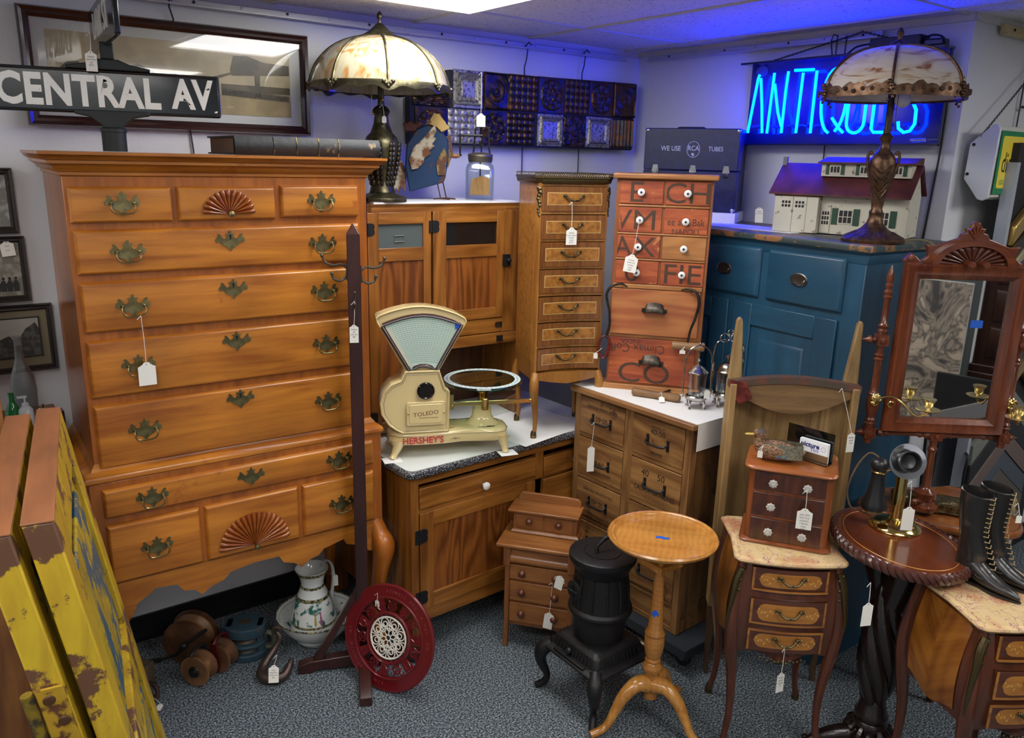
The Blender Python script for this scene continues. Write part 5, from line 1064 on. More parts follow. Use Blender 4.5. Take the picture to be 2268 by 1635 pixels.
MB().lathe([(.012, -.1), (.017, -.095), (.0155, -.05), (.014, -.01), (.016, .04), (.0175, .085), (.012, .095)], 12, ax='x').go('wooden_handle', wood('rough_handle_wood', (.30, .16, .06), (.12, .055, .02), 'x', 2, .6, .05, 8, bump=.6), K)
MB().tube([(.012, .012, .004), (.02, .09, -.004), (.03, .19, -.008)], .005, 8).go('rod', hk, K)
def legs4(b, cx, cy, z0, z1, r, rr_=.004, n=4, ph=45):
    for k in range(n):
        a = R(ph+360*k/n); b.tube(sp([(cx+r*.8*cos(a), cy+r*.8*sin(a), z1), (cx+r*1.02*cos(a), cy+r*1.02*sin(a), (z0+z1)/2+.004), (cx+r*.95*cos(a), cy+r*.95*sin(a), z0+.008), (cx+r*1.12*cos(a), cy+r*1.12*sin(a), z0+.001)], 3), rr_, 6)
    return b
cg = thinglass('castor_glass', (.94, .96, .96), .05)
K = thing('pickle_castor', 'silver pickle castor with round lidded glass jar and plain hoop handle', 'castor jar', (2.345, 1.93, .9918), -37)
b = MB().lathe([(.034, .034), (.04, .036), (.041, .046), (.037, .05), (.033, .046), (.033, .038), (.034, .034)], 24, cap=False); legs4(b, 0, 0, 0, .04, .038, .0045); b.lathe([(.034, .03), (.034, .033), (.001, .033)], 20); b.go('stand', silver, K)
MB().lathe([(.026, .034), (.031, .042), (.034, .06), (.033, .11), (.036, .118), (.037, .135), (.034, .138), (.032, .118), (.03, .11), (.031, .062), (.024, .04)], 28, cap=False).go('jar', cg, K)
MB().lathe([(.039, .138), (.04, .142), (.034, .148), (.03, .15), (.024, .158), (.012, .166), (.004, .17), (.004, .176), (.009, .184), (.007, .192), (.001, .196)], 28).go('lid', silver, K)
q = [(-.052, 0, .04), (-.053, 0, .1), (-.05, 0, .18), (-.036, 0, .225), (0, 0, .243), (.036, 0, .225), (.05, 0, .18), (.053, 0, .1), (.052, 0, .04)]
MB().tube(sp(q, 5), .0032, 7).sph((0, 0, .25), .006, 8, 6).tube([(-.052, 0, .045), (-.036, 0, .042)], .004, 6).tube([(.052, 0, .045), (.036, 0, .042)], .004, 6).go('hoop_handle', silver, K)
K = thing('pickle_castor', 'silver pickle castor with fluted glass jar and scrolled crest handle beside the wooden trough', 'castor jar', (2.462, 1.885, .9918), -37)
b = MB().lathe([(.042, .036), (.048, .039), (.048, .05), (.04, .054), (.04, .04), (.042, .036)], 24, cap=False); legs4(b, 0, 0, 0, .042, .044, .006); b.lathe([(.042, .034), (.042, .037), (.001, .037)], 20); b.go('stand', silver, K)
MB().lathe([(.034, .038), (.037, .05), (.038, .13), (.036, .132), (.035, .05), (.03, .042)], 48, cap=False, lobes=16, la=.03).go('jar', cg, K)
MB().lathe([(.041, .131), (.041, .137), (.036, .142), (.034, .15), (.026, .163), (.014, .172), (.005, .175), (.004, .182), (.013, .192), (.012, .2), (.004, .206)], 28).go('lid', mat('old_silver', (.35, .31, .25), .25, 1, var=.5, vs=40), K)
MB().tube(sp([(-.055, 0, .045), (-.057, 0, .12), (-.058, 0, .20), (-.05, 0, .245), (-.03, 0, .258), (-.012, 0, .262)], 4), .003, 7).tube(sp([(.055, 0, .045), (.057, 0, .12), (.058, 0, .20), (.05, 0, .245), (.03, 0, .258), (.012, 0, .262)], 4), .003, 7).tube([(-.02+.018*cos(t*pi/5), 0, .268+.016*sin(t*pi/5)) for t in range(10)], .003, 6, loop=True).tube([(.02+.018*cos(t*pi/5), 0, .268+.016*sin(t*pi/5)) for t in range(10)], .003, 6, loop=True).tube([(0+.01*cos(t*pi/5), 0, .29+.01*sin(t*pi/5)) for t in range(10)], .003, 6, loop=True).go('crest_handle', silver, K)
MB().tube([(-.062, -.01, .05), (-.06, -.012, .17)], .0035, 6).box(-.066, -.054, -.014, -.008, .1, .175).go('tongs', silver, K)
# ================================================================ wooden trough on its end
grey_w = wood('weathered_trough_wood', (.40, .25, .095), (.17, .095, .035), 'z', 1.2, .6, .05, 9, cath=.2, bump=.5)
greyx = wood('weathered_trough_end', (.27, .155, .06), (.14, .075, .03), 'x', 1.2, .6, .05, 9, bump=.5)
T = thing('wooden_trough', 'weathered wooden hod with two upright handles and metal strapped end board', 'hod', (2.2, 1.66, 0), -42)
MB().slab(lambda u, v: (lerp(.004, .426, u), .07+.05*sin(pi*u), lerp(.3, 1.17, v)), 14, 2, .018).go('back_panel', grey_w, T)
for s in (0, 1):
    x0 = .0 if s == 0 else .41
    up_ = [(x0+.006, 1.385), (x0+.014, 1.395), (x0+.022, 1.392), (x0+.026, 1.38), (x0+.036, 1.25), (x0+.043, 1.16), (x0+.043, 1.10), (x0-.005, 1.10), (x0-.006, 1.17)] if s == 0 else [(x0-.004, 1.385), (x0+.002, 1.397), (x0+.010, 1.396), (x0+.014, 1.385), (x0+.022, 1.17), (x0+.022, 1.1), (x0-.03, 1.1), (x0-.028, 1.16), (x0-.018, 1.25)]
    MB().prism(up_, .045, .07).go('handle', grey_w, T, .004)
    MB().prism([(.0, 1.17), (.09, 1.17), (.09, .3), (.03, .3), (.0, .6)], x0-.004, x0+.018, 'yz').go('side_board', grey_w, T, .003)
ea = [(.015+.4*k/10, 1.168+.022*sin(pi*k/10)) for k in range(11)]+[(.415-.4*k/10, 1.135-.07*sin(pi*k/10)) for k in range(11)]
MB().prism(ea, .02, .045).go('end_board', greyx, T, .002)
MB().slab(lambda u, v: (lerp(-.006, .435, u), .012, lerp(1.155, 1.178, v)+.022*sin(pi*u)), 14, 1, .04).go('metal_strap', mat('red_brown_strap', (.17, .065, .045), .55, .3, col2=(.10, .07, .05), vs=30, bump=.3), T)
MB().prism([(-.006, 1.185), (.05, 1.175), (.075, 1.12), (.03, 1.10), (.0, 1.14)], .005, .012).go('red_corner_patch', mat('red_tin', (.25, .04, .03), .45, .3, var=.6, vs=30), T)
for s in (0, .40):
    MB().prism([(s, .31), (s+.028, .31), (s+.022, .0), (s+.008, .0)], .05, .075).go('leg', wood('dark_leg', (.10, .05, .02), (.05, .025, .012), 'z'), T)
# ================================================================ duck and card holder
MCo = (2.05, 1.463, -57)
df = mat('duck_brown_feather', (.30, .16, .08), .6, col2=(.10, .05, .025), vs=160, thr=(.42, .56), bump=.4, bs=150)
D = thing('duck_decoy', 'small painted brown duck decoy with yellow bill on the miniature chest', 'decoy', LW(MCo, .02, .06, .9795), -57+4)
b = MB(); P_ = sp([(.0, 0, .03), (.006, 0, .033), (.02, 0, .034), (.05, 0, .034), (.085, 0, .032), (.115, 0, .03), (.14, 0, .034), (.155, 0, .036)], 3)
rs = [v.x for v in sp([(a, 0, 0) for a in (.004, .018, .029, .035, .034, .026, .014, .004)], 3)]
b.tube(P_, rs, 16, flat=.92, up=(0, 0, 1)).go('body', df, D)
b = MB(); q, r = spr([(.014, 0, .05), (.012, 0, .066), (.014, 0, .078), (.014, 0, .088), (.014, 0, .097)], [.022, .0175, .0165, .0175, .007], 4); b.tube(q, r, 14).sph((.005, 0, .084), .0155, 12, 8).go('head', df, D)
MB().tube([(-.004, 0, .082), (-.016, 0, .080), (-.03, 0, .079), (-.036, 0, .078)], [.0075, .007, .0075, .003], 8, flat=.5, up=(0, 0, 1)).go('bill', mat('duck_yellow', (.5, .33, .03), .4), D)
MB().lathe([(.0178, .09), (.015, .097), (.006, .1015)], 14, .013, 0).go('dark_crown', mat('duck_dark', (.07, .045, .03), .6), D)
for s in (-1, 1):
    MB().sph((.002, s*.0135, .086), .0022, 7, 5).go('eye', black, D)
    MB().grid(lambda u, v: (lerp(.025, .145, u), s*(.0355*sin(pi*(.18+.64*u))*(1-.3*v)+.0015), .026+.036*v-.012*u*(1-v)), 10, 5).go('wing', mat('duck_wing', (.17, .155, .10), .6, col2=(.09, .085, .06), vs=150, thr=(.45, .55)), D)
    MB().grid(lambda u, v: (lerp(.07, .095, u), s*(.037-.004*v), .02+.012*v), 2, 2).go('blue_speculum', mat('duck_blue', (.01, .08, .2), .4), D)
C = thing('card_holder', 'black acrylic holder with picture This business cards on the miniature chest', 'card holder', LW(MCo, .115, .13, .9795), -57-28)
MB().box(-.02, .14, .035, .038, .002, .1).box(-.02, .14, 0, .038, 0, .003).go('back_plate', mat('gloss_black_acrylic', (.004, .004, .005), .04, coat=.5), C)
MB().box(.028, .138, .008, .01, .003, .03).box(.026, .14, .0, .001, .003, .006).go('front_lip', mat('bronze_strip', (.30, .22, .12), .25, .8), C)
cc = MB().box(.036, .132, .014, .028, .003, .068).go('business_cards', mat('card_white', (.85, .86, .88), .5), C)
MB().text('picture', .022, .072, .052, .0138, .0002, bold=.0007).go('blue_print', mat('navy_print', (.015, .02, .16), .5), cc)
MB().text('This', .017, .088, .038, .0138, .0002, rot=6).tube([(.118+.0075*cos(t*pi/8), .0137, .048+.0075*sin(t*pi/8)) for t in range(16)], .0004, 3, loop=True).go('fine_print', mat('blue_ink', (.02, .05, .4), .5), cc)
# ================================================================ oval rope edge table
mh = wood('polished_mahogany', (.20, .048, .014), (.10, .022, .008), 'x', 1.2, .14, .6, 10, bump=.02)
hornm = mat('carved_black_walnut', (.014, .007, .006), .26, coat=.3, bump=.3, bs=120)
ropem = mat('carved_rope_mahogany', (.075, .024, .017), .25, coat=.5)
OT = thing('oval_pedestal_table', 'oval mahogany table with carved rope edge on a dark twisted leaf pedestal', 'table', (2.391, 1.112, 0), 60)
ea_, eb = .228, .172
def ell(a, b_, z, n=64): return [(a*cos(2*pi*k/n), b_*sin(2*pi*k/n), z) for k in range(n)]
MB().loft([ell(ea_-.004, eb-.004, .742), ell(ea_, eb, .748), ell(ea_, eb, .762), ell(ea_-.004, eb-.004, .766)], True).go('tabletop', mh, OT)
b = MB(); q = [(x, y, .7664) for x, y, z in ell(ea_-.022, eb-.022, 0)]; b.tube(q, .0012, 4, loop=True).go('inlay_line', mat('orange_inlay', (.55, .25, .06), .3), OT)
b = MB(); n = 58
for k in range(n):
    a = 2*pi*k/n; x, y = (ea_+.002)*cos(a), (eb+.002)*sin(a); tx, ty = -ea_*sin(a), eb*cos(a); l = sqrt(tx*tx+ty*ty); tx /= l; ty /= l
    b.tube([(x-tx*.016, y-ty*.016, .766), (x-tx*.006+cos(a)*.005, y-ty*.006+sin(a)*.005, .759), (x+tx*.006+cos(a)*.005, y+ty*.006+sin(a)*.005, .744), (x+tx*.015, y+ty*.015, .736)], [.006, .0115, .0115, .006], 7)
b.go('rope_edge', ropem, OT)
b = MB()
q, r = spr([(-.03, -.02, .742), (-.028, -.02, .66), (-.012, -.01, .56), (.005, .0, .46), (.01, .005, .40)], [.05, .052, .046, .03, .012], 8)
b.tube(q, [x*(1+.05*(k % 2)) for k, x in enumerate(r)], 18)
q, r = spr([(.04, .03, .742), (.045, .03, .66), (.035, .02, .58), (.02, .01, .5)], [.038, .038, .026, .01], 8)
b.tube(q, [x*(1+.05*(k % 2)) for k, x in enumerate(r)], 16).go('horn_column', hornm, OT)
b = MB(); ns = 34
for j in range(5):
    q = []; r = []
    for i in range(ns):
        t = i/(ns-1); a = R(72*j)+t*3.6; rad = .022+.02*sin(pi*t); z = .60-.44*t; q.append((rad*cos(a), rad*sin(a), z)); r.append((.014+.016*sin(pi*t)**.7)*(1+.06*(i % 2)))
    b.tube(q, r, 10)
b.go('twisted_leaves', hornm, OT)
MB().lathe([(.05, .08), (.056, .085), (.056, .1), (.05, .108), (.052, .116), (.054, .13), (.046, .142), (.042, .17), (.03, .2)], 32).go('collar', hornm, OT)
b = MB()
for k in range(12):
    a = 2*pi*k/12; q, r = spr([(.046*cos(a), .046*sin(a), .09), (.066*cos(a), .066*sin(a), .07), (.07*cos(a), .07*sin(a), .04), (.05*cos(a), .05*sin(a), .015)], [.008, .014, .013, .006], 3); b.tube(q, r, 7)
b.lathe([(.03, .005), (.05, .02), (.058, .05), (.05, .09)], 20).go('acanthus_base', hornm, OT)
for k in range(3):
    a = R(120*k+83); q, r = spr([(.03*cos(a), .03*sin(a), .05), (.1*cos(a), .1*sin(a), .045), (.16*cos(a), .16*sin(a), .03), (.2*cos(a), .2*sin(a), .012)], [.03, .028, .022, .014], 4)
    b = MB().tube(q, r, 10)
    for j in range(3): b.sph((.205*cos(a)+(j-1)*.014*sin(a), .205*sin(a)-(j-1)*.014*cos(a), .012), .012, 8, 6)
    b.go('paw_foot', hornm, OT)
# candlestick telephone
PH = thing('candlestick_telephone', 'brass candlestick telephone with black receiver and silver rimmed mouthpiece', 'telephone', (2.462, 1.165, .767), -42)
MB().lathe([(.078, 0), (.08, .004), (.077, .010), (.06, .020), (.04, .026), (.024, .03), (.02, .036)], 36).go('base', brassy, PH)
MB().lathe([(.02, .03), (.019, .05), (.018, .12), (.0175, .178), (.022, .18), (.022, .187), (.018, .19), (.02, .2), (.012, .215)], 28).go('stem', brassy, PH)
b = MB(); b.lathe([(.026, -.0), (.028, .01), (.026, .02), (.02, .026)], 24, 0, .02, .222, ax='y').go('transmitter_box', rubber, PH)
tr = MB().lathe([(.02, .0), (.05, .004), (.056, .008), (.057, .012), (.053, .012), (.034, .006), (.02, .008)], 36, ax='y').go('bell_rim', chrome, PH); tr.location = (0, -.012, .232); tr.rotation_euler = (R(-18), 0, 0)
tr = MB().lathe([(.024, 0), (.03, .006), (.033, .024), (.034, .034), (.03, .034), (.022, .016), (.01, .012), (.001, .012)], 28, ax='y').go('mouthpiece', rubber, PH); tr.location = (0, -.012, .232); tr.rotation_euler = (R(-18), 0, 0)
MB().tube([(-.01, 0, .196), (-.045, -.002, .198), (-.06, -.006, .196), (-.08, -.014, .196)], .0042, 8).tube([(-.081+.02*cos(t*pi/6), -.016+.02*sin(t*pi/6), .195) for t in range(12)], .0042, 8, loop=True).go('cradle_hook', brassy, PH)
MB().lathe([(.03, .065), (.038, .068), (.041, .078), (.038, .09), (.028, .12), (.021, .17), (.02, .2), (.026, .208), (.028, .22), (.024, .232), (.012, .24)], 28, -.082, -.016).go('receiver', rubber, PH)
MB().lathe([(.02, .06), (.032, .0605), (.032, .066), (.02, .068)], 24, -.082, -.016).go('earpiece_ring', mat('tan_metal', (.3, .24, .12), .3, .8), PH)
MB().tube(sp([(-.085, -.01, .24), (-.11, .01, .245), (-.14, .02, .19), (-.165, .0, .12), (-.155, -.02, .07), (-.12, .0, .05), (-.09, .03, .03), (-.05, .04, .012), (.0, .06, .006), (-.03, .07, .012)], 6), .003, 7).go('cord', mat('brown_cloth_cord', (.12, .075, .03), .8), PH)
# ================================================================ table behind with mirror and boxes
K2 = 1.026
t2 = [(2.765, 1.425), (2.68, 1.42), (2.61, 1.36), (2.62, 1.26), (2.70, 1.14), (2.78, 1.02), (2.87, .955), (2.95, .96), (3.02, 1.02), (3.08, 1.10), (3.12, 1.2), (3.11, 1.28), (3.05, 1.31), (2.95, 1.37), (2.87, 1.42)]
T2 = thing('shaped_side_table', 'reddish brown shaped top side table carrying the stand mirror and small metal boxes', 'table', (2.85, 1.2, 0), 0)
t2s = [(v.x-2.85, v.y-1.2) for v in sp([(x, y, 0) for x, y in t2+t2[:1]], 4)][:-1]
ch2 = wood('walnut_tabletop', (.30, .10, .028), (.18, .055, .015), 'y', 1.3, .22, .4, 10)
MB().loft([[(x*s, y*s, z) for x, y in t2s] for s, z in ((.96, .69), (.99, .694), (1, .705), (.985, .716), (.97, .72))], True).go('tabletop', ch2, T2)
b = MB().tube([(x*.95, y*.95, .7203) for x, y in t2s], .0015, 4, loop=True).go('inlay_line', dkline, T2)
MB().loft([[(x*s, y*s, z) for x, y in t2s] for s, z in ((.8, .60), (.82, .69))], True).go('apron', ch2, T2)
for x, y in ((-.12, .12), (.16, .06), (-.05, -.1), (.12, -.12)):
    MB().lathe([(.012, 0), (.014, .03), (.010, .06), (.018, .1), (.02, .3), (.014, .34), (.022, .36), (.022, .6)], 14, x, y).go('leg', wood('turned_leg_wood', (.13, .035, .014), (.07, .018, .009), 'z'), T2)
rw = wood('rosewood_red', (.19, .05, .018), (.085, .02, .009), 'z', 1.4, .22, .45, 9, bump=.04)
rwx = wood('rosewood_red_rail', (.19, .05, .018), (.085, .02, .009), 'x', 1.4, .22, .45, 9, bump=.04)
MI = thing('dressing_mirror', 'carved reddish wood swing mirror with shell crest and two brass candle arms', 'mirror', (2.68*K2, 1.19*K2, 1.9*(1-K2)), -40, sc=K2)
fr = frame_rect(-.178, .214, 1.045, 1.612, .052, .03, .0, ).go('frame', rw, MI)
mirm = mat('aged_mirror', (.72, .72, .68), .02, 1)
MB().box(-.13, .166, -.004, .004, 1.09, 1.565).go('mirror_glass', mirm, MI)
MB().box(.058, .096, -.006, -.005, 1.405, 1.43).go('blue_tape', tape, MI)
MB().slab(lambda u, v: (.026+(.128*(1-v)+.105*v)*cos(pi*(1-u)), -.028, 1.606+(.078*(1-v)+.062*v)*sin(pi*u)), 24, 1, .04).go('crest_arch', rwx, MI)
fan(.026, 1.607, .105, -.012, 13, .6).go('carved_shell', mat('dark_carved_shell', (.085, .022, .010), .35, coat=.3), MI)
MB().prism([(-.18, 1.61), (-.18, 1.618), (-.16, 1.64), (-.145, 1.63), (-.13, 1.615), (-.108, 1.63), (-.112, 1.655), (-.12, 1.668), (-.09, 1.664), (-.07, 1.672), (-.02, 1.69), (-.012, 1.705), (.0, 1.708), (-.004, 1.722), (.012, 1.722), (.014, 1.738), (.026, 1.744), (.038, 1.738), (.04, 1.722), (.056, 1.722), (.052, 1.708), (.064, 1.705), (.072, 1.69), (.12, 1.672), (.142, 1.664), (.172, 1.668), (.164, 1.655), (.16, 1.63), (.182, 1.615), (.197, 1.63), (.212, 1.64), (.232, 1.618), (.232, 1.61)], -.008, .012).go('crest_board', rwx, MI, .002)
b = MB()
for s in (-1, 1): b.lathe([(.010, 0), (.010, .045)], 14, .026+s*.022-.0, -.02, 1.615, ax='y'); b.lathe([(.012, 0), (.012, .004), (.004, .006)], 14, .026+s*.186, -.01, 1.624, ax='y')
for k in range(5): b.tube([(.026, -.012, 1.69), (.026+.03*sin(R(-50+25*k)), -.014, 1.695+.036*cos(R(-50+25*k)))], .0035, 5)
b.go('crest_carving', rwx, MI)
for s in (-1, 1):
    x = -.213 if s < 0 else .225
    P_ = [(.012, 1.0), (.016, 1.065), (.02, 1.07), (.014, 1.075), (.018, 1.082), (.013, 1.09), (.02, 1.12), (.021, 1.15), (.015, 1.165), (.018, 1.172), (.013, 1.18), (.0125, 1.2), (.0115, 1.28), (.017, 1.29), (.011, 1.296), (.016, 1.304), (.011, 1.31), (.012, 1.33), (.012, 1.375), (.017, 1.385), (.012, 1.392), (.018, 1.402), (.011, 1.41), (.010, 1.49), (.016, 1.497), (.011, 1.503), (.015, 1.513), (.009, 1.522), (.014, 1.535), (.009, 1.542), (.013, 1.552), (.010, 1.575), (.001, 1.60)]
    MB().lathe(P_, 20, x, .0).box(x-.018, x+.018, -.018, .018, 1.336, 1.374).box(x-.018, x+.018, -.018, .018, 1.018, 1.055).go('post', rw, MI)
    MB().lathe([(.013, 0), (.011, .006), (.001, .009)], 14, x, -.018, 1.355, ax='y').go('boss', rw, MI)
    bb = MB().lathe([(.012, 0), (.010, .006), (.001, .008)], 14, x, -.018, 1.036, ax='y')
    bb.lathe([(.006, 0), (.009, .004), (.006, .01), (.014, .018), (.012, .026), (.006, .03), (.002, .045)] if s > 0 else [(.006, 0), (.009, -.004), (.006, -.01), (.014, -.018), (.012, -.026), (.006, -.03), (.002, -.045)], 14, x+s*.018, 0, 1.355, ax='x')
    bb.go('boss', rw, MI); bb = MB(); bb.lathe([(.01, 0), (.012, s*.008), (.006, s*.018), (.001, s*.032)], 14, x+s*.018, 0, 1.036, ax='x'); bb.go('finial', rw, MI)
    # brass candle arm
    y0 = -.02; b = MB().sph((x, y0, 1.155), .017, 10, 8, sy=.5, sz=1.5)
    for k in range(6): b.sph((x+.012*cos(k), y0-.006, 1.155+.014*sin(k*1.3)), .006, 6, 5)
    ex, ey = (x+.148, -.075) if s < 0 else (x-.035, -.13)
    q = sp([(x, y0-.008, 1.16), (lerp(x, ex, .25), lerp(y0, ey, .25)-.01, 1.175), (lerp(x, ex, .5), lerp(y0, ey, .5)-.012, 1.155), (lerp(x, ex, .75), lerp(y0, ey, .8)-.005, 1.122), (lerp(x, ex, .95), ey, 1.126), (ex, ey, 1.138)], 6); b.tube(q, .0035, 7)
    q = [(lerp(x, ex, .3)+.012*cos(t*pi/5)*(1-.04*t), lerp(y0, ey, .3), 1.145+.012*sin(t*pi/5)*(1-.04*t)) for t in range(9)]; b.tube(q, .0025, 6)
    b.go('candle_arm', brassy, MI)
    MB().lathe([(.006, 1.138), (.034, 1.142), (.038, 1.146), (.034, 1.147), (.006, 1.144), (.006, 1.15), (.014, 1.158), (.016, 1.17), (.021, 1.178), (.021, 1.181), (.013, 1.18)], 32, ex, ey, 0, lobes=12, la=.02).go('candle_cup', mat('pale_brass', (.72, .60, .32), .25, .9), MI)
MB().lathe([(.009, -.19), (.014, -.18), (.009, -.17), (.013, -.16), (.009, -.15), (.008, -.06), (.013, -.05), (.009, -.04), (.014, -.03), (.014, .03), (.009, .04), (.013, .05), (.009, .06), (.008, .15), (.013, .16), (.009, .17), (.014, .18), (.009, .195)], 18, .006, 0, 1.036, ax='x').box(-.014, .026, -.018, .018, 1.018, 1.055).lathe([(.011, 0), (.009, .006), (.001, .008)], 14, .006, -.018, 1.036, ax='y').go('cross_bar', rwx, MI)
MB().lathe([(.045, .769), (.048, .775), (.046, .785), (.034, .79), (.03, .80), (.036, .815), (.036, .83), (.02, .842), (.014, .85), (.013, .9), (.011, .97), (.016, .985), (.010, .995), (.014, 1.018)], 24, .006, 0).go('pedestal', rw, MI)
MB().tube([(-.03+.03*k/6, -.02, .80+.004*sin(k)) for k in range(7)], .008, 8).sph((-.035, -.02, .80), .012, 10, 7).go('base_knob', rw, MI)
gm_ = mat('engraved_gilt_box', (.34, .27, .14), .3, .9, var=.55, vs=90, bump=.5, bs=160)
B = thing('trinket_box', 'round engraved gilt trinket box behind the candlestick telephone stem', 'box', (2.775, 1.30, .7205), -40)
MB().lathe([(.02, .008), (.036, .012), (.042, .022), (.04, .034), (.043, .038), (.043, .042), (.038, .048), (.02, .054), (.001, .056)], 30).go('body', gm_, B)
bb = MB(); legs4(bb, 0, 0, 0, .016, .034, .004); bb.go('feet', gm_, B)
B = thing('trinket_box', 'rectangular gilt trinket box with chamfered engraved lid on the side table', 'box', (2.842, 1.155, .7205), -62)
MB().box(-.05, .05, -.034, .034, .012, .034).mould([(0, .034), (.006, .036), (.006, .042), (0, .044)], -.05, .05, -.034, .034).box(-.056, .056, -.04, .04, .01, .014).go('body', gm_, B)
MB().loft([[(-.054, -.038, .042), (.054, -.038, .042), (.054, .038, .042), (-.054, .038, .042)], [(-.032, -.02, .056), (.032, -.02, .056), (.032, .02, .056), (-.032, .02, .056)]], False).go('lid', gm_, B)
b = MB()
for k in range(22): b.tube([(-.046+.0044*k, -.0345, .014), (-.046+.0044*k, -.0345, .034)], .0013, 4)
for sx in (-1, 1):
    for sy in (-1, 1): b.sph((sx*.048, sy*.032, .006), .007, 8, 6)
b.go('fluting_and_feet', gm_, B)
B = thing('trinket_dish', 'oval pressed silver trinket tin behind the top of the laced boots', 'box', (3.0, 1.11, .7205), -60)
MB().lathe([(.036, 0), (.042, .004), (.042, .02), (.04, .024), (.02, .027), (.001, .028)], 48, sx=1.3, lobes=24, la=.015).go('body', silver, B)
# ================================================================ laced boots
leath = mat('worn_black_boot_leather', (.012, .011, .011), .34, coat=.25, col2=(.06, .045, .035), vs=14, thr=(.30, .42), bump=.5, bs=26)
lace = mat('tan_bootlace', (.35, .25, .12), .8)
def boot(name_lab, loc, rz, lean):
    T = thing('laced_boot', name_lab, 'boot', loc, rz, 'pair of laced boots', sc=.95)
    # local: toe towards -y, sole at z=0.  cross sections along a path
    def ring(cx, cy, z, rx, ry, n=16, tilt=0): return [(cx+rx*cos(2*pi*k/n), cy+ry*sin(2*pi*k/n), z+tilt*sin(2*pi*k/n)*ry) for k in range(n)]
    rings = [ring(0, .002, .028, .022, .03), ring(0, .0, .05, .026, .038, tilt=-.3), ring(0, -.004, .08, .029, .046, tilt=-.45), ring(0, -.002, .11, .030, .043, tilt=-.35), ring(lean*.3, .004, .15, .031, .038, tilt=-.1), ring(lean*.6, .008, .20, .037, .042), ring(lean*.85, .010, .25, .042, .046), ring(lean, .010, .295, .043, .048, tilt=.12), ring(lean, .010, .297, .039, .044, tilt=.12), ring(lean*.8, .008, .25, .036, .040)]
    MB().loft(rings, True).go('shaft', leath, T)
    def vr(y, h, wd, z0=.009): return [(wd*cos(2*pi*k/18), y, z0+h*.5+h*.5*sin(2*pi*k/18)) for k in range(18)]
    MB().loft([vr(.040, .03, .012, .028), vr(.032, .055, .022, .024), vr(.01, .075, .027, .022), vr(-.02, .082, .029, .016), vr(-.05, .066, .030, .010), vr(-.08, .048, .029, .008), vr(-.105, .037, .026, .008), vr(-.13, .029, .020, .008), vr(-.15, .022, .012, .008), vr(-.162, .012, .004, .009)], True).go('vamp', leath, T)
    sole = [(0, .036), (.018, .03), (.022, .0), (.017, -.04), (.026, -.08), (.024, -.11), (.010, -.148), (0, -.168), (-.010, -.148), (-.024, -.11), (-.026, -.08), (-.017, -.04), (-.022, 0), (-.018, .03)]
    MB().prism([(v.x, v.y) for v in sp([(a, b_, 0) for a, b_ in sole+sole[:1]], 3)][:-1], .004, .009, 'xy').loft([[(x*s, .012+(y-.012)*s, z) for x, y in ((.018, .034), (.02, 0), (.014, -.012), (-.014, -.012), (-.02, 0), (-.018, .034))] for s, z in ((1, .0), (.8, .02), (1, .03))], False).go('sole_and_heel', mat('dark_sole', (.02, .014, .01), .6), T)
    b = MB(); n = 15
    for k in range(n):
        t = k/(n-1); z = .085+.20*t; yy = -.052+.018*t-.006*sin(pi*t) if t > .25 else -.066+.05*t
        yy = lerp(-.075, -.036, min(1, t*2.2)) if t < .45 else lerp(-.036, -.040, (t-.45)/.55); zz = z-.015*(1-t)
        xx = lean*min(1, max(0, (z-.1)/.2))
        b.tube([(xx-.012, yy+.002, zz+.006), (xx, yy-.004, zz+.002), (xx+.012, yy+.002, zz+.006)], .0016, 5)
        for s in (-1, 1): b.sph((xx+s*.013, yy+.002, zz+.006), .0022, 6, 4)
    if lean > 0:
        for s in (-1, 1): b.tube([(lean+.004+s*(.004+.02*sin(pi*t/8)), -.044-.004*sin(pi*t/8), .285-.055*sin(pi*t/16)-.01*s) for t in range(9)]+[(lean, -.046, .28)], .0016, 5)
    b.go('laces', lace, T)
    b = MB().tube([(x, y, z) for x, y, z in ring(0, -.05, .045, .036, .02, tilt=.2)], .0012, 4, loop=True); b.go('cap_seam', mat('seam', (.05, .04, .03), .6), T)
    return T
boot('black laced ankle boot on the marble nightstand, the nearer of the pair', (2.405, .905, .7125), -7, -.004)
boot('black laced ankle boot with the bow and tag, the farther of the pair', (2.482, .888, .7125), -2, .008)
# ================================================================ moulding sample display
pst = thing('sample_display_board', 'tall black display board with a grey metal edge behind the mirror table', 'display board', (3.30, 1.335, 0), 0)
MB().box(.02, .75, .0, .03, .25, 2.0).go('black_panel', mat('black_display', (.012, .012, .014), .6), pst)
MB().box(-.005, .02, -.012, .03, .2, 1.93).go('edge_post', mat('grey_metal_post', (.42, .45, .52), .4, .3), pst)
MB().tube(sp([(-.01, -.012, .80), (-.035, -.03, .79), (-.04, -.03, .72), (-.035, -.03, .66), (-.01, -.012, .65)], 5), .006, 8).go('pull_handle', rubber, pst)
cols = [('silver grey', (.16, .17, .15)), ('black', (.012, .012, .014)), ('taupe brown', (.14, .10, .085)), ('slate blue', (.07, .085, .105)), ('brown fabric', (.10, .085, .07)), ('pale grey', (.2, .2, .19)), ('light grey', (.26, .26, .25)), ('charcoal', (.03, .03, .033))]
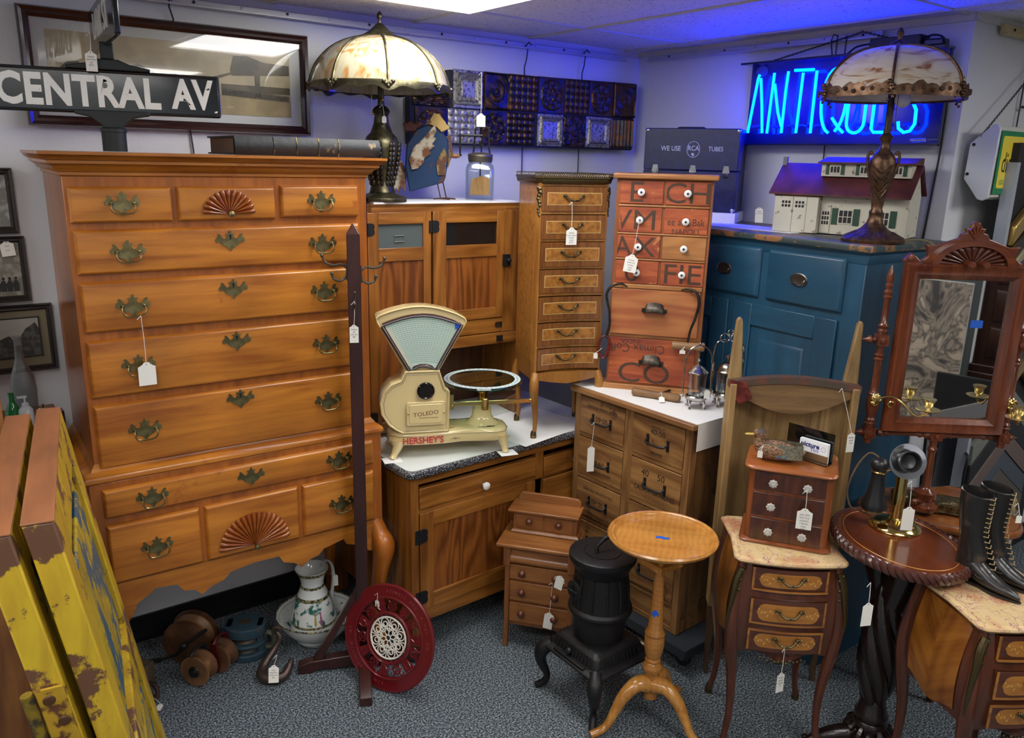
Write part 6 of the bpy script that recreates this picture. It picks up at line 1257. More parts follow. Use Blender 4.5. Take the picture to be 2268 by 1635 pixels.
def stripem(n, c):
    m_, nt_, b = newmat('ribbed_'+n.replace(' ', '_')); N = nt_.nodes.new; L = nt_.links.new
    tc = N('ShaderNodeTexCoord'); wv = N('ShaderNodeTexWave'); wv.inputs['Scale'].default_value = 70; wv.bands_direction = 'DIAGONAL'; L(tc.outputs['Object'], wv.inputs['Vector'])
    cr = N('ShaderNodeValToRGB'); cr.color_ramp.elements[0].color = (*[x*.45 for x in c], 1); cr.color_ramp.elements[1].color = (*[min(1, x*1.5) for x in c], 1); L(wv.outputs['Fac'], cr.inputs[0]); L(cr.outputs[0], b.inputs['Base Color']); b.inputs['Roughness'].default_value = .5
    bp = N('ShaderNodeBump'); bp.inputs['Strength'].default_value = .4; L(wv.outputs['Fac'], bp.inputs['Height']); L(bp.outputs[0], b.inputs['Normal']); return m_
for i, (n, c) in enumerate(cols):
    z = 1.0-.088*i+.01; w_ = .06; a0 = .33; sl = .62
    x0, x1, xm = .03, .62, a0
    pl = [(x0, z-sl*(xm-x0)), (xm, z), (x1, z-sl*(x1-xm)), (x1, z-sl*(x1-xm)-.084), (xm, z-.084), (x0, z-sl*(xm-x0)-.084)]
    o = MB().prism(pl, -.022-.002*(i % 3), .0).go('frame_corner_sample', stripem(n, c), None, .002, loc=(3.30, 1.335, 0)); tag(o, n+' ribbed frame corner sample, %s of the lower right display' % ['topmost', 'second', 'third', 'fourth', 'fifth', 'sixth', 'seventh', 'lowest'][i], 'frame sample', 'frame corner samples on the black board')
gcol = [('gold', (.50, .33, .10)), ('dark bronze', (.05, .035, .02)), ('champagne', (.55, .45, .28)), ('black and gold', (.03, .025, .02)), ('antique gold', (.38, .25, .08))]
for i in range(10):
    z = 1.86-.085*i; n, c = gcol[i % 5]
    pl = [(.03, z-.16), (.36, z+.07), (.6, z-.1), (.6, z-.18), (.36, z-.008), (.03, z-.238)]
    o = MB().prism(pl, -.03, .0).go('frame_corner_sample', mat('moulding_'+n.replace(' ', '_'), c, .25, .8, bump=.1), None, .008, loc=(3.30, 1.335, 0)); tag(o, '%s moulding corner sample at the right edge, number %d from the top' % (n, i+1), 'frame sample', 'gilt corner samples at the right edge')
ST = thing('folding_stand', 'black folding metal stand beside the blue cupboard under the mirror', 'stand', (3.12, 1.38, 0), 0)
MB().tube([(-.02, 0, 0), (.02, -.0, .5), (.05, 0, .98)], .008, 8).tube([(.06, .02, 0), (.02, .02, .5), (-.03, .02, .95)], .006, 8).tube([(-.06, -.02, .66), (.0, -.02, .65), (.12, -.02, .645)], .006, 8).sph((-.06, -.02, .66), .012, 8, 6).sph((.0, -.01, .655), .013, 8, 6).go('legs_and_knobs', rubber, ST)
o = thing('lettered_black_board', 'black board with large grey script letters under the right nightstand', 'board', (2.33, .62, .0), -30)
MB().box(0, .5, .12, .13, .0, .365).go('panel', mat('black_display', (0, 0, 0)), o)
MB().text('ele', .2, .2, .25, .119, .0006, sx=1.2).go('script_lettering', mat('grey_letter', (.35, .37, .37), .6), o)
# ================================================================ black stove
SV = thing('pot_bellied_stove', 'small black cast iron pot bellied stove on four curved legs', 'stove', (1.815, 1.845, 0), -90)
ci = mat('cast_iron_black', (.009, .009, .010), .45, .2, bump=.35, bs=90)
MB().lathe([(.09, .50), (.112, .545), (.118, .552), (.12, .562), (.118, .572), (.112, .575), (.066, .576), (.066, .573), (.064, .573), (.064, .577), (.001, .577)], 40).go('top_plate', ci, SV)
MB().tube([(-.0, -.03, .577), (-.004, -.028, .60), (.004, -.0, .625), (.012, .03, .637)], [.008, .007, .008, .010], 10).go('lid_lifter', ci, SV)
MB().lathe([(.085, .24), (.09, .26), (.094, .30), (.1, .345), (.112, .352), (.116, .362), (.113, .372), (.104, .378), (.1, .42), (.094, .47), (.088, .52)], 40).go('barrel', ci, SV)
b = MB()
for k in range(12): a = R(30*k); b.tube([(.103*cos(a), .103*sin(a), .385), (.1*cos(a), .1*sin(a), .44), (.09*cos(a), .09*sin(a), .5)], .005, 6)
b.go('ribs', ci, SV)
MB().lathe([(.036, 0), (.036, .008), (.03, .012), (.001, .012)], 24, -.03, -.094, .44, ax='y').tube([(-.055, -.108, .44), (-.005, -.108, .44)], .003, 5).tube([(-.03, -.108, .465), (-.03, -.108, .415)], .003, 5).sph((-.03, -.110, .44), .006, 7, 5).go('fire_door', ci, SV)
def sqz(h, z): return ringz(rr(-h, h, -h, h, .02, 3), z)
MB().loft([sqz(.13, .178), sqz(.148, .182), sqz(.15, .19), sqz(.14, .198), sqz(.122, .2), sqz(.112, .235), sqz(.1, .245), sqz(.09, .25)], False).go('ash_pan_base', ci, SV, .002)
for s in range(4):
    b = MB()
    for k in range(11):
        t = -.085+.017*k; p = [(t, -.122, .203), (t*.93, -.112, .236)]
        if s == 1: p = [(-y, x, z) for x, y, z in p]
        if s == 2: p = [(-x, -y, z) for x, y, z in p]
        if s == 3: p = [(y, -x, z) for x, y, z in p]
        b.tube(p, .0042, 6)
    b.go('side_grille', ci, SV)
MB().box(-.08, .08, -.145, -.125, .198, .205).sph((-.01, -.13, .222), .012, 10, 7).go('draft_door', ci, SV, .003)
for sx in (-1, 1):
    for sy in (-1, 1):
        q, r = spr([(sx*.115, sy*.115, .195), (sx*.14, sy*.14, .165), (sx*.146, sy*.146, .12), (sx*.128, sy*.128, .06), (sx*.135, sy*.135, .025), (sx*.155, sy*.155, .006)], [.022, .028, .021, .013, .014, .013], 5); MB().tube(q, r, 10).go('leg', ci, SV)
# ================================================================ birdcage candle stand
cm = wood('curly_maple', (.58, .27, .055), (.42, .165, .028), 'x', 1.1, .24, .5, 8, fig=16, bump=.03)
cmz = wood('curly_maple_upright', (.50, .22, .045), (.36, .135, .024), 'z', 1.1, .24, .5, 8, fig=18, bump=.03)
CT = thing('candlestand', 'round dish top curly maple candlestand on three snake legs', 'table', (1.855, 1.615, 0), -50)
MB().lathe([(.02, .694), (.14, .696), (.168, .704), (.178, .713), (.180, .72), (.176, .726), (.170, .724), (.166, .718), (.160, .720), (.154, .714), (.15, .709), (.001, .709)], 64).go('tabletop', cm, CT)
o = MB().prism([(-.022, -.006), (-.004, -.004), (.004, -.01), (.022, -.004), (.024, .008), (.008, .006), (-.002, .012), (-.02, .008)], .7095, .7105, 'xy').go('blue_tape', tape, CT)
MB().box(-.052, .052, -.052, .052, .612, .634).go('birdcage_block', cm, CT, .003).rotation_euler = (0, 0, R(48))
for k in range(4): a = R(90*k+93); MB().lathe([(.006, .634), (.010, .645), (.006, .655), (.011, .668), (.006, .68), (.008, .696)], 12, .05*cos(a), .05*sin(a)).go('birdcage_spindle', cmz, CT)
MB().lathe([(.02, .175), (.024, .2), (.026, .212), (.034, .222), (.035, .235), (.024, .25), (.028, .258), (.024, .266), (.028, .275), (.034, .31), (.034, .345), (.031, .352), (.035, .36), (.03, .372), (.026, .378), (.019, .5), (.016, .585), (.02, .6), (.02, .7)], 28).lathe([(.02, .108), (.026, .112), (.026, .2)], 10).go('column', cmz, CT)
MB().prism([(.0, -.016), (.012, -.004), (.012, .006), (0, .018), (-.014, .004)], -.0195, -.0185).go('blue_tape', tape, CT, loc=(-.004, -.003, .44))
for k in range(3):
    a = R(50+(164, 284, 15)[k]); u = V((cos(a), sin(a), 0)); q = [u*.018+V((0, 0, .165)), u*.06+V((0, 0, .17)), u*.105+V((0, 0, .135)), u*.135+V((0, 0, .085)), u*.16+V((0, 0, .04)), u*.19+V((0, 0, .02)), u*.225+V((0, 0, .012))]
    P_, r_ = spr([tuple(x) for x in q], [.034, .028, .023, .018, .015, .015, .014], 5); MB().tube(P_, r_, 12, flat=.9).go('leg', cm, CT)
# ================================================================ coat rack and red stove plate
cr_m = wood('dark_mahogany_rack', (.055, .014, .010), (.025, .007, .006), 'z', 1, .3, .3, 10)
CR = thing('coat_rack', 'dark square post coat rack with iron double hooks on a cross foot', 'coat rack', (1.195, 2.478, 0), -25)
MB().box(-.022, .022, -.022, .022, .06, 1.645).loft([[(-.022, -.022, 1.645), (.022, -.022, 1.645), (.022, .022, 1.645), (-.022, .022, 1.645)], [(-.002, -.002, 1.68), (.002, -.002, 1.68), (.002, .002, 1.68), (-.002, .002, 1.68)]], False).go('post', cr_m, CR, .002)
foot = [(-.245, 0), (-.2, 0), (-.17, .014), (.17, .014), (.2, 0), (.245, 0), (.245, .035), (.2, .05), (.05, .062), (-.05, .062), (-.2, .05), (-.245, .035)]
MB().prism(foot, -.02, .02).go('cross_foot', cr_m, CR, .003)
MB().prism(foot, -.022, .022, 'yz').go('cross_foot', cr_m, CR, .003)
for x0, x1 in ((-.19, -.02), (.19, .02)): MB().prism([(x0, .05), (x0+(.035 if x0 < 0 else -.035), .05), (x1, .30), (x1, .34)], -.012, .012).go('brace', cr_m, CR, .002)
for y0, y1 in ((.19, .02),): MB().prism([(y0, .05), (y0+(.035 if y0 < 0 else -.035), .05), (y1, .30), (y1, .34)], -.012, .012, 'yz').go('brace', cr_m, CR, .002)
def dhook():
    b = MB().tube(sp([(0, 0, 0), (.02, 0, .014), (.045, 0, .01), (.07, 0, .02), (.08, 0, .04)], 5), .004, 8).sph((.081, 0, .043), .006, 8, 6).tube(sp([(0, 0, -.01), (.006, 0, -.03), (.025, 0, -.042), (.045, 0, -.034), (.05, 0, -.02)], 5), .004, 8).sph((.051, 0, -.018), .006, 8, 6).box(-.001, .004, -.007, .007, -.04, .02)
    return b.go('hook', mat('hook_iron', (.10, .09, .075), .35, .8))
inst('dh', dhook, CR, (.022, 0, 1.52)); inst('dh', dhook, CR, (-.022, 0, 1.53), (0, 0, 180)); inst('dh', dhook, CR, (0, -.022, 1.43), (0, 0, -90), .7); inst('dh', dhook, CR, (0, .022, 1.46), (0, 0, 90))
red = mat('oxblood_enamel_iron', (.16, .008, .012), .28, .1, coat=.4, bump=.15, bs=30)
PL = thing('cast_iron_grate', 'round dark red cast iron openwork plate with white centre leaning on the coat rack', 'grate', (1.178, 2.303, .0), -64, rx=-14, sc=.86)
pc = (0, 0, .232)
def ringt(b, R0, r, n=64, y=0): return b.tube([(R0*cos(2*pi*k/n), y, .232+R0*1.0*sin(2*pi*k/n)) for k in range(n)], r, 6, loop=True)
b = MB()
def ann(b, r0, r1, y0=-.006, y1=.006, n=72):
    rings = [[(rr_*cos(2*pi*k/n), yy, .232+rr_*sin(2*pi*k/n)) for k in range(n)] for rr_, yy in ((r0, y0), (r1, y0), (r1, y1), (r0, y1))]; return b.loft(rings, False, cap=False, loop=True)
ann(b, .165, .225); ringt(b, .222, .007); ringt(b, .172, .004, y=-.006); ringt(b, .108, .005, y=-.004); ann(b, .098, .112)
for k in range(7):
    a0 = R(360/7*k)
    for q in range(2): ringt_ = None
    # solid leaf field between the openings
    n = 6; pts0 = [((.163)*cos(a0+R(j*3.2-8+12)), .163*sin(a0+R(j*3.2-8+12))) for j in range(n)]+[((.112)*cos(a0+R(-j*3.2+8+12)), .112*sin(a0+R(-j*3.2+8+12))) for j in range(n)]
    b.prism([(x, z+.232) for x, z in pts0], -.004, .004)
    ca_, sa_ = cos(a0-R(12)), sin(a0-R(12))
    for (rc, rad) in ((.138, .017), (.146, .008), (.124, .007)):
        b.tube([(rc*ca_+rad*cos(t*pi/7), -.001, .232+rc*sa_+rad*sin(t*pi/7)) for t in range(14)], .0032, 5, loop=True)
    for s in (-1, 1):
        b.tube(sp([(.112*cos(a0-R(12)), 0, .232+.112*sin(a0-R(12))), (.13*cos(a0-R(12)+s*.16), 0, .232+.13*sin(a0-R(12)+s*.16)), (.15*cos(a0-R(12)+s*.10), 0, .232+.15*sin(a0-R(12)+s*.10)), (.168*cos(a0-R(12)+s*.2), 0, .232+.168*sin(a0-R(12)+s*.2))], 4), .0032, 5)
        b.tube(sp([(.118*cos(a0+R(14)), -.005, .232+.118*sin(a0+R(14))), (.135*cos(a0+R(14)+s*.10), -.006, .232+.135*sin(a0+R(14)+s*.10)), (.155*cos(a0+R(14)+s*.06), -.006, .232+.155*sin(a0+R(14)+s*.06))], 4), .0025, 5)
for k in range(24): a = R(15*k); b.tube([(.094*cos(a), 0, .232+.094*sin(a)), (.1*cos(a), 0, .232+.1*sin(a))], .004, 4)
b.go('red_ring', red, PL)
b = MB(); txt_ = 'STOWELL MFG. & FDY. CO.'
for k, ch in enumerate(txt_):
    if ch == ' ': continue
    a = R(100-4.6*k); b.text(ch, .017, .197*cos(a), .232+.197*sin(a), -.006, .0012, rot=math.degrees(a)-90)
for k, ch in enumerate('SO. MILWAUKEE, WIS.'):
    if ch == ' ': continue
    a = R(182+5.2*k); b.text(ch, .017, .197*cos(a), .232+.197*sin(a), -.006, .0012, rot=math.degrees(a)+90)
b.go('cast_lettering', mat('worn_red_letters', (.28, .05, .05), .35), PL)
b = MB()
def ringw(cx_, cz_, rad, n=20, r=.0026): b.tube([(cx_+rad*cos(2*pi*k/n), -.004, cz_+rad*sin(2*pi*k/n)) for k in range(n)], r, 6, loop=True)
ringw(0, .232, .088, 48, .004); ringw(0, .232, .012)
for k in range(8):
    a = R(45*k+22.5); ringw(.066*cos(a), .232+.066*sin(a), .019); ringw(.06*cos(a), .232+.06*sin(a), .010)
    a = R(45*k); b.tube([(.012*cos(a), -.004, .232+.012*sin(a)), (.086*cos(a), -.004, .232+.086*sin(a))], .0024, 6); ringw(.042*cos(a), .232+.042*sin(a), .012)
ringw(0, .232, .040, 32)
b.go('white_centre_grille', mat('worn_white_grille', (.75, .72, .64), .5, col2=(.35, .28, .22), vs=40, thr=(.28, .36)), PL)
# ================================================================ wash pitcher and bowl
def china():
    m_, nt_, b = newmat('transfer_printed_china'); N = nt_.nodes.new; L = nt_.links.new
    tc = N('ShaderNodeTexCoord'); n = N('ShaderNodeTexNoise'); n.inputs['Scale'].default_value = 28; n.inputs['Detail'].default_value = 5; L(tc.outputs['Object'], n.inputs['Vector'])
    cr = N('ShaderNodeValToRGB'); L(n.outputs['Fac'], cr.inputs[0]); e = cr.color_ramp.elements; e[0].position = .40; e[0].color = (.02, .13, .11, 1); e[1].position = .47; e[1].color = (.72, .74, .72, 1)
    L(cr.outputs[0], b.inputs['Base Color']); b.inputs['Roughness'].default_value = .12; return m_
chn = china(); ww = mat('glazed_white', (.72, .74, .74), .1, coat=.5)
bandm = mat('key_border', (.30, .25, .12), .25, col2=(.02, .03, .02), vs=110, thr=(.46, .52))
BW_ = thing('wash_bowl', 'large white china wash bowl with green transfer print under the highboy', 'bowl', (1.125, 2.755, 0), 0)
MB().lathe([(.06, 0), (.075, 0), (.078, .012), (.11, .04), (.145, .085), (.158, .118), (.152, .12), (.138, .088), (.105, .045), (.06, .018), (.001, .014)], 48).go('body', ww, BW_)
MB().lathe([(.142, .090), (.106, .0475), (.105, .049), (.139, .092), (.142, .090)], 48, cap=False).go('printed_lining', chn, BW_)
MB().lathe([(.149, .105), (.16, .119), (.157, .1235), (.146, .107), (.149, .105)], 48, cap=False).go('rim_border', bandm, BW_)
PT = thing('wash_pitcher', 'white china pitcher with oriental figure band standing in the wash bowl', 'pitcher', (1.105, 2.735, .0155), 20)
prof_ = [(.05, 0), (.075, .01), (.088, .04), (.09, .08), (.084, .12), (.072, .17), (.056, .21), (.044, .24), (.043, .25), (.05, .28), (.062, .305), (.064, .312), (.058, .308), (.046, .28), (.038, .25), (.04, .23)]
MB().lathe(prof_, 44).go('body', ww, PT)
def rat(z):
    for (r0, z0), (r1, z1) in zip(prof_[:12], prof_[1:12]):
        if z0 <= z <= z1: return lerp(r0, r1, (z-z0)/(z1-z0+1e-9))
    return .05
def bnd(z0, z1, m_, n_): MB().lathe([(rat(lerp(z0, z1, k/6))+.0008, lerp(z0, z1, k/6)) for k in range(7)]+[(rat(z1)-.001, z1)], 44, cap=False).go(n_, m_, PT)
bnd(.098, .19, chn, 'figure_band'); bnd(.088, .098, bandm, 'lower_border'); bnd(.19, .202, bandm, 'upper_border'); bnd(.235, .245, bandm, 'neck_border'); bnd(.292, .308, bandm, 'lip_border')
for k, (a, c, nm) in enumerate(((-128, (.50, .36, .05), 'yellow_robed_figure'), (-113, (.42, .10, .22), 'pink_robed_figure'))):
    a = R(a); b = MB()
    for zz, rr_ in ((.112, .010), (.122, .0095), (.132, .008), (.142, .006)): b.sph(((rat(zz)+.001)*cos(a), (rat(zz)+.001)*sin(a), zz), rr_, 8, 6, sx=.5, sy=.5)
    b.sph(((rat(.152)+.002)*cos(a), (rat(.152)+.002)*sin(a), .152), .004, 7, 5); b.go(nm, mat(nm, c, .2), PT)
q, r = spr([(.05, .0, .30), (.078, 0, .31), (.105, 0, .28), (.112, 0, .22), (.1, 0, .15), (.09, 0, .11), (.084, 0, .10)], [.008, .0075, .008, .0085, .008, .007, .010], 5); MB().tube(q, r, 10, flat=.7).go('handle', ww, PT)
# ================================================================ pulleys, hook and block under the highboy
bp_ = mat('worn_blue_block', (.022, .055, .08), .6, col2=(.12, .07, .04), vs=22, thr=(.33, .40), bump=.4)
B = thing('pulley_block', 'large worn blue wooden pulley block standing on end under the highboy', 'pulley', (.855, 2.805, 0), -30)
for z0, z1 in ((0, .03), (.055, .07), (.098, .14)): MB().lathe([(.064, z0), (.067, z0+.004), (.067, z1-.004), (.062, z1)], 32, sx=1.2).go('cheek', bp_, B, .001)
MB().box(.045, .07, -.03, .03, 0, .14).go('end_post', bp_, B, .003); MB().box(-.07, -.045, -.03, .03, 0, .14).go('end_post', bp_, B, .003)
for z in (.032, .073): MB().lathe([(.05, z), (.044, z+.01), (.05, z+.02)], 24).go('sheave', mat('dark_sheave', (.08, .05, .03), .5), B)
MB().box(-.02, .02, -.015, .015, .14, .143).go('label_plate', mat('brown_plate', (.05, .03, .02), .6), B)
MB().tube([(.085+.022*cos(t*pi/6), .0, .06+.032*sin(t*pi/6)) for t in range(12)], .011, 8, loop=True).go('shackle', mat('galvanised', (.13, .13, .10), .6, .6, bump=.5), B)
dw_ = mat('dark_pulley_wood', (.13, .055, .022), .38, coat=.3, var=.5, vs=14); shm = mat('sheave_tan', (.25, .115, .045), .42, var=.4, vs=16)
def roller(loc, rz, lab, m1, R0=.058, wd=.06, frm=None):
    B = thing('wooden_pulley', lab, 'pulley', loc, rz, 'wooden barn pulleys under the highboy')
    MB().lathe([(.02, -wd/2), (R0, -wd/2), (R0, -wd/2+.008), (R0*.74, -wd/5), (R0*.7, 0), (R0*.74, wd/5), (R0, wd/2-.008), (R0, wd/2), (.02, wd/2)], 36, 0, 0, R0, ax='y').go('sheave', m1, B)
    MB().lathe([(.012, -wd/2-.014), (.012, wd/2+.014)], 16, 0, 0, R0, ax='y').lathe([(.018, wd/2), (.016, wd/2+.006)], 12, 0, 0, R0, ax='y').go('axle', iron, B)
    for s in ((-1, 1) if frm else (1,)):
        y = s*(wd/2+.008)
        MB().prism([(-.015, .01), (.015, .01), (.022, R0), (.012, R0*2+.015), (-.012, R0*2+.015), (-.022, R0)], y-.003, y+.003).go('strap', frm or iron, B, .001)
    if not frm: MB().lathe([(.022, wd/2), (.02, wd/2+.004), (.012, wd/2+.006)], 20, 0, 0, R0, ax='y').go('hub', iron, B)
    MB().tube(sp([(0, -wd/2-.008, R0*2+.01), (0, -wd/3, R0*2+.024), (0, 0, R0*2+.028), (0, wd/3, R0*2+.024), (0, wd/2+.008, R0*2+.01)], 4), .006, 8).go('bail', frm or iron, B)
    return B
roller((.655, 2.73, .004), -52, 'brown wooden barn pulley with tan face lying foremost under the highboy', shm)
roller((.745, 2.765, .004), -52, 'wooden barn pulley with dark red iron strap beside the blue block', mat('sheave_brown', (.17, .075, .035), .35, var=.4, vs=14), .056, .06, mat('dark_red_iron', (.11, .01, .012), .4, .4))
B = thing('wooden_pulley', 'tall dark wooden barn pulley in ornate iron frame, rearmost under the highboy', 'pulley', (.675, 2.90, .002), -40, 'wooden barn pulleys under the highboy', ry=0)
MB().lathe([(.02, -.026), (.085, -.026), (.086, -.018), (.066, 0), (.086, .018), (.085, .026), (.02, .026)], 40, 0, 0, .088, ax='y').go('sheave', shm, B)
for s in (-1, 1): MB().lathe([(.01, 0), (.08, .002), (.092, .006), (.09, .016), (.07, .02), (.01, .022)], 40, 0, s*.03 if s < 0 else .05, .088, ax='y').go('cheek', dw_, B)
MB().tube([(-.095, -.055, .02), (-.03, -.06, .05), (0, -.06, .09), (.05, -.06, .13), (.09, -.055, .16)], .006, 8).tube([(-.095, -.055, .02), (-.14, -.06, .012), (-.19, -.07, .012)], .009, 8).sph((0, -.06, .088), .015, 8, 6).go('iron_frame', iron, B)
HK = thing('cargo_hook', 'large forged brown iron hook with a paper tag on the carpet', 'hook', (.88, 2.60, .012), -35, ry=0)
q, r = spr([(-.0, .09, .125), (.012, .085, .105), (-.004, .07, .07), (-.034, .03, .03), (-.036, -.01, .012), (.0, -.03, .008), (.045, -.02, .012), (.062, .01, .035), (.07, .02, .062)], [.010, .011, .012, .016, .021, .022, .018, .013, .007], 6); MB().tube(q, r, 14).tube([(.0+.014*cos(t*pi/6), .088, .128+.02*sin(t*pi/6)) for t in range(12)], .007, 8, loop=True).go('hook', mat('brown_forged_iron', (.10, .07, .06), .38, .7, bump=.4, bs=50), HK)
B = thing('wooden_block', 'weathered grey wooden block with iron ring beside the yellow doors', 'block', (.475, 2.83, 0), -50)
MB().box(-.06, .03, -.02, .04, 0, .085).go('block', wood('grey_block', (.17, .12, .075), (.09, .06, .035), 'z', 1.5, .7, 0), B, .004)
MB().box(-.07, .035, -.03, -.018, .05, .09).go('top_strip', wood('strip_block', (.2, .14, .08), (.11, .07, .04), 'x', 1.5, .7, 0), B, .002)
B = thing('chain_shackle', 'rusty iron shackle ring on the carpet beside the yellow doors', 'shackle', (.47, 2.70, .002), 30)
MB().tube([(.038*cos(t*pi/8), .0+.01*sin(t*pi/4), .042+.036*sin(t*pi/8)) for t in range(16)], .0085, 8, loop=True).tube([(-.03+.02*cos(t*pi/8), .03*sin(t*pi/8), .06) for t in range(16)], .008, 8, loop=True).go('ring', mat('rusty_ring', (.07, .035, .03), .6, .6), B)
# ================================================================ yellow painted doors, left cabinet, bottles
yel = wood('flaking_yellow_paint', (.58, .40, .02), (.40, .24, .015), 'z', 1.2, .45, .1, 8, wear=(.13, .06, .03), wth=.53, ws=9, bump=.7)
yelp = wood('blue_flaked_yellow_panel', (.52, .38, .02), (.30, .20, .02), 'z', 1.5, .5, .05, 8, wear=(.035, .10, .14), wth=.49, ws=11, bump=.8)
brt = wood('bare_brown_top', (.30, .11, .04), (.19, .07, .025), 'y', 1.2, .5, .1, 8, wear=(.30, .20, .09), wth=.60, bump=.5)
def olddoor(lab, xo, y0, y1, tp):
    """leaning slab: top edge runs in y, face looks to +x"""
    T = thing('painted_door', lab, 'door', (xo[0], xo[1], 0), -9)
    lean = .20; Ht = tp; th = .052
    def P(x, y, z): return (x+lean*(1-z/Ht), y, z)
    def bx(b, x0, x1, ya, yb, za, zb): return b.add([P(x, y, z) for z in (za, zb) for y in (ya, yb) for x in (x0, x1)], [(0, 2, 3, 1), (4, 5, 7, 6), (0, 1, 5, 4), (1, 3, 7, 5), (3, 2, 6, 7), (2, 0, 4, 6)])
    for ya, yb in ((y0, y0+.1), (y1-.1, y1)): bx(MB(), -th, 0, ya, yb, 0, Ht-.004).go('stile', yel, T, .004)
    for za, zb in ((Ht-.11, Ht-.004), (.0, .14), (.55, .65)): bx(MB(), -th, 0, y0+.1, y1-.1, za, zb).go('rail', yel, T, .004)
    for za, zb in ((.14, .55), (.65, Ht-.11)):
        bx(MB(), -th+.01, -.016, y0+.1, y1-.1, za, zb).go('panel', yelp, T)
        bx(MB(), -.016, -.006, y0+.16, y1-.16, za+.06, zb-.06).go('raised_field', yelp, T, .006)
    bx(MB(), -th-.001, .001, y0-.001, y1+.001, Ht-.004, Ht).go('top_edge', brt, T, .001)
    return T
PY = olddoor('thick old door flaking yellow over blue paint, nearer to the highboy', (.262, 2.285), -.74, 0, 1.25)
PY2 = olddoor('thick old brown topped yellow door behind the other yellow door', (.192, 2.275), -.74, 0, 1.246)
b = MB()
rh = mat('rusty_yellow_hinge', (.50, .30, .02), .55, .3, col2=(.13, .05, .02), vs=40, thr=(.40, .5), bump=.6)
lx0 = .198+.2*(1-.80/1.246)
HG = thing('strap_hinge', 'rusty yellow painted hinge with big screws on the edge of the rear yellow door', 'hinge', (.192, 2.275, 0), -9)
hx = lambda z: .2*(1-z/1.246)
MB().prism([(hx(.93)-.048, .93), (hx(.93)-.002, .93), (hx(.72)-.002, .72), (hx(.72)-.048, .72)], -.748, -.742).go('leaf', rh, HG, .001)
b = MB()
for k in range(4): z = .905-.05*k; b.lathe([(.011, 0), (.009, .003), (.001, .0035)], 14, hx(z)-.024+(.006 if k % 2 else -.006), -.748, z, ax='y')
b.go('screw_heads', mat('rusty_screw', (.10, .045, .02), .6, .5), HG)
MB().tube([(hx(.925)-.062, -.744, .925), (hx(.73)-.062, -.744, .73)], .011, 10).go('barrel', mat('mottled_barrel', (.06, .05, .03), .5, .5, col2=(.3, .2, .02), vs=40), HG)
LC = thing('tall_brown_cabinet', 'tall brown wooden cabinet cut by the left edge of the picture', 'cabinet', (-.415, 2.32, 0), 0)
lcw = wood('brown_cabinet_wood', (.28, .115, .03), (.14, .05, .015), 'z', 1.1, .4, .2, 10, cath=.2)
MB().box(0, .555, .04, .42, 0, 1.62).go('case', lcw, LC, .004)
MB().box(.38, .386, .036, .04, 0, 1.62).go('plank_joint', black, LC)
MB().box(-.004, .50, .034, .04, .995, 1.02).go('iron_strap', iron, LC)
for i, (x, z) in enumerate(((.36, 1.03), (.325, 1.03))):
    o = MB().box(-.012, .012, -.015, .03, 0, z-.03*i).go('dark_moulding_length', wood('dark_moulding', (.05, .018, .014), (.025, .01, .009), 'z', 1, .3, .3), None, .003, loc=(x+.02, 3.02, 0), rot=(0, -2, 0)); tag(o, 'dark wooden moulding length standing between wall and highboy, %s of two' % ('right' if i == 0 else 'left'), 'moulding', 'dark moulding lengths')
TS = thing('small_bottle_stand', 'brown stand behind the yellow doors carrying bottles', 'stand', (.2, 2.88, 0), 0)
MB().box(-.12, .13, -.1, .16, 1.02, 1.05).go('top', lcw, TS)
for x in (-.1, .09):
    for y in (-.08, .12): MB().box(x, x+.03, y, y+.03, 0, 1.02).go('leg', lcw, TS)
J = thing('glass_jug', 'tall clear textured glass jug with small metal tap by the left wall', 'jug', (.238, 2.9, 1.0505), 0)
MB().lathe([(.03, 0), (.034, .006), (.036, .05), (.038, .1), (.034, .14), (.022, .17), (.013, .2), (.011, .235), (.011, .262), (.014, .264), (.014, .272), (.009, .272), (.009, .24), (.011, .2), (.02, .168), (.032, .138), (.036, .1), (.034, .05), (.03, .01)], 32, cap=False).go('body', thinglass('textured_jug_glass', (.78, .82, .83), .10, .12, .6), J)
MB().tube([(.034, -.01, .03), (.05, -.012, .03), (.052, -.012, .01)], .003, 7).tube([(.046, -.012, .03), (.046, -.012, .045)], .003, 6).go('tap', chrome, J)
J = thing('green_bottle', 'small green glass bottle at the left edge beside the jug', 'bottle', (.196, 2.83, 1.0505), 0)
MB().lathe([(.022, 0), (.022, .05), (.012, .075), (.0085, .085), (.0085, .11), (.001, .11)], 20).go('body', mat('green_glass', (.01, .22, .06), .06, coat=.5), J)
J = thing('pump_bottle', 'clear plastic pump bottle in front of the glass jug', 'bottle', (.228, 2.80, 1.0505), 0)
MB().lathe([(.02, 0), (.022, .03), (.02, .06), (.012, .07), (.001, .07)], 20).go('body', mat('milky_plastic', (.6, .66, .68), .25), J)
MB().lathe([(.01, .07), (.01, .08), (.003, .084), (.003, .1)], 14).box(-.02, .006, -.005, .005, .098, .104).go('pump', mat('milky_plastic', (0, 0, 0)), J)
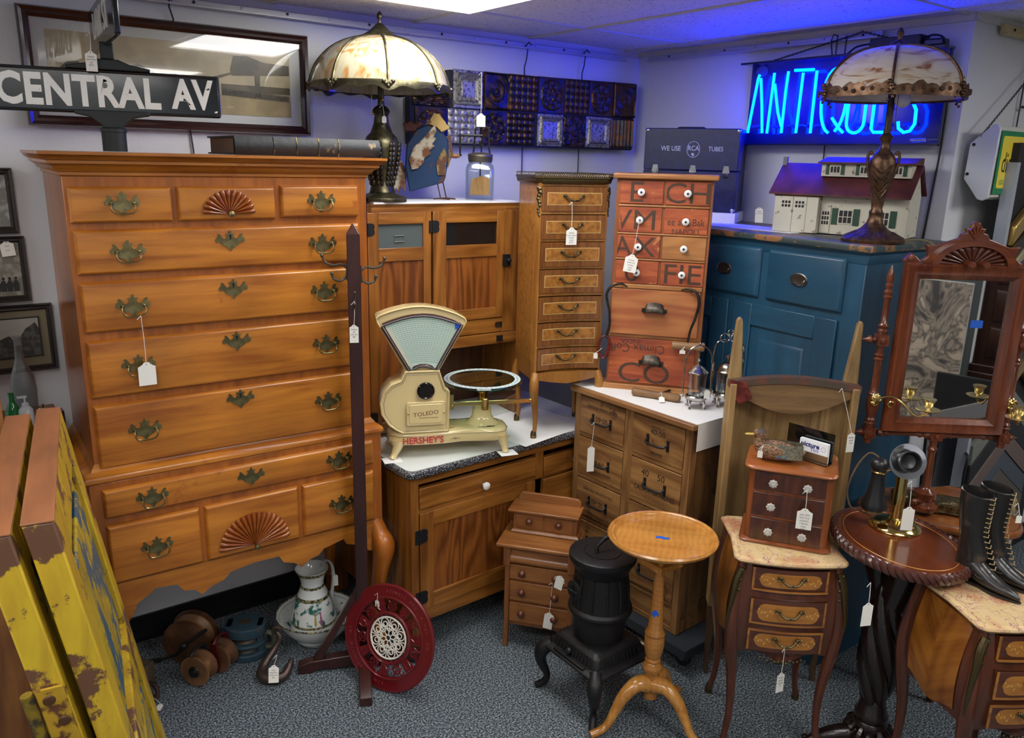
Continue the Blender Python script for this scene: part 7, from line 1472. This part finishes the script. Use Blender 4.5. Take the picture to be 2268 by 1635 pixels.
# ================================================================ price tags
def ptag(anchor, top, w_, h_, rz, lab, lines=(), tilt=0, ry=0, rx=0):
    """string from anchor to the top of the card; card hangs below top"""
    T = thing('price_tag', lab, 'price tag', top, rz, ry=ry, rx=rx)
    hw, c_ = w_/2, w_*.28
    pts = [(-hw, -h_), (hw, -h_), (hw, -c_), (hw-c_*.5, -c_*.75), (c_*.8, -c_*.45), (c_*.5, 0), (-c_*.5, 0), (-c_*.8, -c_*.45), (-hw+c_*.5, -c_*.75), (-hw, -c_)]
    MB().prism(pts, -.0004, .0004).go('card', paper, T)
    b = MB().lathe([(.0016, 0), (.0016, .0003)], 8, 0, -.0005, -c_*.45, ax='y'); has = 0
    for i, l in enumerate(lines): b.text(l, h_*.125, 0, -c_-h_*.12-i*h_*.14, -.0006, .0001, sx=.8)
    b.go('handwriting', ink, T)
    Mi = T.matrix_world.inverted(); a = Mi @ V(anchor); s = V((0, 0, -c_*.45))
    m1 = a.lerp(s, .5)
    MB().tube(sp([tuple(a), (m1.x+.001, m1.y, m1.z), tuple(s)], 4), .0009, 5).tube([tuple(a), (a.x-.012, a.y-.002, a.z-.012)], .0009, 5).go('string', stringm, T)
    return T
HBo = (.37, 2.6, -2)
def tg(o, yo, a, t, w_, h_, lab, lines=(), drz=0, **k): ptag(LW(o, a[0], yo, a[1]), LW(o, t[0], yo-.003, t[1]), w_, h_, o[2]+drz, lab, lines, **k)
tg(HBo, -.045, (.164, 1.42), (.166, 1.276), .05, .072, 'blank white price tag hanging over the left fourth row handle of the highboy')
tg((1.96, 2.44, -20), -.03, (.118, 1.745), (.12, 1.648), .044, .066, 'handwritten price tag hanging over the second handle of the seven drawer chest', ('Antique', 'French Lingerie', '7 drawer', 'chest', '$2175-'))
tg(TO, -.04, (.108, 1.682), (.09, 1.548), .05, .07, 'handwritten price tag hanging from a china knob of the crate drawer tower', ('Primitive', 'made from', 'wooden', 'crates', '$295'), ry=8)
tg((2.17, 2.42, -88), -.04, (.155, .875), (.148, .77), .03, .11, 'white price tag seen nearly edge on, hanging from a prune crate handle', drz=62)
tg((1.73, 2.31, -52), -.035, (.205, .315), (.199, .185), .036, .072, 'blank white price tag hanging on the child\'s dresser', ry=6)
tg(MCo, -.025, (.189, .928), (.191, .868), .046, .07, 'handwritten price tag hanging from a glass knob of the miniature chest', ('early 1875', 'New York', 'miniature', '3 drawer', 'chest', '$895'))
tg((1.985, 1.392, -42), -.065, (.143, .43), (.141, .34), .03, .07, 'handwritten price tag hanging below the marble nightstand with the miniature chest', ('French', 'bombe', 'marble', '$'), drz=30)
tg((2.391, 1.112, -40), -.235, (-.17, .735), (-.168, .67), .034, .075, 'blank white price tag hanging under the rope edge of the oval table', drz=15)
tg((2.462, 1.165, -42), -.082, (-.005, .96), (.0, .875), .036, .08, 'blank white price tag hanging from the candlestick telephone')
tg((2.2, 1.66, -42), -.004, (.364, 1.175), (.415, 1.02), .03, .07, 'handwritten price tag hanging at the right side of the wooden hod', ('Antique', 'wood', 'hod'), drz=20)
tg((1.19, 2.47, -25), -.032, (-.0, 1.425), (-.004, 1.345), .03, .062, 'handwritten price tag hanging on the coat rack post', ('Antique', 'oak', 'coat rack', '$95'))
tg((1.972, 2.865, -37), -.03, (.002, 2.235), (.002, 2.075), .036, .052, 'handwritten price tag in front of the tin tile panel', ('1800s', 'tin tiles', 'from the', 'ceiling'))
tg((1.52, 2.88, -37), -.04, (.012, 2.085), (.018, 2.045), .017, .026, 'tiny price tag tied to the neck of the cream domed lamp', ('$95-',))
ptag((1.712, 1.865+.06, .445), (1.698, 1.93, .475), .03, .062, -60, 'blank white price tag hanging from the stove fire door', rx=10, ry=14)
tg((1.20, 2.285, -64), .06, (-.09, .345), (-.09, .318), .018, .028, 'tiny price tag tied to the red openwork plate', ('95',))
ptag((.50, 2.70, 2.22), (.497, 2.705, 2.17), .03, .055, -10, 'handwritten price tag hanging on the upper street sign blade', ('Antique', 'steel street', 'sign', '$550-'))
ptag((.25, 3.128, 1.61), (.262, 3.126, 1.598), .04, .05, 0, 'paper tag marked 275 on the photograph of men', ('WWI', '', '$ 275'), ry=-6)
ptag(LW((2.79, 2.03, -75), -.01, -.04, 1.70), LW((2.79, 2.03, -75), -.005, -.045, 1.735), .03, .06, -60, 'price tag leaning on the garage corner of the toy house', ('Antique', 'toy house'), ry=-4)
ptag((.885, 2.553, .125), (.868, 2.545, .092), .036, .062, -30, 'handwritten price tag on the large iron hook', ('Antq.', 'Blacksmith', 'made hook', '$75-'), rx=-20)
ptag((.487, 2.685, .03), (.505, 2.676, .006), .02, .03, -40, 'small price tag lying on the carpet by the rusty shackle', ('95',), rx=-80)
ptag(LW((2.462, 1.885, -37), -.09, -.03, 1.06), LW((2.345, 1.93, -37), .03, -.045, 1.075), .022, .034, -40, 'small price tag tied to the round pickle castor')
ptag(LW(TO, -.01, -.045, 1.165), LW(TO, -.034, -.045, 1.145), .016, .026, -51, 'tiny price tag on the red handled hay hook', ('$75',))
ptag(LW(TO, .318, -.056, 1.2), LW(TO, .31, -.056, 1.188), .022, .018, -51, 'tiny price tag under the wooden handled hay hook')
ptag((2.305, 2.07, 1.022), (2.29, 2.055, 1.012), .022, .03, -40, 'small price tag tied round the rough wooden hook handle', rx=-60)
ptag(LW(MCo, .045, .03, 1.035), LW(MCo, .038, .022, 1.022), .016, .026, -57, 'tiny price tag tied round the neck of the duck decoy')
ptag((2.49, .838, .965), (2.495, .83, .93), .016, .026, -40, 'tiny price tag on the bow of the farther boot')
ptag(LW((1.105, 2.735, 20), .11, -.012, .26), LW((1.105, 2.735, 20), .115, -.014, .245), .018, .05, 0, 'small paper tag on the handle of the china pitcher', drz=0) if 0 else ptag((1.205, 2.76, .27), (1.212, 2.755, .255), .02, .05, -20, 'small paper tag on the handle of the china pitcher')

# ================================================================ things standing behind the viewer, seen in the mirror
def marbled():
    m_, nt_, b = newmat('marbled_print'); N = nt_.nodes.new; L = nt_.links.new
    tc = N('ShaderNodeTexCoord'); n = N('ShaderNodeTexNoise'); n.inputs['Scale'].default_value = 3.2; n.inputs['Detail'].default_value = 9; n.inputs['Distortion'].default_value = 3.5; L(tc.outputs['Object'], n.inputs['Vector'])
    cr = N('ShaderNodeValToRGB'); L(n.outputs['Fac'], cr.inputs[0]); e = cr.color_ramp.elements; e[0].position = .36; e[0].color = (.07, .065, .06, 1); e[1].position = .56; e[1].color = (.55, .46, .34, 1)
    x = e.new(.46); x.color = (.40, .33, .25, 1); x = e.new(.49); x.color = (.10, .09, .08, 1)
    L(cr.outputs[0], b.inputs['Base Color']); b.inputs['Roughness'].default_value = .6; return m_
FPn = thing('framed_marbled_print', 'large dark matted marbled print reflected in the dressing mirror', 'picture', (2.40, -.62, .12), 180)
MB().box(-.0, .48, 0, .03, 0, 1.30).go('frame', mat('grey_green_mat', (.06, .075, .07), .6), FPn)
MB().box(.03, .32, -.004, 0, .14, 1.2).go('white_bevel', mat('bevel_white', (.6, .6, .55), .6), FPn)
MB().box(.035, .315, -.006, -.004, .145, 1.195).go('print', marbled(), FPn)
DB_ = thing('dark_panelled_cabinet', 'dark brown panelled cabinet reflected at the right of the dressing mirror', 'cabinet', (3.0, -.70, 0), 180)
dkw = wood('very_dark_brown', (.05, .018, .012), (.025, .009, .007), 'z', 1, .35, .2)
MB().box(0, .6, 0, .4, 0, 1.7).go('case', dkw, DB_, .004)
MB().box(-.02, .62, -.03, .4, .78, .84).box(-.01, .61, -.015, .4, .84, .88).go('rail', dkw, DB_, .004)
for z in (.92, 1.12, 1.32): raised(MB(), .06, .54, z, z+.17, -.002, .008, .01).go('drawer', dkw, DB_, .002)
SB = thing('corner_sample_rack', 'black rack of ribbed grey and white corner samples reflected low in the dressing mirror', 'display board', (2.93, -.42, 0), 180)
MB().box(0, .62, 0, .03, 0, .86).go('panel', mat('black_display', (0, 0, 0)), SB)
for i, c in enumerate(((.25, .25, .25), (.03, .03, .03), (.5, .5, .47), (.08, .09, .1))):
    z = .84-.12*i; MB().prism([(.0, z+.1), (.61, z-.2), (.61, z-.29), (.0, z+.01)], -.02-.004*(i % 2), 0).go('corner_sample', mat(('grey', 'charcoal', 'white', 'slate')[i]+'_sample', c, .5), SB, .002)
